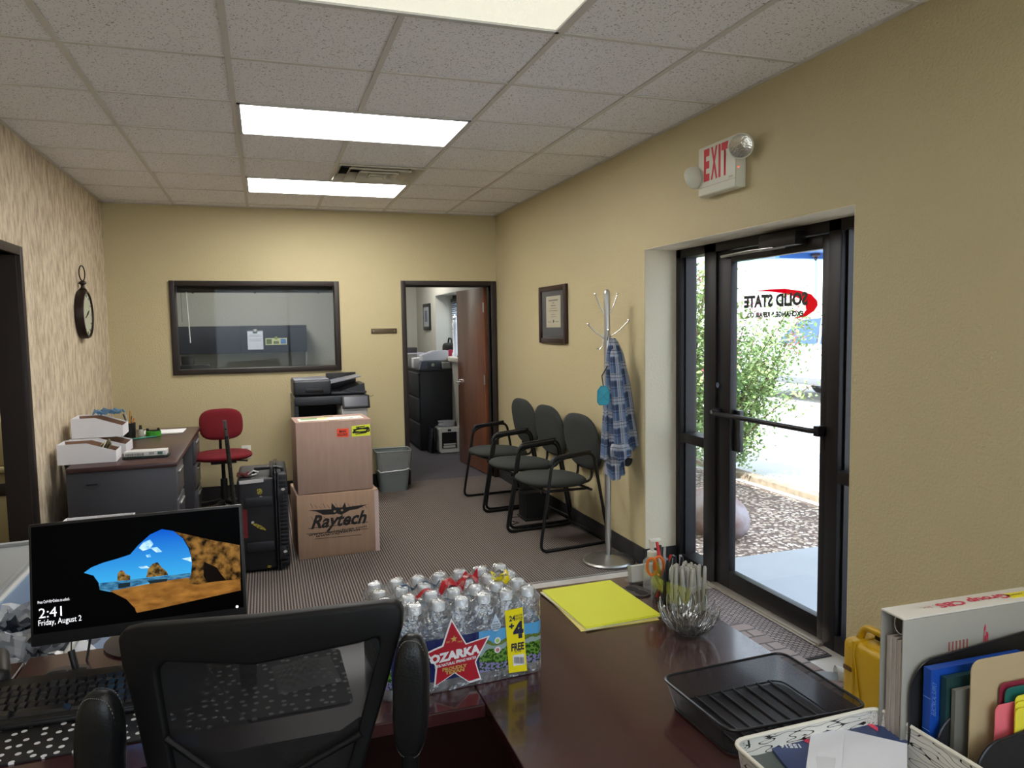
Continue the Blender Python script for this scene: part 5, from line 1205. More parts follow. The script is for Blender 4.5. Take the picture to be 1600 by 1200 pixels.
slab([(XLG + .004, YFR), (XS - .002, YFR), (XS - .002, far), (XLG + .004, far)], D - .03, D).build('wing_top', CHERRY, t)
slab([(XL + .02, YFR), (XLG, YFR), (XLG, far - .02), (XL + .02, far - .02)], D - .03, D).build('side_top', CHERRY, t)
CH2 = mat('cherry_panel', (58, 26, 26), .4)
MB().box((XLG, far - .06, .02), (XRD - .03, far - .04, D - .03)).build('modesty_panel', CH2, t); MB().box((XRD - .05, -3.88, .02), (XRD - .03, far - .06, D - .03)).build('side_panel', CH2, t)
MB().box((XS + .02, YFR - .75, .02), (XRD - .06, YFR - .72, D - .03)).build('end_panel', CH2, t); MB().box((XL + .04, YFR + .05, .02), (XL + .07, far - .05, D - .03)).build('end_panel', CH2, t)
def grommet(p0, p1, label, w=.075):
    q0, q1 = V(p0), V(p1); c = (q0 + q1) / 2; t = thing('cable_grommet', label, 'grommet', (c.x, c.y, D + .0005), fwd(q0, q1)); ln = (q1 - q0).length
    gm = mat('grey_brown_grommet', (74, 66, 64), .5)
    k = MB(); k.prism(rrect(ln, w, w * .48, 6), lambda a, b: (a, b, 0), lambda a, b: (a, b, .004)); k.build('cover', gm, t, smooth=False)
    for s_ in (-1, 1):
        k = MB(); k.prism(rrect(.042, .03, .012, 4, s_ * ln * .22, 0), lambda a, b: (a, b, .0035), lambda a, b: (a, b, .0046)); k.build('opening', BLKM, t, smooth=False)
    return t
grommet(dz(68, 1058), dz(140, 1048), 'grey cable grommet cover behind the keyboard')
grommet(dz(978, 918), dz(1012, 932), 'dark cable grommet cover at the far right corner of the desk')

# ---------------- monitor
sc = .93; w, h = .54 * sc, .32 * sc
mc = CAM + (V((-.252, -1.106, .884)) - CAM) * sc
def rot3(yaw, pitch, roll):
    c, s = math.cos(yaw), math.sin(yaw); cp, sp = math.cos(pitch), math.sin(pitch); f = V((-s * cp, c * cp, sp)); r = V((c, s, 0)); u = r.cross(f)
    return r * math.cos(roll) + u * math.sin(roll), -r * math.sin(roll) + u * math.cos(roll), f
mr, mu, mf = rot3(-.069, -.193, .027)
MM = Matrix(((mr.x, mu.x, -mf.x, mc.x), (mr.y, mu.y, -mf.y, mc.y), (mr.z, mu.z, -mf.z, mc.z), (0, 0, 0, 1)))
t = thing('computer_monitor', 'black computer monitor showing a beach cave lock screen', 'monitor', (mc.x + .01, mc.y + .10, D))
base = V((mc.x + .01, mc.y + .10, D)); ML = Matrix.Translation(-base) @ MM
MB(ML).box((-w / 2, -h / 2, -.022), (w / 2, h / 2, 0), .004).build('housing', BLK, t)
MB(ML).box((-.13, -h / 2 + .02, -.05), (.13, h / 2 - .05, -.022), .012).build('rear_bulge', BLK, t)
k = MB(); bk = V((ML @ V((.0, -.02, -.05)))); k.tube([(0, .03, .01), (0, .04, .12), bk], .022); k.build('stand_column', BLK, t)
MB().lathe([(0, 0), (.115, 0), (.118, .006), (.10, .010), (0, .012)], 40, (0, -.02, 0)).build('stand_base', mat('dark_grey_base', (58, 52, 52), .35), t)
bez_h = .030
SX0, SX1, SY0, SY1 = -w / 2 + .007, w / 2 - .007, -h / 2 + bez_h, h / 2 - .007
def em(name, c, e=1.0, var=None): return mat(name, c, .3, emit=e * .6, var=var, spec=.05)
SB = mat('screen_black', (1, 1, 2), .5, spec=.05)
def su(zx, zy):   # a point measured on the screen (2.728 x crop of the photograph)
    p = PP(zx / 2.728, 760 + zy / 2.727, mc, mf); q = MM.inverted() @ p; return (q.x, q.y)
scr = flat('screen', rect(SX0, SX1, SY0, SY1), ML @ Matrix.Translation((0, 0, .0003)), SB, t)
def sf(name, pts, lay, m): return flat(name, [su(*p) for p in pts][::-1], ML @ Matrix.Translation((0, 0, .0009 + .0004 * lay)), m, scr, .0003)
SKY, N, L, out = nodes_mat('screen_sky'); tc = N.new('ShaderNodeTexCoord'); sx = N.new('ShaderNodeSeparateXYZ'); L.new(tc.outputs['Generated'], sx.inputs[0])
r = N.new('ShaderNodeValToRGB'); r.color_ramp.elements[0].color = (*lin((70, 190, 240)), 1); r.color_ramp.elements[1].color = (*lin((16, 88, 205)), 1); L.new(sx.outputs[2], r.inputs[0])
nz = N.new('ShaderNodeTexNoise'); nz.inputs['Scale'].default_value = 30; L.new(tc.outputs['Object'], nz.inputs[0])
e_ = N.new('ShaderNodeEmission'); L.new(r.outputs[0], e_.inputs[0]); e_.inputs[1].default_value = .6; L.new(e_.outputs[0], out.inputs[0])
cave = [(358, 368), (390, 345), (440, 325), (500, 308), (555, 290), (590, 250), (640, 205), (690, 182), (740, 190), (780, 222), (805, 265), (815, 300), (820, 340), (812, 380), (800, 410)]
sf('picture_sky', cave + [(800, 440), (560, 470), (430, 445), (420, 415), (400, 380)], 0, SKY)
for i, pl in enumerate(([(592, 262), (612, 238), (640, 226), (655, 245), (640, 265), (610, 275)], [(640, 262), (670, 258), (692, 278), (668, 282)], [(622, 292), (640, 288), (645, 300), (628, 302)], [(775, 308), (800, 303), (814, 300), (817, 322), (800, 316)], [(590, 343), (625, 338), (640, 348), (600, 350)])):
    sf('picture_cloud', pl, 1, em('screen_cloud', (190, 220, 240), .8, var=(70, (90, 170, 230), .12)))
sf('picture_sea', [(425, 412), (500, 404), (600, 392), (700, 382), (812, 368), (812, 392), (640, 408), (560, 428), (470, 446), (425, 440)], 1, em('screen_sea', (70, 130, 165), .7, var=(60, (30, 80, 120), .1, (1, 1, 5))))
SAND = em('screen_sand', (176, 122, 56), .55, var=(26, (104, 66, 26), .25, (1, 1, 3)))
sf('picture_sand', [(470, 446), (560, 428), (700, 402), (805, 388), (810, 400), (1024, 385), (1027, 442), (900, 470), (700, 515), (585, 538), (560, 505)], 2, SAND)
RK = em('screen_rock', (150, 118, 60), .6, var=(80, (48, 36, 22), .1))
sf('picture_rock', [(500, 402), (503, 370), (515, 357), (530, 360), (535, 372), (556, 380), (556, 398)], 3, RK); sf('picture_rock', [(624, 388), (632, 352), (650, 330), (672, 322), (690, 345), (712, 362), (718, 378)], 3, RK)
sf('picture_reflection', [(505, 415), (556, 408), (556, 426), (505, 434)], 3, em('screen_dark_water', (30, 44, 52), .5)); sf('picture_reflection', [(630, 402), (715, 392), (712, 404), (640, 414)], 3, em('screen_dark_water', (30, 44, 52), .5))
sf('picture_cliff', [(745, 192), (800, 205), (860, 218), (920, 232), (970, 240), (1022, 250), (1027, 395), (960, 400), (900, 408), (840, 418), (805, 414), (815, 370), (820, 320), (808, 262), (785, 222)], 4, em('screen_cliff', (150, 108, 52), .5, var=(60, (26, 18, 8), .16)))
sf('picture_shadow', [(870, 320), (925, 345), (945, 375), (965, 400), (885, 408), (868, 380)], 5, em('screen_dark_rock', (18, 12, 8), .4))
sf('picture_foreground', [(355, 368), (400, 380), (422, 410), (424, 440), (480, 450), (540, 480), (578, 520), (582, 545), (500, 570), (350, 590), (300, 400)], 5, SB)
TW = em('screen_text_white', (240, 240, 245), 1.0)
def stx(s, x0, y0, x1, y1, b=0):
    a, c, m0, m1 = su(x0, (y0 + y1) / 2), su(x1, (y0 + y1) / 2), su((x0 + x1) / 2, y0), su((x0 + x1) / 2, y1); hh = abs(m0[1] - m1[1]) / 2; cy = (a[1] + c[1]) / 2
    return fit_text('screen_text', s, a[0], c[0], cy - hh, cy + hh, ML @ Matrix.Translation((0, 0, .0036)), TW, scr, bold=b)
stx('2:41', 168, 514, 266, 556); stx('Friday, August 2', 166, 558, 350, 590); stx('Press Ctrl+Alt+Delete to unlock.', 163, 479, 300, 492)
q = su(1011, 512); flat('screen_icon', circ(.0035, 14, *q), ML @ Matrix.Translation((0, 0, .0009)), TW, scr)
q0, q1 = su(582, 612), su(642, 592); fit_text('lettering', 'acer', q0[0], q1[0], -h / 2 + .010, -h / 2 + .017, ML @ Matrix.Translation((0, 0, .0003)), mat('dim_logo', (92, 92, 96), .4), t)
k = MB(); c0 = dz(122, 1052); a = P(142, 1004, y=mc.y + .02); k.tube([tuple(V(a) + V((0, .02, .03)) - base), tuple(V((a.x - .01, a.y - .03, a.z - .06)) - base), tuple(c0 + V((0, 0, .006)) - base)], .003); a = P(110, 1003, y=mc.y + .02)
k.build('power_cable', BLK, t); k = MB(); k.tube([tuple(V(a) + V((0, .02, .03)) - base), tuple(c0 + V((-.014, .01, .05)) - base)], .0015); k.build('video_cable', BLK, t)
k = MB(); k.cyl(tuple(c0 + V((-.014, .01, .055)) - base), tuple(c0 + V((-.004, .0, .012)) - base), .008, seg=10); k.build('plug', BLK, t)

# ---------------- desk mat with white dots
DM, N, L, out = nodes_mat('dotted_mat'); tc = N.new('ShaderNodeTexCoord'); v = N.new('ShaderNodeTexVoronoi'); v.voronoi_dimensions = '2D'; v.inputs['Scale'].default_value = 36; v.inputs['Randomness'].default_value = .62; L.new(tc.outputs['Object'], v.inputs['Vector'])
princ(N, L, out, mixc(N, L, mathn(N, L, 'LESS_THAN', v.outputs['Distance'], .20), (16, 17, 20), (226, 226, 230)), .55)
a, b_, c = dz(525, 1013), dz(552, 1095), dz(0, 1195)
ang = fwd(c, b_); t = thing('desk_mat', 'black desk mat with scattered white dots under the keyboard', 'mat', (c.x - .1, c.y - .01, D + .0005), ang)
ln = (V((b_.x, b_.y)) - V((c.x, c.y))).length + .1; dp = (V((b_.x, b_.y)) - V((a.x, a.y))).length
MB().prism(rrect(ln, dp, .02, 5, ln / 2, dp / 2), lambda x, y: (x, y, 0), lambda x, y: (x, y, .0035)).build('mat_sheet', DM, t, smooth=False)

# ---------------- keyboard
a, b_ = dz(14, 1080), dz(190, 1057); f0 = dz(126, 1128); ang = fwd(a, b_)
kd = V((math.cos(ang), math.sin(ang))); kn = V((-math.sin(ang), math.cos(ang)))
dpt = (V((a.x, a.y)) - V((f0.x, f0.y))).dot(kn); org = V((a.x, a.y)) - kn * dpt - kd * .02
t = thing('keyboard', 'black computer keyboard on the dotted mat', 'keyboard', (org.x, org.y, D + .0042), ang)
k = MB(Matrix.Rotation(.05, 4, 'X')); k.box((0, 0, 0), (.455, dpt, .016), .004); k.build('keyboard_body', BLK, t)
k = MB(); k.box((.0, -.004, 0), (.455, .022, .013), .005); k.build('wrist_edge', BLK, t)
KM = Matrix.Rotation(.05, 4, 'X'); kc = mat('glossy_black_key', (30, 30, 33), .25); rows = 6; rp = (dpt - .035) / 6
base_key = None; nk = 0
for r_ in range(6):
    x = .008 + (0, .0, .0, .0, .0, .0)[r_]; j = 0
    while x < .44 and nk < 99:
        wk = .0165
        if r_ == 5 and j in (1, 5, 9): x += .008
        if r_ == 4 - 0 and j == 0: wk = .0165
        if r_ == 3 and j == 0: wk = .026
        if r_ == 2 and j == 0: wk = .030
        if r_ == 1 and j == 0: wk = .038
        if r_ == 0: wk = (.024, .020, .024, .11, .024, .024, .024, .024)[j] if j < 8 else .0165
        if r_ != 5 and j in (14, 15): x += .006 if j == 14 else 0
        k = MB(); k.M = KM @ Matrix.Translation((x + wk / 2, .028 + r_ * rp + (.004 if r_ == 5 else 0), .0165)); hw_, hd = wk / 2, rp * .42
        vs = [k._v(p) for p in ((-hw_, -hd, 0), (hw_, -hd, 0), (hw_, hd, 0), (-hw_, hd, 0), (-hw_ * .75, -hd * .7, .006), (hw_ * .75, -hd * .7, .006), (hw_ * .75, hd * .85, .007), (-hw_ * .75, hd * .85, .007))]
        for f in ((4, 5, 6, 7), (0, 1, 5, 4), (1, 2, 6, 5), (2, 3, 7, 6), (3, 0, 4, 7)): k.bm.faces.new([vs[i] for i in f])
        k.build('key', kc, t, smooth=False, recalc=False); nk += 1; x += wk + .0028; j += 1
# ---------------- things behind the chair mesh
q = dz(388, 1066); t = thing('phone_holder', 'small black and silver stand seen through the chair mesh', 'holder', (q.x, q.y, D + .004), .1)
MB().box((-.018, -.03, 0), (.018, .03, .02), .004).build('holder_foot', BLK, t); k = MB(Matrix.Rotation(.3, 4, 'X')); k.box((-.02, -.004, .015), (.02, .004, .07), .003); k.build('holder_plate', mat('dull_silver', (130, 130, 134), .4, .6), t)
q = dz(478, 1058); t = thing('bubble_wrap_bag', 'clear bubble wrap pouch on the dotted mat behind the chair mesh', 'bag', (q.x, q.y, D + .004), .1)
k = MB(); k.grid(lambda u, v: (-.07 + .14 * u, -.075 + .15 * v, .004 + .028 * math.sin(PI * u) * math.sin(PI * v) + .006 * math.sin(40 * u) * math.sin(40 * v) * math.sin(PI * u) * math.sin(PI * v)), 40, 40); k.build('pouch', clear_mat('bubble_film', (.85, .86, .88), .10, white=.35, rough=.2), t)
MB().box((-.04, -.04, 0), (.04, .05, .003), .001).build('contents', BLKM, t)
# device at the left edge
q = dz(-18, 1062); t = thing('desk_phone', 'black rounded desk phone at the left edge of the photo', 'telephone', (q.x, q.y, D + .0005), .3)
MB().box((-.09, -.10, 0), (.045, .08, .05), .022, 4).build('phone_body', BLK, t); MB().box((-.085, -.09, .05), (-.03, .07, .075), .015).build('handset', BLK, t)

# ---------------- tote of crumpled plastic
t = thing('recycling_tote', 'pale blue open tote full of crumpled plastic behind the desk', 'bin', (0, 0, 0))
TB = mat('pale_blue_tote', (160, 184, 214), .35); TG = mat('grey_lid', (150, 154, 156), .4)
zt = .60
RX0, RX1, RY0, RY1 = -.825, -.50, -1.12, .30
TC = V(((RX0 + RX1) / 2, (RY0 + RY1) / 2)); W2, D2 = (RX1 - RX0) / 2, (RY1 - RY0) / 2
Mt_ = Matrix.Translation((TC.x, TC.y, 0))
k = MB(Mt_)
for a, c in (((-W2, -D2), (W2, -D2 + .006)), ((-W2, D2 - .006), (W2, D2)), ((-W2, -D2), (-W2 + .006, D2)), ((W2 - .006, -D2), (W2, D2))): k.box((*a, 0), (*c, zt))
k.box((-W2, -D2, 0), (W2, D2, .008)); k.build('tote_body', TB, t)
k = MB(Mt_); k.tube([(x, y, zt) for x, y in rrect(2 * W2 + .015, 2 * D2 + .015, .03, 4)], .010, closed=True); k.build('rim', mat('grey_white_rim', (196, 198, 196), .4), t)
k = MB(Matrix.Translation((RX0 - .01, RY0, zt + .004)) @ Matrix.Rotation(PI - .02, 4, 'Y')); k.box((0, 0, -.004), (.33, RY1 - RY0 + .16, .004), .002)
k.box((.01, .02, -.014), (.03, RY1 - RY0 + .14, -.004), .002); k.box((.30, 0, -.03), (.33, RY1 - RY0 + .16, .004), .003); k.box((.0, RY1 - RY0 + .13, -.02), (.33, RY1 - RY0 + .16, .004), .003)
lid = k.build('lid', TG, t)
k = MB(Mt_ @ Matrix.Translation((W2, 0, zt - .02)) @ Matrix.Rotation(.9, 4, 'Y')); k.box((0, -D2 + .1, 0), (.12, -D2 + .42, .003)); k.build('corner_flap', mat('white_flap', (226, 230, 236), .4), t)
cr = thing('crumpled_plastic', 'crumpled clear and grey plastic wrapping inside the pale blue tote', 'plastic wrapping', (0, 0, 0))
rnd = random.Random(5)
cmats = [mat('crumple_grey', (150, 154, 160), .22, bump=(18, .5)), mat('crumple_white', (214, 218, 224), .25), mat('crumple_dark', (62, 66, 78), .25), mat('crumple_yellow', (190, 176, 40), .3)]
for i in range(56):
    k = MB(Mt_ @ Matrix.Translation((rnd.uniform(-W2 + .07, W2 - .07), rnd.uniform(-D2 + .07, D2 - .07), zt - .10 + rnd.uniform(-.06, .05))) @ Matrix.Rotation(rnd.uniform(0, 6), 4, (rnd.random(), rnd.random(), rnd.random() + .01)))
    sd = rnd.random() * 50
    k.grid(lambda u, v: V(((u - .5) * .20, (v - .5) * .17, .045 * noise.noise(V((u * 4 + sd, v * 4, 0))) + .03 * abs(noise.noise(V((u * 9, v * 9 + sd, 2)))))), 9, 9)
    k.build('plastic_sheet', cmats[rnd.choice((0, 0, 0, 1, 1, 2, 2, 3) if i % 9 == 0 else (0, 0, 1, 1, 2, 0))], cr, ang=12)
MB(Mt_).box((-W2 + .03, -D2 + .03, .012), (W2 - .03, D2 - .03, zt - .16)).build('plastic_filling', cmats[0], cr)
# ================================================================ MESH OFFICE CHAIR IN FRONT
def dep(u, v, d): return CAM + ray(u, v) * d
tl, tr = dep(180, 1000, 1.235), dep(627, 950, 1.235); bl_, br_ = dep(232, 1240, 1.27), dep(556, 1240, 1.27)
cx = (tl + tr) / 2; ex = (tr - tl).normalized(); ey = ((tl + tr) / 2 - (bl_ + br_) / 2); ey = (ey - ex * ey.dot(ex)).normalized(); ez = ex.cross(ey)
WB = (tr - tl).length
MCH = Matrix(((ex.x, ey.x, ez.x, cx.x), (ex.y, ey.y, ez.y, cx.y), (ex.z, ey.z, ez.z, cx.z), (0, 0, 0, 1)))
base = V((cx.x + .03, cx.y + .26, 0)); MCL = Matrix.Translation(-base) @ MCH
t = thing('mesh_office_chair', 'black mesh back office chair with flipped up arms in the foreground', 'chair', base)
FR = mat('black_chair_frame', (12, 12, 13), .55, spec=.3)
def cpt(u, v): p = PP(u, v, cx, ez); q = MCH.inverted() @ p; return (q.x, q.y)
outer = [cpt(*q) for q in ((180, 1000), (190, 988), (215, 981), (400, 962), (600, 944), (620, 946), (628, 957), (627, 985), (600, 1085), (572, 1180), (545, 1290), (250, 1300), (226, 1200), (205, 1110), (186, 1040))]
inner = [cpt(*q) for q in ((246, 1050), (252, 1040), (262, 1034), (400, 1035), (560, 1005), (585, 998), (592, 1000), (592, 1015), (572, 1090), (552, 1170), (528, 1262), (280, 1268), (270, 1200), (256, 1120), (247, 1065))]
outer_s = outer; n = len(outer)
k = MB(MCL)
def crv(x): return -.30 * x * x          # the back wraps slightly round the sitter
rings = []
for dz0, po, pi in ((.014, 1.0, 0), (-.016, 1.0, 0)):
    rings.append(([k._v((x, y, dz0 - crv(x) * -1)) for x, y in outer], [k._v((x, y, dz0 - crv(x) * -1)) for x, y in inner]))
(Of, If), (Ob, Ib) = rings
for i in range(n):
    j = (i + 1) % n
    k.bm.faces.new((Of[i], Of[j], If[j], If[i])); k.bm.faces.new((Ob[j], Ob[i], Ib[i], Ib[j])); k.bm.faces.new((Of[j], Of[i], Ob[i], Ob[j])); k.bm.faces.new((If[i], If[j], Ib[j], Ib[i]))
o = k.build('back_frame', FR, t, ang=180); b2_ = o.modifiers.new('b', 'BEVEL'); b2_.width = .009; b2_.segments = 3; b2_.limit_method = 'ANGLE'; b2_.angle_limit = .6
# net
xs0, xs1 = inner[0][0], inner[7][0]; ytop = inner[3][1]; ybot = inner[10][1]
def net(u, v):
    y = ytop + .02 + (ybot - ytop - .02) * v
    xl = inner[0][0] + (inner[11][0] - inner[0][0]) * v; xr = inner[7][0] + (inner[10][0] - inner[7][0]) * v
    x = xl - .012 + (xr - xl + .024) * u
    yt = y if v > 0 else (inner[3][1] + .012 + (inner[6][1] - inner[3][1]) * max(0, (x - inner[3][0]) / (inner[6][0] - inner[3][0])))
    return V((x, yt, crv(x)))
k = MB(MCL); k.grid(net, 24, 24, uv=lambda a, b: (a * .42, b * .42)); k.build('mesh_back', veil_mat('black_chair_net', (9, 9, 11), .92, .9), t, ang=180)
k = MB(MCL)
k.tube([(*cpt(620, 1050)[:1], cpt(620, 1050)[1], .02)] * 0 or [V((cpt(560, 1145)[0], cpt(560, 1145)[1], -.03)), V((cpt(500, 1195)[0], cpt(500, 1195)[1], -.05)), V((cpt(430, 1260)[0], cpt(430, 1260)[1], -.07))], .011)
k.build('back_strut', FR, t)
k = MB(MCL); k.tube([V((cpt(262, 1185)[0], cpt(262, 1185)[1], -.03)), V((cpt(320, 1215)[0], cpt(320, 1215)[1], -.05)), V((cpt(400, 1262)[0], cpt(400, 1262)[1], -.07))], .011); k.build('back_strut', FR, t)
k = MB(MCL); k.tube([V((cpt(255, 1150)[0] + .01, cpt(255, 1150)[1], .01)), V((cpt(400, 1225)[0], cpt(400, 1225)[1], .035)), V((cpt(575, 1140)[0] - .01, cpt(575, 1140)[1], .01))], .006); k.build('lumbar_bar', FR, t)
# flip-up arm pads
LEA = mat('black_stitched_vinyl', (13, 14, 16), .42, bump=(240, .12)); STI = mat('grey_stitching', (120, 120, 116), .7)
def armpad(u0, v0, u1, v1, dd0, dd1, wpx, lean, lab):
    a, b_ = dep(u0, v0, dd0), dep(u1, v1, dd1); ax = (b_ - a); L_ = ax.length; ax.normalize(); sd = RT - ax * RT.dot(ax); sd.normalize(); nn = sd.cross(ax); wd = wpx / FPX * dd0
    M_ = Matrix.Translation(-base) @ Matrix(((sd.x, ax.x, nn.x, a.x), (sd.y, ax.y, nn.y, a.y), (sd.z, ax.z, nn.z, a.z), (0, 0, 0, 1)))
    k = MB(M_ @ Matrix.Translation((0, L_ / 2, 0))); add_pad(k, wd, L_, .055, Matrix(), 3.0)
    o = k.build('arm_pad', LEA, t, lab, ang=180)
    k = MB(M_ @ Matrix.Translation((0, L_ / 2, 0)))
    for i in range(70):
        aa = 2 * PI * i / 70; e = 3.0; r = (abs(math.cos(aa)) ** e + abs(math.sin(aa)) ** e) ** (-1 / e)
        def q_(aa_, ins): r = (abs(math.cos(aa_)) ** e + abs(math.sin(aa_)) ** e) ** (-1 / e); return V(((wd / 2 - ins) * r * math.cos(aa_), (L_ / 2 - ins) * r * math.sin(aa_), .0135))
        for sgn in (1, -1):
            p_, q2_ = q_(aa, .003), q_(aa + .045, .003); k.cyl((p_.x, p_.y, sgn * p_.z), (q2_.x, q2_.y, sgn * q2_.z), .0007, seg=4)
    k.build('stitching', STI, o)
    k = MB(Matrix.Translation(-base)); e_ = b_ + ax * .0; tgt = V((cx.x, cx.y, 0)) + (V((e_.x, e_.y, 0)) - V((cx.x, cx.y, 0))) * .9
    k.tube([e_ - ax * .04, e_ + ax * .05, V((tgt.x, tgt.y + .03, .60)), V((tgt.x + (.03 if u0 < 400 else -.03), tgt.y + .12, .46)), V((base.x + (-.15 if u0 < 400 else .15), tgt.y + .18, .43))], .016); k.build('arm_bracket', FR, t)
armpad(644, 992, 641, 1178, 1.20, 1.24, 58, 0, None); armpad(156, 1081, 158, 1270, 1.17, 1.22, 72, 0, None)
k = MB(); add_pad(k, .50, .48, .085, Matrix.Translation((0, -.0, .45)), 3.2); k.build('seat', mat('black_seat_fabric', (22, 22, 24), .9, bump=(500, .3)), t)
k = MB(); k.tube([V((0, -.12, .40)), V((0, -.27, .42)), V((-.02, -.29, .60)), V((MCL @ V((cpt(415, 1262)[0], cpt(415, 1262)[1], -.07))))], .02); k.build('back_support', FR, t)
k = MB(); k.cyl((0, 0, .12), (0, 0, .41), .028); k.build('gas_post', FR, t)
for i in range(5):
    a = 2 * PI * i / 5 + .2; lg = MB().tube([(0, 0, .12), (.28 * math.cos(a), .28 * math.sin(a), .08)], [.025, .016]).build('leg', FR, t); w_ = MB(); w_.cyl((.28 * math.cos(a) - .02, .28 * math.sin(a), .03), (.28 * math.cos(a) + .02, .28 * math.sin(a), .03), .03, seg=18); w_.cyl((.28 * math.cos(a), .28 * math.sin(a), .03), (.28 * math.cos(a), .28 * math.sin(a), .08), .006); w_.build('caster', BLK, lg)

# ================================================================ BOTTLED WATER PACK
w0 = dz(612, 1082); w1_ = dz(803, 1056)
NX, NY = 7, 4
cR3, cL3 = P(823, 917, z=D + .20), P(606, 938, z=D + .20); cBR = P(782, 883, z=D + .20); cBL = P(592, 911, z=D + .20)
gx = V((.0565, .0, 0)); gy = V((0, .0605, 0)); org = P(824, 918, z=D + .20)      # cap of the near right corner bottle
org = V((org.x, org.y, 0)); ux = V((math.cos(.06), math.sin(.06), 0)); uy = V((-ux.y, ux.x, 0)); PX, PY, RB = .0552, .0600, .0274
t = thing('water_pack', 'shrink wrapped pack of bottled water on the desk', 'water bottles', (org.x, org.y, D), .06)
BW = clear_mat('bottle_plastic', (.95, .97, .98), .05, white=.06, rough=.05, bump=(40, .4)); CAPM = mat('translucent_cap', (222, 228, 234), .3); LBL = mat('water_label', (60, 90, 150), .4)
bpos = [(-(i) * PX, j * PY) for j in range(NY) for i in range(NX)]
bot = MB(); bot.lathe([(0, .002), (.018, 0), (RB - .003, .006), (RB, .016), (RB - .002, .03), (RB, .036), (RB - .001, .045), (RB, .052), (RB, .105), (RB - .002, .112), (RB - .001, .12), (RB - .008, .142), (.0135, .165), (.0115, .17), (.0115, .183)], 18); bme = bot.mesh('bottle', BW)
cap = MB(); cap.lathe([(.0145, .182), (.0150, .184), (.0148, .199), (.0135, .2005), (0, .2005)], 18); cme = cap.mesh('cap', CAPM)
lb_ = MB(); lb_.lathe([(RB + .0004, .055), (RB + .0004, .102)], 18); lme = lb_.mesh('label', mat('bottle_label_blue', (70, 110, 170), .4))
for i, (x, y) in enumerate(bpos):
    o = bpy.data.objects.new('bottle', bme); COL.objects.link(o); o.parent = t; o.location = (x, y, 0)
    for nm, me in (('cap', cme), ('bottle_label', lme)): c = bpy.data.objects.new(nm, me); COL.objects.link(c); c.parent = o
# printed band of the wrap: follows the outer bottles
xl, xr, yn, yf = -(NX - 1) * PX, 0, 0, (NY - 1) * PY
def path():
    pts = []; r = RB + .0012
    def scal(p0, p1, cnt, nrm):
        for i in range(cnt * 8):
            q = i / (cnt * 8); p = V(p0).lerp(V(p1), q); ph = (q * cnt) % 1; pts.append(p + V(nrm) * (r - .0008 * abs(2 * ph - 1) ** 3))
    scal((xl - RB * .3, yn, 0), (xr + RB * .3, yn, 0), NX, (0, -1, 0))
    for i in range(8): a = -PI / 2 + PI / 2 * i / 8; pts.append(V((xr + RB * .2 + (r * .85) * math.cos(a), yn + (r) * math.sin(a), 0)))
    scal((xr, yn - RB * .3 + .01, 0), (xr, yf + RB * .3, 0), NY, (1, 0, 0))
    for i in range(8): a = PI / 2 * i / 8; pts.append(V((xr + r * math.cos(a), yf + r * math.sin(a), 0)))
    scal((xr + RB * .3, yf, 0), (xl - RB * .3, yf, 0), NX, (0, 1, 0))
    for i in range(8): a = PI / 2 + PI / 2 * i / 8; pts.append(V((xl + r * math.cos(a), yf + r * math.sin(a), 0)))
    scal((xl, yf + RB * .3, 0), (xl, yn - RB * .3, 0), NY, (-1, 0, 0))
    for i in range(8): a = PI + PI / 2 * i / 8; pts.append(V((xl + r * math.cos(a), yn + r * math.sin(a), 0)))
    return pts
pp = path(); NPp = len(pp); cum = [0]
for a, b_ in zip(pp, pp[1:] + pp[:1]): cum.append(cum[-1] + (b_ - a).length)
def on_path(s):
    s = s % cum[-1]
    for i in range(NPp):
        if cum[i + 1] >= s: return pp[i].lerp(pp[(i + 1) % NPp], (s - cum[i]) / (cum[i + 1] - cum[i]))
    return pp[0]
FR_LEN = NX * PX + .0       # length of the front face along the path
PR, N, L, out = nodes_mat('printed_wrap'); uv = N.new('ShaderNodeUVMap'); sx = N.new('ShaderNodeSeparateXYZ'); L.new(uv.outputs[0], sx.inputs[0]); U_, V_ = sx.outputs[0], sx.outputs[1]
nz = N.new('ShaderNodeTexNoise'); nz.inputs['Scale'].default_value = 34; nz.inputs['Detail'].default_value = 4; L.new(uv.outputs[0], nz.inputs[0])
nz2 = N.new('ShaderNodeTexNoise'); nz2.inputs['Scale'].default_value = 150; L.new(uv.outputs[0], nz2.inputs[0])
vv = mathn(N, L, 'ADD', V_, mathn(N, L, 'MULTIPLY', mathn(N, L, 'SUBTRACT', nz.outputs[0], .5), .04))
sky_ = (84, 156, 206); hill = (58, 82, 34); wat = (150, 170, 176); grn = (60, 98, 32)
c = mixc(N, L, mathn(N, L, 'GREATER_THAN', vv, .100), mixc(N, L, nz.outputs[0], (40, 62, 24), (120, 140, 60)), sky_)
c = mixc(N, L, mathn(N, L, 'LESS_THAN', vv, .088), c, (140, 160, 160)); c = mixc(N, L, mathn(N, L, 'LESS_THAN', vv, .074), c, mixc(N, L, mathn(N, L, 'GREATER_THAN', nz2.outputs[0], .5), (40, 70, 24), (96, 140, 50)))
fl_ = mathn(N, L, 'MULTIPLY', mathn(N, L, 'LESS_THAN', vv, .050), mathn(N, L, 'GREATER_THAN', nz2.outputs[0], .48)); c = mixc(N, L, fl_, c, (128, 120, 168))
c = mixc(N, L, mathn(N, L, 'LESS_THAN', U_, .205), c, (30, 36, 84))
p_ = N.new('ShaderNodeBsdfPrincipled'); L.new(c, p_.inputs['Base Color']); p_.inputs['Roughness'].default_value = .2; L.new(p_.outputs[0], out.inputs[0])
NS = 320
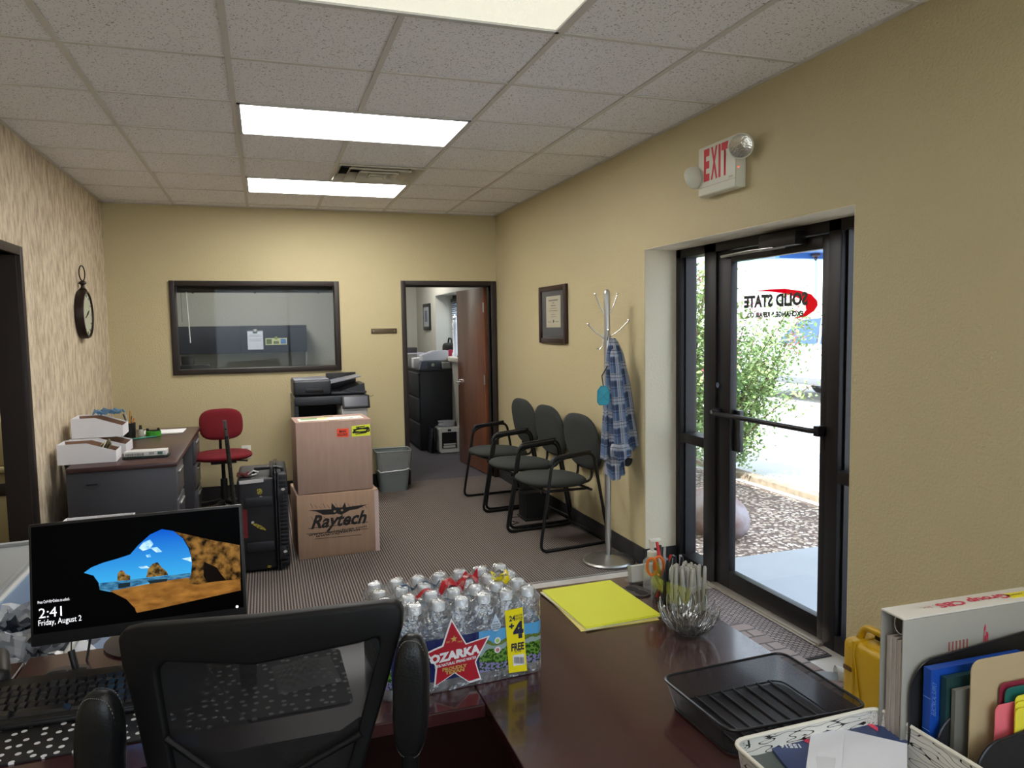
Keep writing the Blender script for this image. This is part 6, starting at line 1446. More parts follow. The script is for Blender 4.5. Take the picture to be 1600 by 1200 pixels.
k = MB(); k.grid(lambda u, v: on_path(u * cum[-1]) + V((0, 0, .028 + .097 * v)), NS, 10, closed=True, uv=lambda a, b: (a * cum[-1], .028 + .097 * b)); wr = k.build('printed_band', PR, t, ang=60)
def wrap_patch(name, poly, lay, m, par=wr, nn=1):
    """print following the curve of the wrap; poly in (distance along front, height)"""
    T_ = bmesh.new(); f = T_.faces.new([T_.verts.new((x, z, 0)) for x, z in poly]); bmesh.ops.triangulate(T_, faces=[f])
    for _ in range(4): bmesh.ops.subdivide_edges(T_, edges=[e for e in T_.edges if e.calc_length() > .010], cuts=1)
    bmesh.ops.triangulate(T_, faces=list(T_.faces))
    for v in T_.verts:
        s = v.co.x; p = on_path(s); q = on_path(s + .002); d = (q - p).normalized(); n__ = V((d.y, -d.x, 0)); z = v.co.y; v.co = p + n__ * (.0020 + .0009 * lay) + V((0, 0, z))
    k = MB(); k.merge(T_); return k.build(name, m, par, ang=60)
def wrap_text(name, s, x0, x1, z0, z1, lay, m, bold=.02, par=wr, slant=0):
    o = fit_text(name, s, x0, x1, z0, z1, Matrix(), m, par, bold=bold)
    bm = bmesh.new(); bm.from_mesh(o.data)
    bmesh.ops.triangulate(bm, faces=list(bm.faces))
    for _ in range(3): bmesh.ops.subdivide_edges(bm, edges=[e for e in bm.edges if e.calc_length() > .005], cuts=1); bmesh.ops.triangulate(bm, faces=list(bm.faces))
    for v in bm.verts:
        s_ = v.co.x; p = on_path(s_); q = on_path(s_ + .002); d = (q - p).normalized(); n__ = V((d.y, -d.x, 0)); z = v.co.y + slant * (s_ - x0); v.co = p + n__ * (.0020 + .0009 * lay) + V((0, 0, z))
    bm.to_mesh(o.data); bm.free(); return o
# position of things along the front measured from the photograph
SX = lambda u: 0
def sfront(zx, zy):
    u, v = 560 + zx * 320 / 1477, 860 + zy * 260 / 1200
    o_ = V((org.x, org.y, D)) - uy * (RB); p = PP(u, v, o_, uy); d = p - V((org.x, org.y, D)); return (d.dot(ux) - (xl - RB * .3), d.z)
star = [sfront(*q) for q in ((665, 485), (775, 665), (945, 608), (845, 800), (885, 925), (800, 950), (690, 880), (540, 985), (555, 835), (480, 735), (600, 680))]
wrap_patch('star_edge', [(x * 1.0, z) for x, z in star], 1, mat('white_print', (220, 220, 222), .4))
cxs = sum(p[0] for p in star) / len(star); czs = sum(p[1] for p in star) / len(star)
wrap_patch('star', [(cxs + (x - cxs) * .92, czs + (z - czs) * .92) for x, z in star], 2, mat('deep_red_print', (164, 24, 40), .35))
WP = mat('white_print', (220, 220, 222)); GD = mat('gold_print', (186, 160, 84), .4)
a, c = sfront(508, 745), sfront(875, 715); wrap_text('lettering', 'OZARKA', a[0], c[0], c[1] - .012, c[1] + .010, 3, WP, .06, slant=.05)
a, c = sfront(545, 795), sfront(845, 775); wrap_text('lettering', '100% NATURAL SPRING WATER', a[0], c[0], c[1] - .004, c[1] + .003, 3, WP, .03, slant=.05)
a, c = sfront(600, 822), sfront(778, 826); wrap_text('lettering', 'PROUDLY', a[0], c[0], c[1] - .002, c[1] + .006, 3, GD, .04); a, c = sfront(620, 855), sfront(758, 850); wrap_text('lettering', 'TEXAN', a[0], c[0], c[1] - .004, c[1] + .004, 3, GD, .04)
sc_ = sfront(684, 632); wrap_patch('small_star', [(sc_[0] + (.009 if i % 2 == 0 else .0036) * math.sin(PI * i / 5), sc_[1] + (.009 if i % 2 == 0 else .0036) * math.cos(PI * i / 5)) for i in range(10)], 3, GD)
a, c = sfront(630, 652), sfront(655, 652); wrap_text('lettering', 'EST', a[0], c[0], c[1] - .002, c[1] + .002, 3, GD); a, c = sfront(712, 647), sfront(745, 647); wrap_text('lettering', '1905', a[0], c[0], c[1] - .002, c[1] + .002, 3, GD)
dr = sfront(988, 540); dpl = [(dr[0] + .0125 * math.cos(a), dr[1] + .0145 * math.sin(a)) for a in [PI * 1.15 + (PI * 1.7 - .0) * i / 16 for i in range(17)]]
dpl = [(dr[0] + .0125 * math.sin(q) * 1, dr[1] - .0130 * math.cos(q)) for q in [-2.2 + 4.4 * i / 18 for i in range(19)]] + [(dr[0] - .0005, dr[1] + .0300)]
wrap_patch('drop', dpl, 1, mat('pale_blue_print', (190, 206, 220), .4))
DP_ = mat('dark_print', (24, 30, 60), .4)
for s_, dzz, hw_ in (('drop', .010, .006), ('HYDRATE', .003, .010), ('AND EARN', -.002, .009), ('REWARDS', -.007, .010)): wrap_text('lettering', s_, dr[0] - hw_, dr[0] + hw_, dr[1] + dzz - .0018, dr[1] + dzz + .0018, 2, DP_)
for yy, cc in ((645, (150, 190, 90)), (712, (190, 120, 124))): q = sfront(1000, yy); wrap_patch('round_badge', [(q[0] + x, q[1] + z) for x, z in circ(.0078, 18)], 1, WP); wrap_patch('badge_mark', [(q[0] + x, q[1] + z) for x, z in circ(.0048, 14)], 2, mat('badge_%d' % yy, cc, .4))
ya, yb_ = sfront(1055, 430), sfront(1170, 860); yel = [sfront(1052, 432), sfront(1180, 405), sfront(1212, 862), sfront(1082, 880)]
YP = mat('bright_yellow_print', (232, 216, 24), .35); wrap_patch('yellow_strip', yel, 1, YP)
def yt(s, x0, y0, x1, y1, b=.03): a, c = sfront(x0, y1), sfront(x1, y0); m_ = sfront(x1, y1); wrap_text('lettering', s, a[0], c[0], (a[1] + m_[1]) / 2, (sfront(x0, y0)[1] + c[1]) / 2, 2, DP_, b)
yt('24', 1082, 465, 1125, 505); yt('HALF LITER', 1128, 455, 1178, 472, .01); yt('BOTTLES', 1128, 478, 1178, 496, .01); yt('+', 1082, 522, 1118, 560, .05); yt('4', 1112, 505, 1185, 630, .05); yt('FREE', 1098, 660, 1190, 715, .04); yt('BOTTLES', 1122, 716, 1170, 728, .01)
wrap_patch('barcode_field', [sfront(1108, 752), sfront(1190, 738), sfront(1195, 815), sfront(1112, 828)], 2, WP)
for i in range(9):
    x = 1118 + i * 8; wrap_patch('bar', [sfront(x, 762), sfront(x + 4, 762), sfront(x + 6, 808), sfront(x + 2, 808)], 3, INK)
# clear part of the wrap over shoulders and caps
FILM = clear_mat('shrink_film', (.97, .98, .99), .10, white=.08, rough=.08, bump=(55, 1.0), fmul=1.3)
def ztop(x, y):
    z = .135
    for bx, by in bpos:
        d = math.hypot(x - bx, y - by); z = max(z, .204 - max(0, d - .016) * 1.5 if d < .05 else .135)
    return z
def film(u, v):
    s = u * cum[-1]; o = on_path(s); cxm, cym = (xl + xr) / 2, (yn + yf) / 2
    q = 1 - v; x, y = cxm + (o.x - cxm) * q, cym + (o.y - cym) * q
    if v < .08: return V((o.x, o.y, .125 + (ztop(x, y) - .125) * v / .08))
    return V((x, y, max(ztop(x, y), .14) + .004 * noise.noise(V((x * 60, y * 60, 0)))))
k = MB(); k.grid(film, 200, 34, closed=True); bmesh.ops.remove_doubles(k.bm, verts=k.bm.verts, dist=.0004); k.build('clear_film', FILM, t, ang=60)
k = MB(); k.grid(lambda u, v: on_path(u * cum[-1]) + V((0, 0, .002 + .026 * v)), NS, 2, closed=True); k.build('clear_skirt', FILM, t, ang=60)
# prints on top of the film
def top_patch(name, pts, m, dz_=.003):
    T_ = bmesh.new(); f = T_.faces.new([T_.verts.new((x, y, 0)) for x, y in pts]); bmesh.ops.triangulate(T_, faces=[f])
    for _ in range(4): bmesh.ops.subdivide_edges(T_, edges=[e for e in T_.edges if e.calc_length() > .012], cuts=1)
    bmesh.ops.triangulate(T_, faces=list(T_.faces))
    for v in T_.verts: v.co.z = ztop(v.co.x, v.co.y) + dz_
    k = MB(); k.merge(T_); return k.build(name, m, t, ang=60)
def tp(zx, zy, z=.195): p = P(560 + zx * 320 / 1477, 860 + zy * 260 / 1200, z=D + z); d = p - V((org.x, org.y, D)); return (d.dot(ux), d.dot(uy))
top_patch('top_yellow_tag', [tp(945, 175), tp(1050, 150), tp(1105, 215), tp(985, 250)], YP)
a, c = tp(975, 215), tp(1050, 175); o = fit_text('lettering', '4', -.012, .012, -.014, .014, Matrix.Translation(((a[0] + c[0]) / 2, (a[1] + c[1]) / 2, .2095)), DP_, t, .05)
a = tp(1032, 225); o = fit_text('lettering', 'FREE', -.018, .018, -.005, .005, Matrix.Translation((a[0], a[1], .2095)), DP_, t, .03)
top_patch('top_red_ribbon', [tp(380, 320), tp(560, 290), (tp(700, 285)), tp(830, 200), tp(780, 170), tp(650, 265), tp(560, 275), tp(380, 300)], mat('film_red_print', (178, 32, 44), .3))
top_patch('top_red_patch', [tp(790, 170), tp(860, 155), tp(862, 230), tp(800, 225)], mat('film_red_print'))
top_patch('top_blue_lettering', [tp(300, 262), tp(420, 245), tp(430, 262), tp(310, 285)], mat('film_blue_print', (120, 160, 190), .4)); top_patch('top_blue_lettering', [tp(455, 238), tp(590, 225), tp(590, 240), tp(460, 258)], mat('film_blue_print'))

# ================================================================ SMALL THINGS ON THE DESK
# folders
f1, f2, f3, f4 = dz(850, 925), dz(972, 910), dz(1020, 966), dz(905, 990)
cF = (f1 + f2 + f3 + f4) / 4; aF = fwd(f4, f3) * .5 + fwd(f1, f2) * .5
for i, (c, off, r_, lb) in enumerate((((232, 216, 130), (-.006, -.004), -.05, 'pale yellow folder at the bottom of the folder pile'), ((226, 222, 190), (-.004, -.002), .03, 'cream sheet sticking out in the middle of the yellow folder pile'), ((222, 226, 60), (0, 0), .0, 'bright yellow folder on top of the folder pile'))):
    t = thing('file_folder', lb, 'folder', (cF.x + off[0], cF.y + off[1], D + .0006 + i * .0032), aF + r_)
    wF, dF = (f3 - f4).length, ((f1 - f4).length + (f2 - f3).length) / 2
    MB().box((-wF / 2, -dF / 2, 0), (wF / 2, dF / 2, .0013)).build('back_leaf', mat('folder_%d' % i, c, .55), t); MB().box((-wF / 2, -dF / 2 + .006, .0015), (wF / 2, dF / 2, .0028)).build('front_leaf', mat('folder_%d' % i), t)
# business card holder
a, b_ = dz(985, 912), dz(1012, 908); t = thing('card_holder', 'clear holder of white business cards at the far desk edge', 'card holder', (a.x, a.y - .0, D + .0005), fwd(a, b_))
CL = clear_mat('clear_acrylic', (.96, .98, .98), .08, rough=.03)
k = MB(); k.box((-.004, -.03, 0), (.098, .03, .004)); k.box((-.004, -.03, .004), (.098, -.027, .016)); k.box((-.004, .012, .004), (.098, .015, .05)); k.build('holder', CL, t)
k = MB(Matrix.Translation((0, 0, .005)) @ Matrix.Rotation(-.2, 4, 'X')); k.box((0, -.014, 0), (.089, .010, .05)); k.build('cards', mat('card_stack', (190, 190, 186), .6), t)
# sanitizer
q = dz(1024, 925); t = thing('sanitizer_bottle', 'clear pump bottle behind the pen cup', 'bottle', (q.x, q.y + .02, D + .0005))
MB().lathe([(0, 0), (.026, 0), (.028, .006), (.028, .09), (.014, .105), (.012, .11), (0, .11)], 24).build('bottle_body', clear_mat('clear_bottle', (.94, .96, .97), .08, white=.2, rough=.05), t)
MB().lathe([(.015, .106), (.015, .122), (.006, .124), (.005, .14), (0, .14)], 18).build('collar', WHT, t)
k = MB(); k.cyl((0, 0, .135), (0, 0, .155), .0065, .010); k.box((-.01, -.008, .153), (.028, .008, .161), .003); k.build('pump_head', WHT, t)
MB().box((-.015, -.0290, .02), (.015, -.0283, .07)).build('label_print', mat('pale_label', (200, 214, 200), .5), t)
# pen cup
q = dz(1036, 936); t = thing('pen_cup', 'clear round cup of mixed pens on the desk', 'pen cup', (q.x, q.y, D + .0005))
k = MB(); k.lathe([(0, 0), (.036, 0), (.038, .003), (.038, .098), (.0355, .098), (.0355, .005), (0, .005)], 32); k.build('cup', CL, t)
pcx, pcy = q.x, q.y
pens = [((196, 100, 40), 2.6, .012, .148, 'scissors'), ((206, 40, 36), .2, .006, .13, 'red pen'), ((226, 226, 222), 1.6, .0055, .165, 'white pen with red cap'), ((150, 140, 50), 3.6, .005, .12, 'olive pen'), ((30, 60, 150), 4.4, .0055, .10, 'blue pen'), ((60, 62, 66), 5.3, .005, .14, 'dark grey pen'), ((200, 180, 90), 3.0, .0045, .13, 'yellow pencil'), ((150, 152, 156), .9, .005, .15, 'silver pen'), ((30, 30, 34), 1.3, .0055, .155, 'black pen')]
for i, (c, a, r_, L_, lb) in enumerate(pens):
    dx, dy = math.cos(a), math.sin(a); p0 = V((-dx * .022, -dy * .022, .008)); p1 = V((dx * .034, dy * .034, L_))
    if lb == 'scissors':
        s_ = thing('scissors', 'orange handled scissors standing in the clear pen cup', 'scissors', (pcx, pcy, D + .0005)); OR = mat('orange_handle', (206, 104, 36), .4)
        for sgn in (-1, 1):
            M_ = frame_m(V((-.028, -.004, .105)) + V((sgn * .012, 0, 0)), V((.86, -.5, 0)) , V((sgn * .25 - .2, 0, 1)))
            k = MB(M_); k.tube([(.014 * math.cos(t_), .028 * math.sin(t_), 0) for t_ in [2 * PI * j / 20 for j in range(20)]], .0045, closed=True); k.build('handle', OR, s_)
        k = MB(); k.tube([(-.026, 0, .08), (.005, 0, .01)], [.006, .002], 6); k.build('blades', STEEL, s_); continue
    k = MB(Matrix.Translation((pcx, pcy, D + .0005))); k.cyl(p0, p0.lerp(p1, .72), r_, seg=10); body = k.build('pen', mat('cup_pen_%d' % i, c, .35)); tag(body, lb + ' standing in the clear pen cup', 'pen', 'pens in the clear cup')
    k = MB(Matrix.Translation((pcx, pcy, D + .0005))); k.cyl(p0.lerp(p1, .72), p1, r_ * 1.1, r_ * .8, seg=10); k.build('pen_cap', mat('cup_pencap_%d' % i, (190, 30, 40) if 'red cap' in lb else c, .3), body)
# marker cup: grey barrelled markers
q = dz(1074, 955); t = thing('marker_cup', 'clear square cup packed with grey markers', 'pen cup', (q.x, q.y, D + .0005), .35)
k = MB(); s_ = .042
for a, c in (((-s_, -s_), (s_, -s_ + .002)), ((-s_, s_ - .002), (s_, s_)), ((-s_, -s_), (-s_ + .002, s_)), ((s_ - .002, -s_), (s_, s_))): k.box((*a, 0), (*c, .085))
k.box((-s_, -s_, 0), (s_, s_, .003)); k.build('cup', CL, t)
MK = mat('marker_grey', (168, 166, 158), .4); mb_ = MB(); mb_.lathe([(0, 0), (.0055, .001), (.0062, .006), (.0062, .078), (.0056, .080), (.0056, .086), (.0060, .088), (.0052, .124), (.003, .129), (0, .130)], 12); mme = mb_.mesh('marker', MK)
lb2 = MB(); lb2.box((-.0018, -.0066, .03), (.0018, -.0060, .065)); lme2 = lb2.mesh('print', INK)
mz = Matrix.Translation((q.x, q.y, D + .0042)) @ Matrix.Rotation(.35, 4, 'Z'); rnd = random.Random(2)
for i in range(5):
    for j in range(5):
        o = bpy.data.objects.new('marker', mme); COL.objects.link(o); o.matrix_world = mz @ Matrix.Translation((-.031 + i * .0155, -.031 + j * .0155, 0)) @ Matrix.Rotation(rnd.uniform(-.05, .05), 4, 'X') @ Matrix.Rotation(rnd.uniform(-.05, .05), 4, 'Y')
        tag(o, 'grey marker standing packed in the clear square cup', 'marker', 'grey markers in the square cup'); c = bpy.data.objects.new('print_mark', lme2); COL.objects.link(c); c.parent = o
# loose black pens just behind
for i in range(6):
    a, b_ = .9 * i, .01; k = MB(Matrix.Translation((q.x - .035 + .012 * i, q.y + .062 + .004 * (i % 2), D + .0005)) @ Matrix.Rotation((-1) ** i * .05, 4, 'Y')); k.cyl((0, 0, .002), (0, 0, .11), .0055, seg=10); k.cyl((0, 0, .11), (0, 0, .135 + .004 * (i % 3)), .006, .004, seg=10)
    o = k.build('pen', mat(('dark_pen', 'silver_pen')[i % 2], ((26, 28, 36), (160, 160, 166))[i % 2], .35)); tag(o, ('black', 'silver')[i % 2] + ' pen standing behind the square marker cup', 'pen', ('black pens behind the marker cup', 'silver pens behind the marker cup')[i % 2])
t = thing('pen_box', 'low clear box holding pens behind the marker cup', 'pen cup', (q.x - .005, q.y + .064, D + .0005)); k = MB()
for a, c in (((-.045, -.014), (.045, -.0125)), ((-.045, .0155), (.045, .017)), ((-.045, -.014), (-.0435, .017)), ((.0435, -.014), (.045, .017))): k.box((*a, 0), (*c, .08))
k.build('box_wall', CL, t)

# crystal bowl
q = dz(1088, 998); t = thing('crystal_bowl', 'crystal bowl of petal shapes on the desk behind the mesh tray', 'bowl', (q.x, q.y + .035, D + .0005))
CRY = clear_mat('crystal', (.80, .83, .85), .07, white=.0, rough=.03, ior=1.6, fmul=1.0)
k = MB(); k.lathe([(0, .0), (.026, 0), (.03, .004), (.026, .010), (0, .010)], 28); k.build('foot', CRY, t)
def petal(rad, hgt, wid, a0, out_, cup):
    k = MB(Matrix.Rotation(a0, 4, 'Z'))
    def fn(u, v):
        s = (u - .5) * 2; wv = wid * (math.sin(PI * min(1, .12 + v * .88)) ** .6) * (1 if v < .97 else .5); ang = v * PI / 2 * .98
        r = .020 + rad * math.sin(ang) ** .9 + out_ * v * v; z = .006 + hgt * (1 - math.cos(ang)) ** .9
        return V((r - cup * (1 - s * s) * -1 * math.sin(PI * v) * .0 + cup * (1 - s * s) * .5, s * wv, z))
    k.grid(fn, 8, 16); k.solid(.0028); return k.build('petal', CRY, t, ang=60)
for i in range(14): petal(.058, .080, .0115, 2 * PI * i / 14, .003, .006)
for i in range(14): petal(.046, .052, .0105, 2 * PI * (i + .5) / 14, .012, .006)
# chrome-like rims catch the light on each petal
RIMC = clear_mat('crystal_edge', (.9, .9, .9), .35, white=.08, rough=.05)
for ph_, rad, hgt, wid, out_ in ((0, .058, .080, .0115, .003), (.5, .046, .052, .0105, .012)):
    for i in range(14):
        k = MB(Matrix.Rotation(2 * PI * (i + ph_) / 14, 4, 'Z')); pts = []
        for s_, vs in ((-1, [j / 12 for j in range(4, 13)]), (1, [j / 12 for j in range(12, 3, -1)])):
            for v in vs:
                wv = wid * (math.sin(PI * min(1, .12 + v * .88)) ** .6); ang_ = v * PI / 2 * .98
                pts.append((.020 + rad * math.sin(ang_) ** .9 + out_ * v * v, s_ * wv, .006 + hgt * (1 - math.cos(ang_)) ** .9))
        k.tube(pts, .0010, 5); k.build('petal_edge', RIMC, t)

# black wire mesh tray
def tray(name, label, corners, z0, hgt, inset_, wire, meshm, ribs, rimr=.003):
    """corners: four rim corners (xy) in order; walls slope inward to a floor at z0"""
    c = V((sum(p[0] for p in corners) / 4, sum(p[1] for p in corners) / 4, 0)); t = thing(name, label, 'letter tray', (c.x, c.y, z0))
    rim = []; loc = [V((p[0] - c.x, p[1] - c.y, 0)) for p in corners]; 
    rim = bez([p + V((0, 0, hgt)) for p in loc], 5, .03, closed=True); fl = bez([p * (1 - inset_) + V((0, 0, .004)) for p in loc], 5, .03, closed=True)
    k = MB(); k.tube(rim, rimr, 8, closed=True); k.build('rim', wire, t)
    n = len(rim)
    k = MB(); k.grid(lambda u, v: fl[int(round(u * n)) % n].lerp(rim[int(round(u * n)) % n], v), n, 6, closed=True, uv=lambda a, b: (a * 1.1, b * hgt * 1.1)); k.build('side_wall', meshm, t)
    k = MB(); k.uv = k.bm.loops.layers.uv.new('UVMap'); f = k.bm.faces.new([k._v(p) for p in fl])
    for l in f.loops: l[k.uv].uv = (l.vert.co.x, l.vert.co.y)
    k.build('base_mesh', meshm, t); k = MB(); k.tube([p + V((0, 0, -.001)) for p in fl], .002, 6, closed=True)
    k.build('base_wire', wire, t)
    a, b_, c_, d_ = [p * (1 - inset_) for p in loc]
    for i in range(ribs):
        q = (i + 1) / (ribs + 1); k = MB(); k.cyl(a.lerp(b_, q) + V((0, 0, .006)), d_.lerp(c_, q) + V((0, 0, .006)), .0022, seg=6); k.build('base_rib', wire, t)
    return t
zr = D + .062
tc_ = [P(1032, 1057, z=zr), P(1222, 1018, z=zr), P(1358, 1103, z=zr), P(1140, 1144, z=zr)]
WIRE = mat('black_coated_wire', (26, 26, 30), .3)
MESHB = veil_mat('black_wire_mesh', (22, 23, 28), .62, .35)
tray('letter_tray', 'empty black wire mesh letter tray on the desk', [(p.x, p.y) for p in tc_], D + .0008, .060, .10, WIRE, MESHB, 8)
# patterned tray with mail
zr = D + .085
pt_ = [P(1142, 1158, z=zr), P(1373, 1104, z=zr)]; e1 = pt_[1] - pt_[0]; e1 = V((e1.x, e1.y, 0)); e2 = V((e1.y, -e1.x, 0)).normalized() * .30
LEAF, N, L, out = nodes_mat('leaf_pattern'); uv = N.new('ShaderNodeUVMap'); mp = N.new('ShaderNodeMapping'); mp.inputs['Scale'].default_value = (105, 80, 1); L.new(uv.outputs[0], mp.inputs[0])
v_ = N.new('ShaderNodeTexVoronoi'); v_.feature = 'F1'; v_.inputs['Scale'].default_value = 1.0; v_.distance = 'MINKOWSKI'; v_.inputs['Exponent'].default_value = .7; L.new(mp.outputs[0], v_.inputs['Vector'])
nz = N.new('ShaderNodeTexNoise'); nz.inputs['Scale'].default_value = 1.2; nz.inputs['Detail'].default_value = 0; L.new(mp.outputs[0], nz.inputs[0]); wv_ = mathn(N, L, 'LESS_THAN', mathn(N, L, 'ABSOLUTE', mathn(N, L, 'SUBTRACT', nz.outputs[0], .5)), .022)
princ(N, L, out, mixc(N, L, mathn(N, L, 'MAXIMUM', mathn(N, L, 'LESS_THAN', v_.outputs['Distance'], .42), wv_), (214, 212, 204), (24, 24, 26)), .4)
cs_ = [pt_[0], pt_[0] + e1, pt_[0] + e1 + e2, pt_[0] + e2]
t = tray('patterned_tray', 'cream tray with black leaf pattern full of mail at the desk front', [(p.x, p.y) for p in cs_], D + .0008, .083, .06, mat('cream_enamel', (214, 210, 196), .35), LEAF, 0, .004)
ctr = (cs_[0] + cs_[2]) / 2; ea = fwd(cs_[0], cs_[1])
def sheet(nm, lab, cat, corners, z, th, m, warp=0, grp=None):
    c = V((sum(p[0] for p in corners) / len(corners), sum(p[1] for p in corners) / len(corners), z)); t = thing(nm, lab, cat, c)
    MB().prism([(p[0] - c.x, p[1] - c.y) for p in corners], lambda a, b: (a, b, 0), lambda a, b: (a, b, th)).build('paper', m, t, smooth=False); return t
def zpts(pts, z): return [P(1120 + x * 280 / 1600, 1060 + y * 140 / 800, z=z) for x, y in pts]
q = zpts([(215, 590), (470, 540), (830, 800), (830, 1100), (560, 1100)], D + .05); sheet('magazine', 'grey green magazine lying under the mail in the patterned tray', 'magazine', q, D + .015, .035, mat('grey_green_cover', (84, 92, 90), .3))
q = zpts([(430, 530), (640, 505), (1325, 400), (1700, 380), (1700, 900), (800, 1000), (560, 700)], D + .058); t = sheet('mailer', 'dark blue printed mailer in the patterned tray', 'mail', q, D + .051, .005, mat('navy_mailer', (38, 50, 88), .3, var=(8, (60, 78, 122), .3)))
c = V(t.location)
def lay(o_pts, m, z, nm, par): pr_ = zpts(o_pts, z); k = MB(); k.prism([(p.x - par.location.x, p.y - par.location.y) for p in pr_], lambda a, b: (a, b, z - par.location.z), lambda a, b: (a, b, z - par.location.z + .0005)); return k.build(nm, m, par, smooth=False)
lay([(700, 510), (750, 500), (830, 550), (830, 590)], mat('pink_stripe', (210, 60, 90), .4), D + .0565, 'stripe', t); lay([(1320, 402), (1370, 395), (1440, 440), (1440, 475)], mat('pink_stripe'), D + .0565, 'stripe', t)
q0 = zpts([(735, 610)], D + .0568)[0]; o = text('lettering', '15516', .016, Matrix.Translation((q0.x - t.location.x - .012, q0.y - t.location.y + .008, .0058)) @ Matrix.Rotation(ea + PI - .35, 4, 'Z'), WP, t, bold=.0004)
q = zpts([(1010, 405), (1240, 455), (1700, 560), (1700, 1000), (1050, 1000), (930, 560)], D + .064); sheet('envelope', 'white window envelope in the patterned tray, second from the top', 'envelope', q, D + .0572, .002, mat('envelope_white', (206, 208, 214), .6))
q = zpts([(850, 395), (985, 425), (1140, 480), (1100, 1000), (780, 900)], D + .066); t = sheet('envelope', 'white window envelope with clear window lying on top of the mail', 'envelope', q, D + .0602, .002, mat('envelope_white'))
lay([(890, 700), (1060, 710), (1050, 800), (900, 830)], clear_mat('envelope_window', (.9, .92, .95), .1, white=.5), D + .0625, 'window_patch', t)
for i in range(6): lay([(885 + i * 14, 418 + i * 4), (893 + i * 14, 420 + i * 4), (886 + i * 14, 462 + i * 4), (878 + i * 14, 460 + i * 4)], mat('grey_ink'), D + .0625, 'print_mark', t)

# ================================================================ BINDER, FILE SORTER, FOLDERS
zT = D + .285
b0 = P(1377, 950, z=zT); b1 = P(1412, 967, z=zT); b2p = P(1600, 937, z=zT)
dirc = V((b2p.x - b1.x, b2p.y - b1.y, 0)).normalized(); nrmb = V((-dirc.y, dirc.x, 0))   # away from the camera
thk = max(.045, (V((b0.x, b0.y, 0)) - V((b1.x, b1.y, 0))).dot(nrmb))
ang = math.atan2(dirc.y, dirc.x)
t = thing('ring_binder', 'large grey white ring binder standing spine up in the file sorter', 'binder', (b1.x, b1.y, D + .012), ang)
BH = zT - D - .012; BLn = .35; BM = mat('binder_vinyl', (150, 148, 140), .4); BMS = mat('binder_spine_vinyl', (206, 202, 192), .4)
MB().box((0, 0, 0), (BLn, .003, BH - .004), .001).build('front_cover', BM, t); MB().box((0, thk - .003, 0), (BLn, thk, BH - .004), .001).build('back_cover', BM, t)
MB().box((0, 0, BH - .004), (BLn, thk, BH), .0015).build('spine', BMS, t)
k = MB()
for i in range(9): k.box((.004 + (i % 3) * .001, .008 + i * (thk - .018) / 9, .01 + (i % 2) * .004), (BLn - .02, .008 + (i + .8) * (thk - .018) / 9, BH - .045 - (i % 3) * .002))
k.build('pages', mat('page_edges', (196, 188, 180), .8, var=(90, (150, 140, 132), .3, (1, 1, .1))), t)
k = MB(); k.box((.01, thk / 2 - .012, BH - .008), (BLn - .02, thk / 2 + .012, BH - .005)); k.tube([(.02, thk / 2 + .014 * math.cos(a), BH - .024 + .018 * math.sin(a)) for a in [2 * PI * i / 16 for i in range(16)]], .0018, closed=True); k.build('ring_mechanism', CHROME, t)
Ms = Matrix.Translation((0, 0, BH)) @ Matrix.Rotation(PI, 4, 'Z')
def sx_(u, v): q = P(u, v, z=zT); return (q - V((b1.x, b1.y, zT))).dot(dirc)
x0_, x1_b, x2_, x3_ = sx_(1432, 948), sx_(1455, 945), sx_(1560, 928), sx_(1558, 928)
fit_text('lettering', 'Group CBS', -x2_ - .012, -x1_b - .004, -thk * .78, -thk * .3, Ms, mat('dark_pink_print', (190, 50, 76), .5), t, .04); fit_text('lettering', ', Inc.', -x1_b, -x0_, -thk * .62, -thk * .42, Ms, mat('rust_print', (150, 80, 70), .5), t)
flat('yellow_strip', rect(-x3_ - .10, -x3_ - .008, -thk * .62, -thk * .22), Ms, YP, t); fit_text('lettering', 'Turbine Contact', -x3_ - .095, -x3_ - .012, -thk * .5, -thk * .33, Ms @ Matrix.Translation((0, 0, .0008)), DP_, t)
Mfc = Matrix.Translation((0, -.0002, 0)) @ Matrix.Rotation(PI / 2, 4, 'X')
for i in range(6): flat('small_print', rect(.105 + i * .0085, .108 + i * .0085, BH - .075 - .012 * (i % 2), BH - .058), Mfc, mat('rust_print'), t)
fit_text('lettering', 'Gro', .188, .20, BH - .085, BH - .035, Mfc, mat('dark_pink_print'), t, .04)
# sorter
def bl(dx, dy, z=0): return V((b1.x, b1.y, 0)) + dirc * dx + nrmb * dy + V((0, 0, z))
t = thing('file_sorter', 'black metal mesh file sorter with curved dividers', 'file sorter', (b1.x, b1.y, D + .0006), ang)
MB().box((.0, -.14, 0), (.30, thk + .006, .004), .001).build('sorter_base', WIRE, t)
DIV = mat('black_divider_mesh', (20, 20, 22), .55, bump=(900, .4))
def divider(y, h_, x0=.012):
    k = MB(); pl = [(x0, .004)] + [(x0, h_ - .06)] + [(x0 + .055 * (1 - math.cos(a)), h_ - .06 + .06 * math.sin(a)) for a in [PI / 2 * i / 8 for i in range(1, 9)]] + [(.285, h_ + .02), (.285, .004)]
    k.prism(pl, lambda a, c: (a, y, c), lambda a, c: (a, y + .002, c)); k.build('divider', DIV, t, smooth=False)
    k = MB(); k.tube([(a, y + .001, c) for a, c in pl], .0024, 6, closed=True); k.build('divider_wire', WIRE, t)
divider(-.008, .205); divider(-.05, .12, .03); divider(-.112, .10, .05)
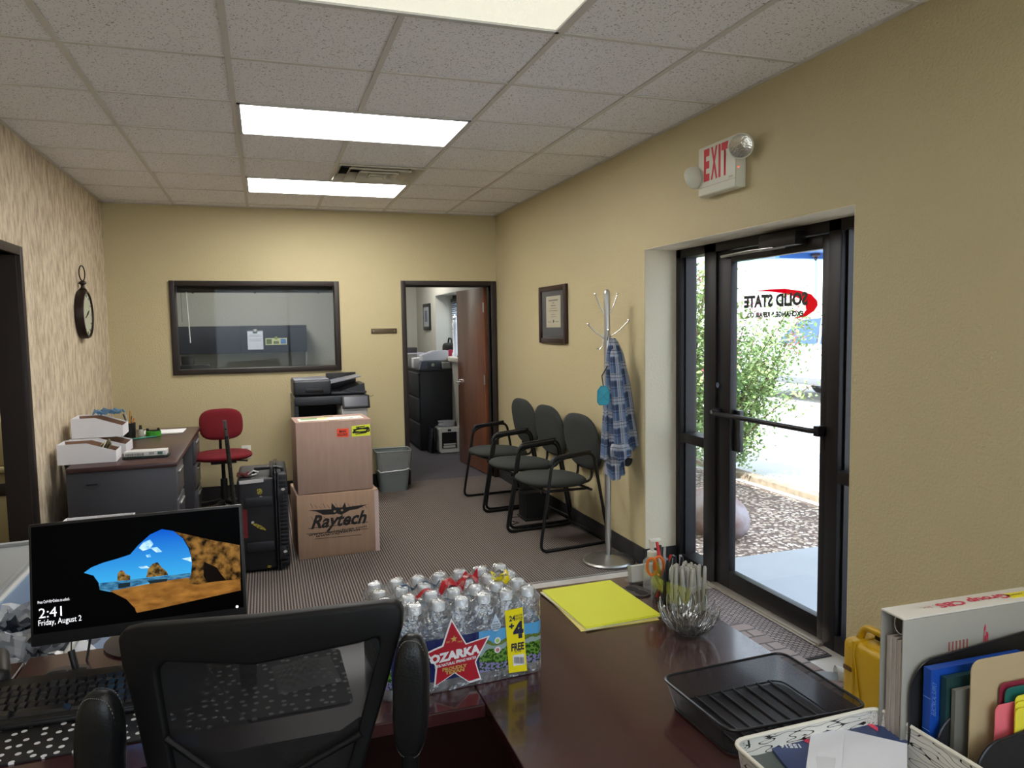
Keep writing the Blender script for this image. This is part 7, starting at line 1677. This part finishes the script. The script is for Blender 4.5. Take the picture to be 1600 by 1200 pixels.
# blue books etc
def slabthing(nm, lab, cat, dx0, dx1, y0, y1, z0, z1, m, tilt=0, round_=0, grp=None, sub=None):
    t = thing(nm, lab, cat, bl(dx0, y0, z0 + D), ang); 
    pl = [(0, 0), (dx1 - dx0, 0), (dx1 - dx0, z1 - z0)] + ([(round_ * (1 - math.sin(a)), (z1 - z0) - round_ * (1 - math.cos(a))) for a in [PI / 2 * i / 6 for i in range(7)]] if round_ else [(0, z1 - z0)])
    k = MB(Matrix.Rotation(tilt, 4, 'X')); k.prism(pl, lambda a, c: (a, 0, c), lambda a, c: (a, y1 - y0, c)); k.build(sub or 'cover', m, t, smooth=False); return t
t = slabthing('book', 'blue catalogue with worn corner in the file sorter', 'book', .030, .25, -.034, -.018, .006, .200, mat('royal_blue_cover', (24, 70, 160), .3))
MB().box((.002, .002, .003), (.215, .0135, .1935)).build('pages', mat('page_cream', (190, 190, 180), .8), t)
for z_ in (.08, .14): MB().box((-.0004, 0, z_), (0.0, .016, z_ + .001)).build('spine_line', mat('light_blue_line', (120, 160, 220), .4), t)
fit_text('lettering', 'ELECTRICAL SUPPLY', .115, .175, -.0125, -.0035, Matrix.Rotation(-PI / 2, 4, 'Y') @ Matrix.Rotation(0, 4, 'X'), mat('light_blue_line'), t)
slabthing('book', 'dark green catalogue beside the blue catalogue in the sorter', 'book', .050, .25, -.048, -.037, .006, .188, mat('dark_green_cover', (30, 60, 58), .4)); slabthing('book', 'grey backed notebook in front of the green catalogue', 'book', .058, .26, -.060, -.052, .006, .170, mat('grey_backed_cover', (110, 108, 100), .5))
slabthing('file_folder', 'large tan folder with rounded corner in the sorter', 'folder', .075, .36, -.075, -.073, .006, .228, mat('tan_folder', (176, 156, 120), .6), round_=.02)
slabthing('file_folder', 'dark red folder behind the green folder', 'folder', .135, .36, -.081, -.079, .006, .180, mat('dark_red_folder', (130, 36, 56), .5), round_=.012)
slabthing('file_folder', 'dark teal folder behind the yellow folders', 'folder', .139, .36, -.0875, -.086, .006, .174, mat('teal_folder', (24, 96, 88), .5), round_=.012)
slabthing('file_folder', 'pink folder at the front left of the coloured folders', 'folder', .112, .36, -.0925, -.091, .006, .150, mat('pink_folder', (230, 110, 120), .5), round_=.012)
for i, (dx, z1) in enumerate(((.140, .146), (.144, .155), (.149, .164))): slabthing('file_folder', ('yellow tabbed folder, front of the three yellow ones', 'middle of the three yellow tabbed folders', 'rearmost of the three yellow tabbed folders')[i], 'folder', dx, .34, -.1070 + i * .004, -.1055 + i * .004, .006, z1, mat('lemon_folder', (222, 212, 60), .5), round_=.010)

# ================================================================ FLOOR BY THE DOOR
# yellow hard case
a, b_ = P(1317, 990, x=2.0), P(1372, 1000, x=2.0)
t = thing('yellow_case', 'yellow hard case standing on the floor by the right wall', 'case', (1.92, -1.36, 0)); YC = mat('yellow_case_plastic', (206, 164, 10), .42, bump=(90, .15), var=(6, (180, 140, 12), .3))
zc_ = .475
MB().box((.0, -.33, .0), (.30, .0, zc_), .022, 3).build('shell', YC, t)
k = MB(); k.box((-.003, -.06, .02), (.303, -.045, zc_ + .004), .004); k.build('seam_ridge', YC, t); k = MB(); k.tube(bez([(-.002, -.05, zc_ - .01), (-.003, -.075, .34), (-.003, -.105, .2), (-.003, -.09, .02)], 5, .06), .003); k.build('seam_ridge', YC, t)
k = MB(); k.tube(bez([(.05, -.03, zc_ - .005), (.05, -.05, zc_ + .045), (.05, -.2, zc_ + .045), (.05, -.22, zc_ - .005)], 4, .03), .012); k.tube(bez([(.16, -.03, zc_ - .005), (.16, -.05, zc_ + .04), (.16, -.2, zc_ + .04), (.16, -.22, zc_ - .005)], 4, .03), .010); k.build('handle', YC, t)
MB().box((.07, -.17, zc_ + .005), (.145, -.07, zc_ + .035), .006).build('handle_grip', BLK, t); MB().box((-.006, -.05, .37), (.0, -.015, .385), .001).build('latch_slot', mat('dark_slot', (90, 60, 20), .5), t)
# mats
def flo(u, v, z=.004): return P(u, v, z=z)
GMt, N, L, out = nodes_mat('grey_woven_mat'); tc = N.new('ShaderNodeTexCoord'); mp = N.new('ShaderNodeMapping'); mp.inputs['Scale'].default_value = (14, 14, 14); mp.inputs['Rotation'].default_value = (0, 0, .1); L.new(tc.outputs['Object'], mp.inputs[0])
bk_ = N.new('ShaderNodeTexBrick'); bk_.inputs['Scale'].default_value = 1.1; bk_.inputs['Mortar Size'].default_value = .05; bk_.inputs['Color1'].default_value = (*lin((128, 118, 116)), 1); bk_.inputs['Color2'].default_value = (*lin((146, 136, 134)), 1); bk_.inputs['Mortar'].default_value = (*lin((60, 54, 54)), 1); L.new(mp.outputs[0], bk_.inputs['Vector']); princ(N, L, out, bk_.outputs[0], .95)
m0, m1 = flo(1095, 905), flo(1305, 1022); m2 = flo(1262, 1045)
t = thing('floor_mat', 'grey woven door mat inside the glass door', 'mat', (0, 0, .001)); GE = mat('mat_edge', (52, 48, 50), .9)
x1_ = (m0.x + m1.x) / 2 - .02; ym0, ym1 = .28, -.66
MB().box((x1_ - .50, ym1, 0), (x1_, ym0, .006), .002).build('mat_edge', GE, t); MB().box((x1_ - .485, ym1 + .015, .006), (x1_ - .015, ym0 - .015, .0085)).build('mat_pile', GMt, t)
BM2, N, L, out = nodes_mat('brick_pattern_mat'); tc = N.new('ShaderNodeTexCoord'); bk_ = N.new('ShaderNodeTexBrick'); bk_.inputs['Scale'].default_value = 3.2; bk_.inputs['Mortar Size'].default_value = .02; bk_.inputs['Color1'].default_value = (*lin((128, 112, 106)), 1); bk_.inputs['Color2'].default_value = (*lin((104, 84, 76)), 1); bk_.inputs['Mortar'].default_value = (*lin((60, 46, 42)), 1); L.new(tc.outputs['Object'], bk_.inputs['Vector']); princ(N, L, out, bk_.outputs[0], .6)
t = thing('floor_mat', 'brown brick patterned mat between the desk and the grey mat', 'mat', (2.15, -.62, .0105)); MB().prism(rrect(.44, .80, .05, 6), lambda a, b: (a, b, 0), lambda a, b: (a, b, .006)).build('mat_sheet', BM2, t, smooth=False)
q = P(1306, 1052, z=.03); t = thing('slipper', 'grey and white slipper on the tile floor beside the yellow case', 'shoe', (q.x, q.y, 0), -.5)
k = MB(); add_pad(k, .25, .09, .02, Matrix.Translation((0, 0, .01)), 2.4); k.build('sole', mat('sole_grey', (120, 124, 130), .6), t); k = MB(); k.grid(lambda u, v: (.0 + .11 * v, .045 * math.cos(PI * u), .012 + .05 * math.sin(PI * u) * (1 - .5 * v)), 16, 8); k.solid(.004); k.build('upper', mat('slipper_white', (214, 212, 206), .7), t)
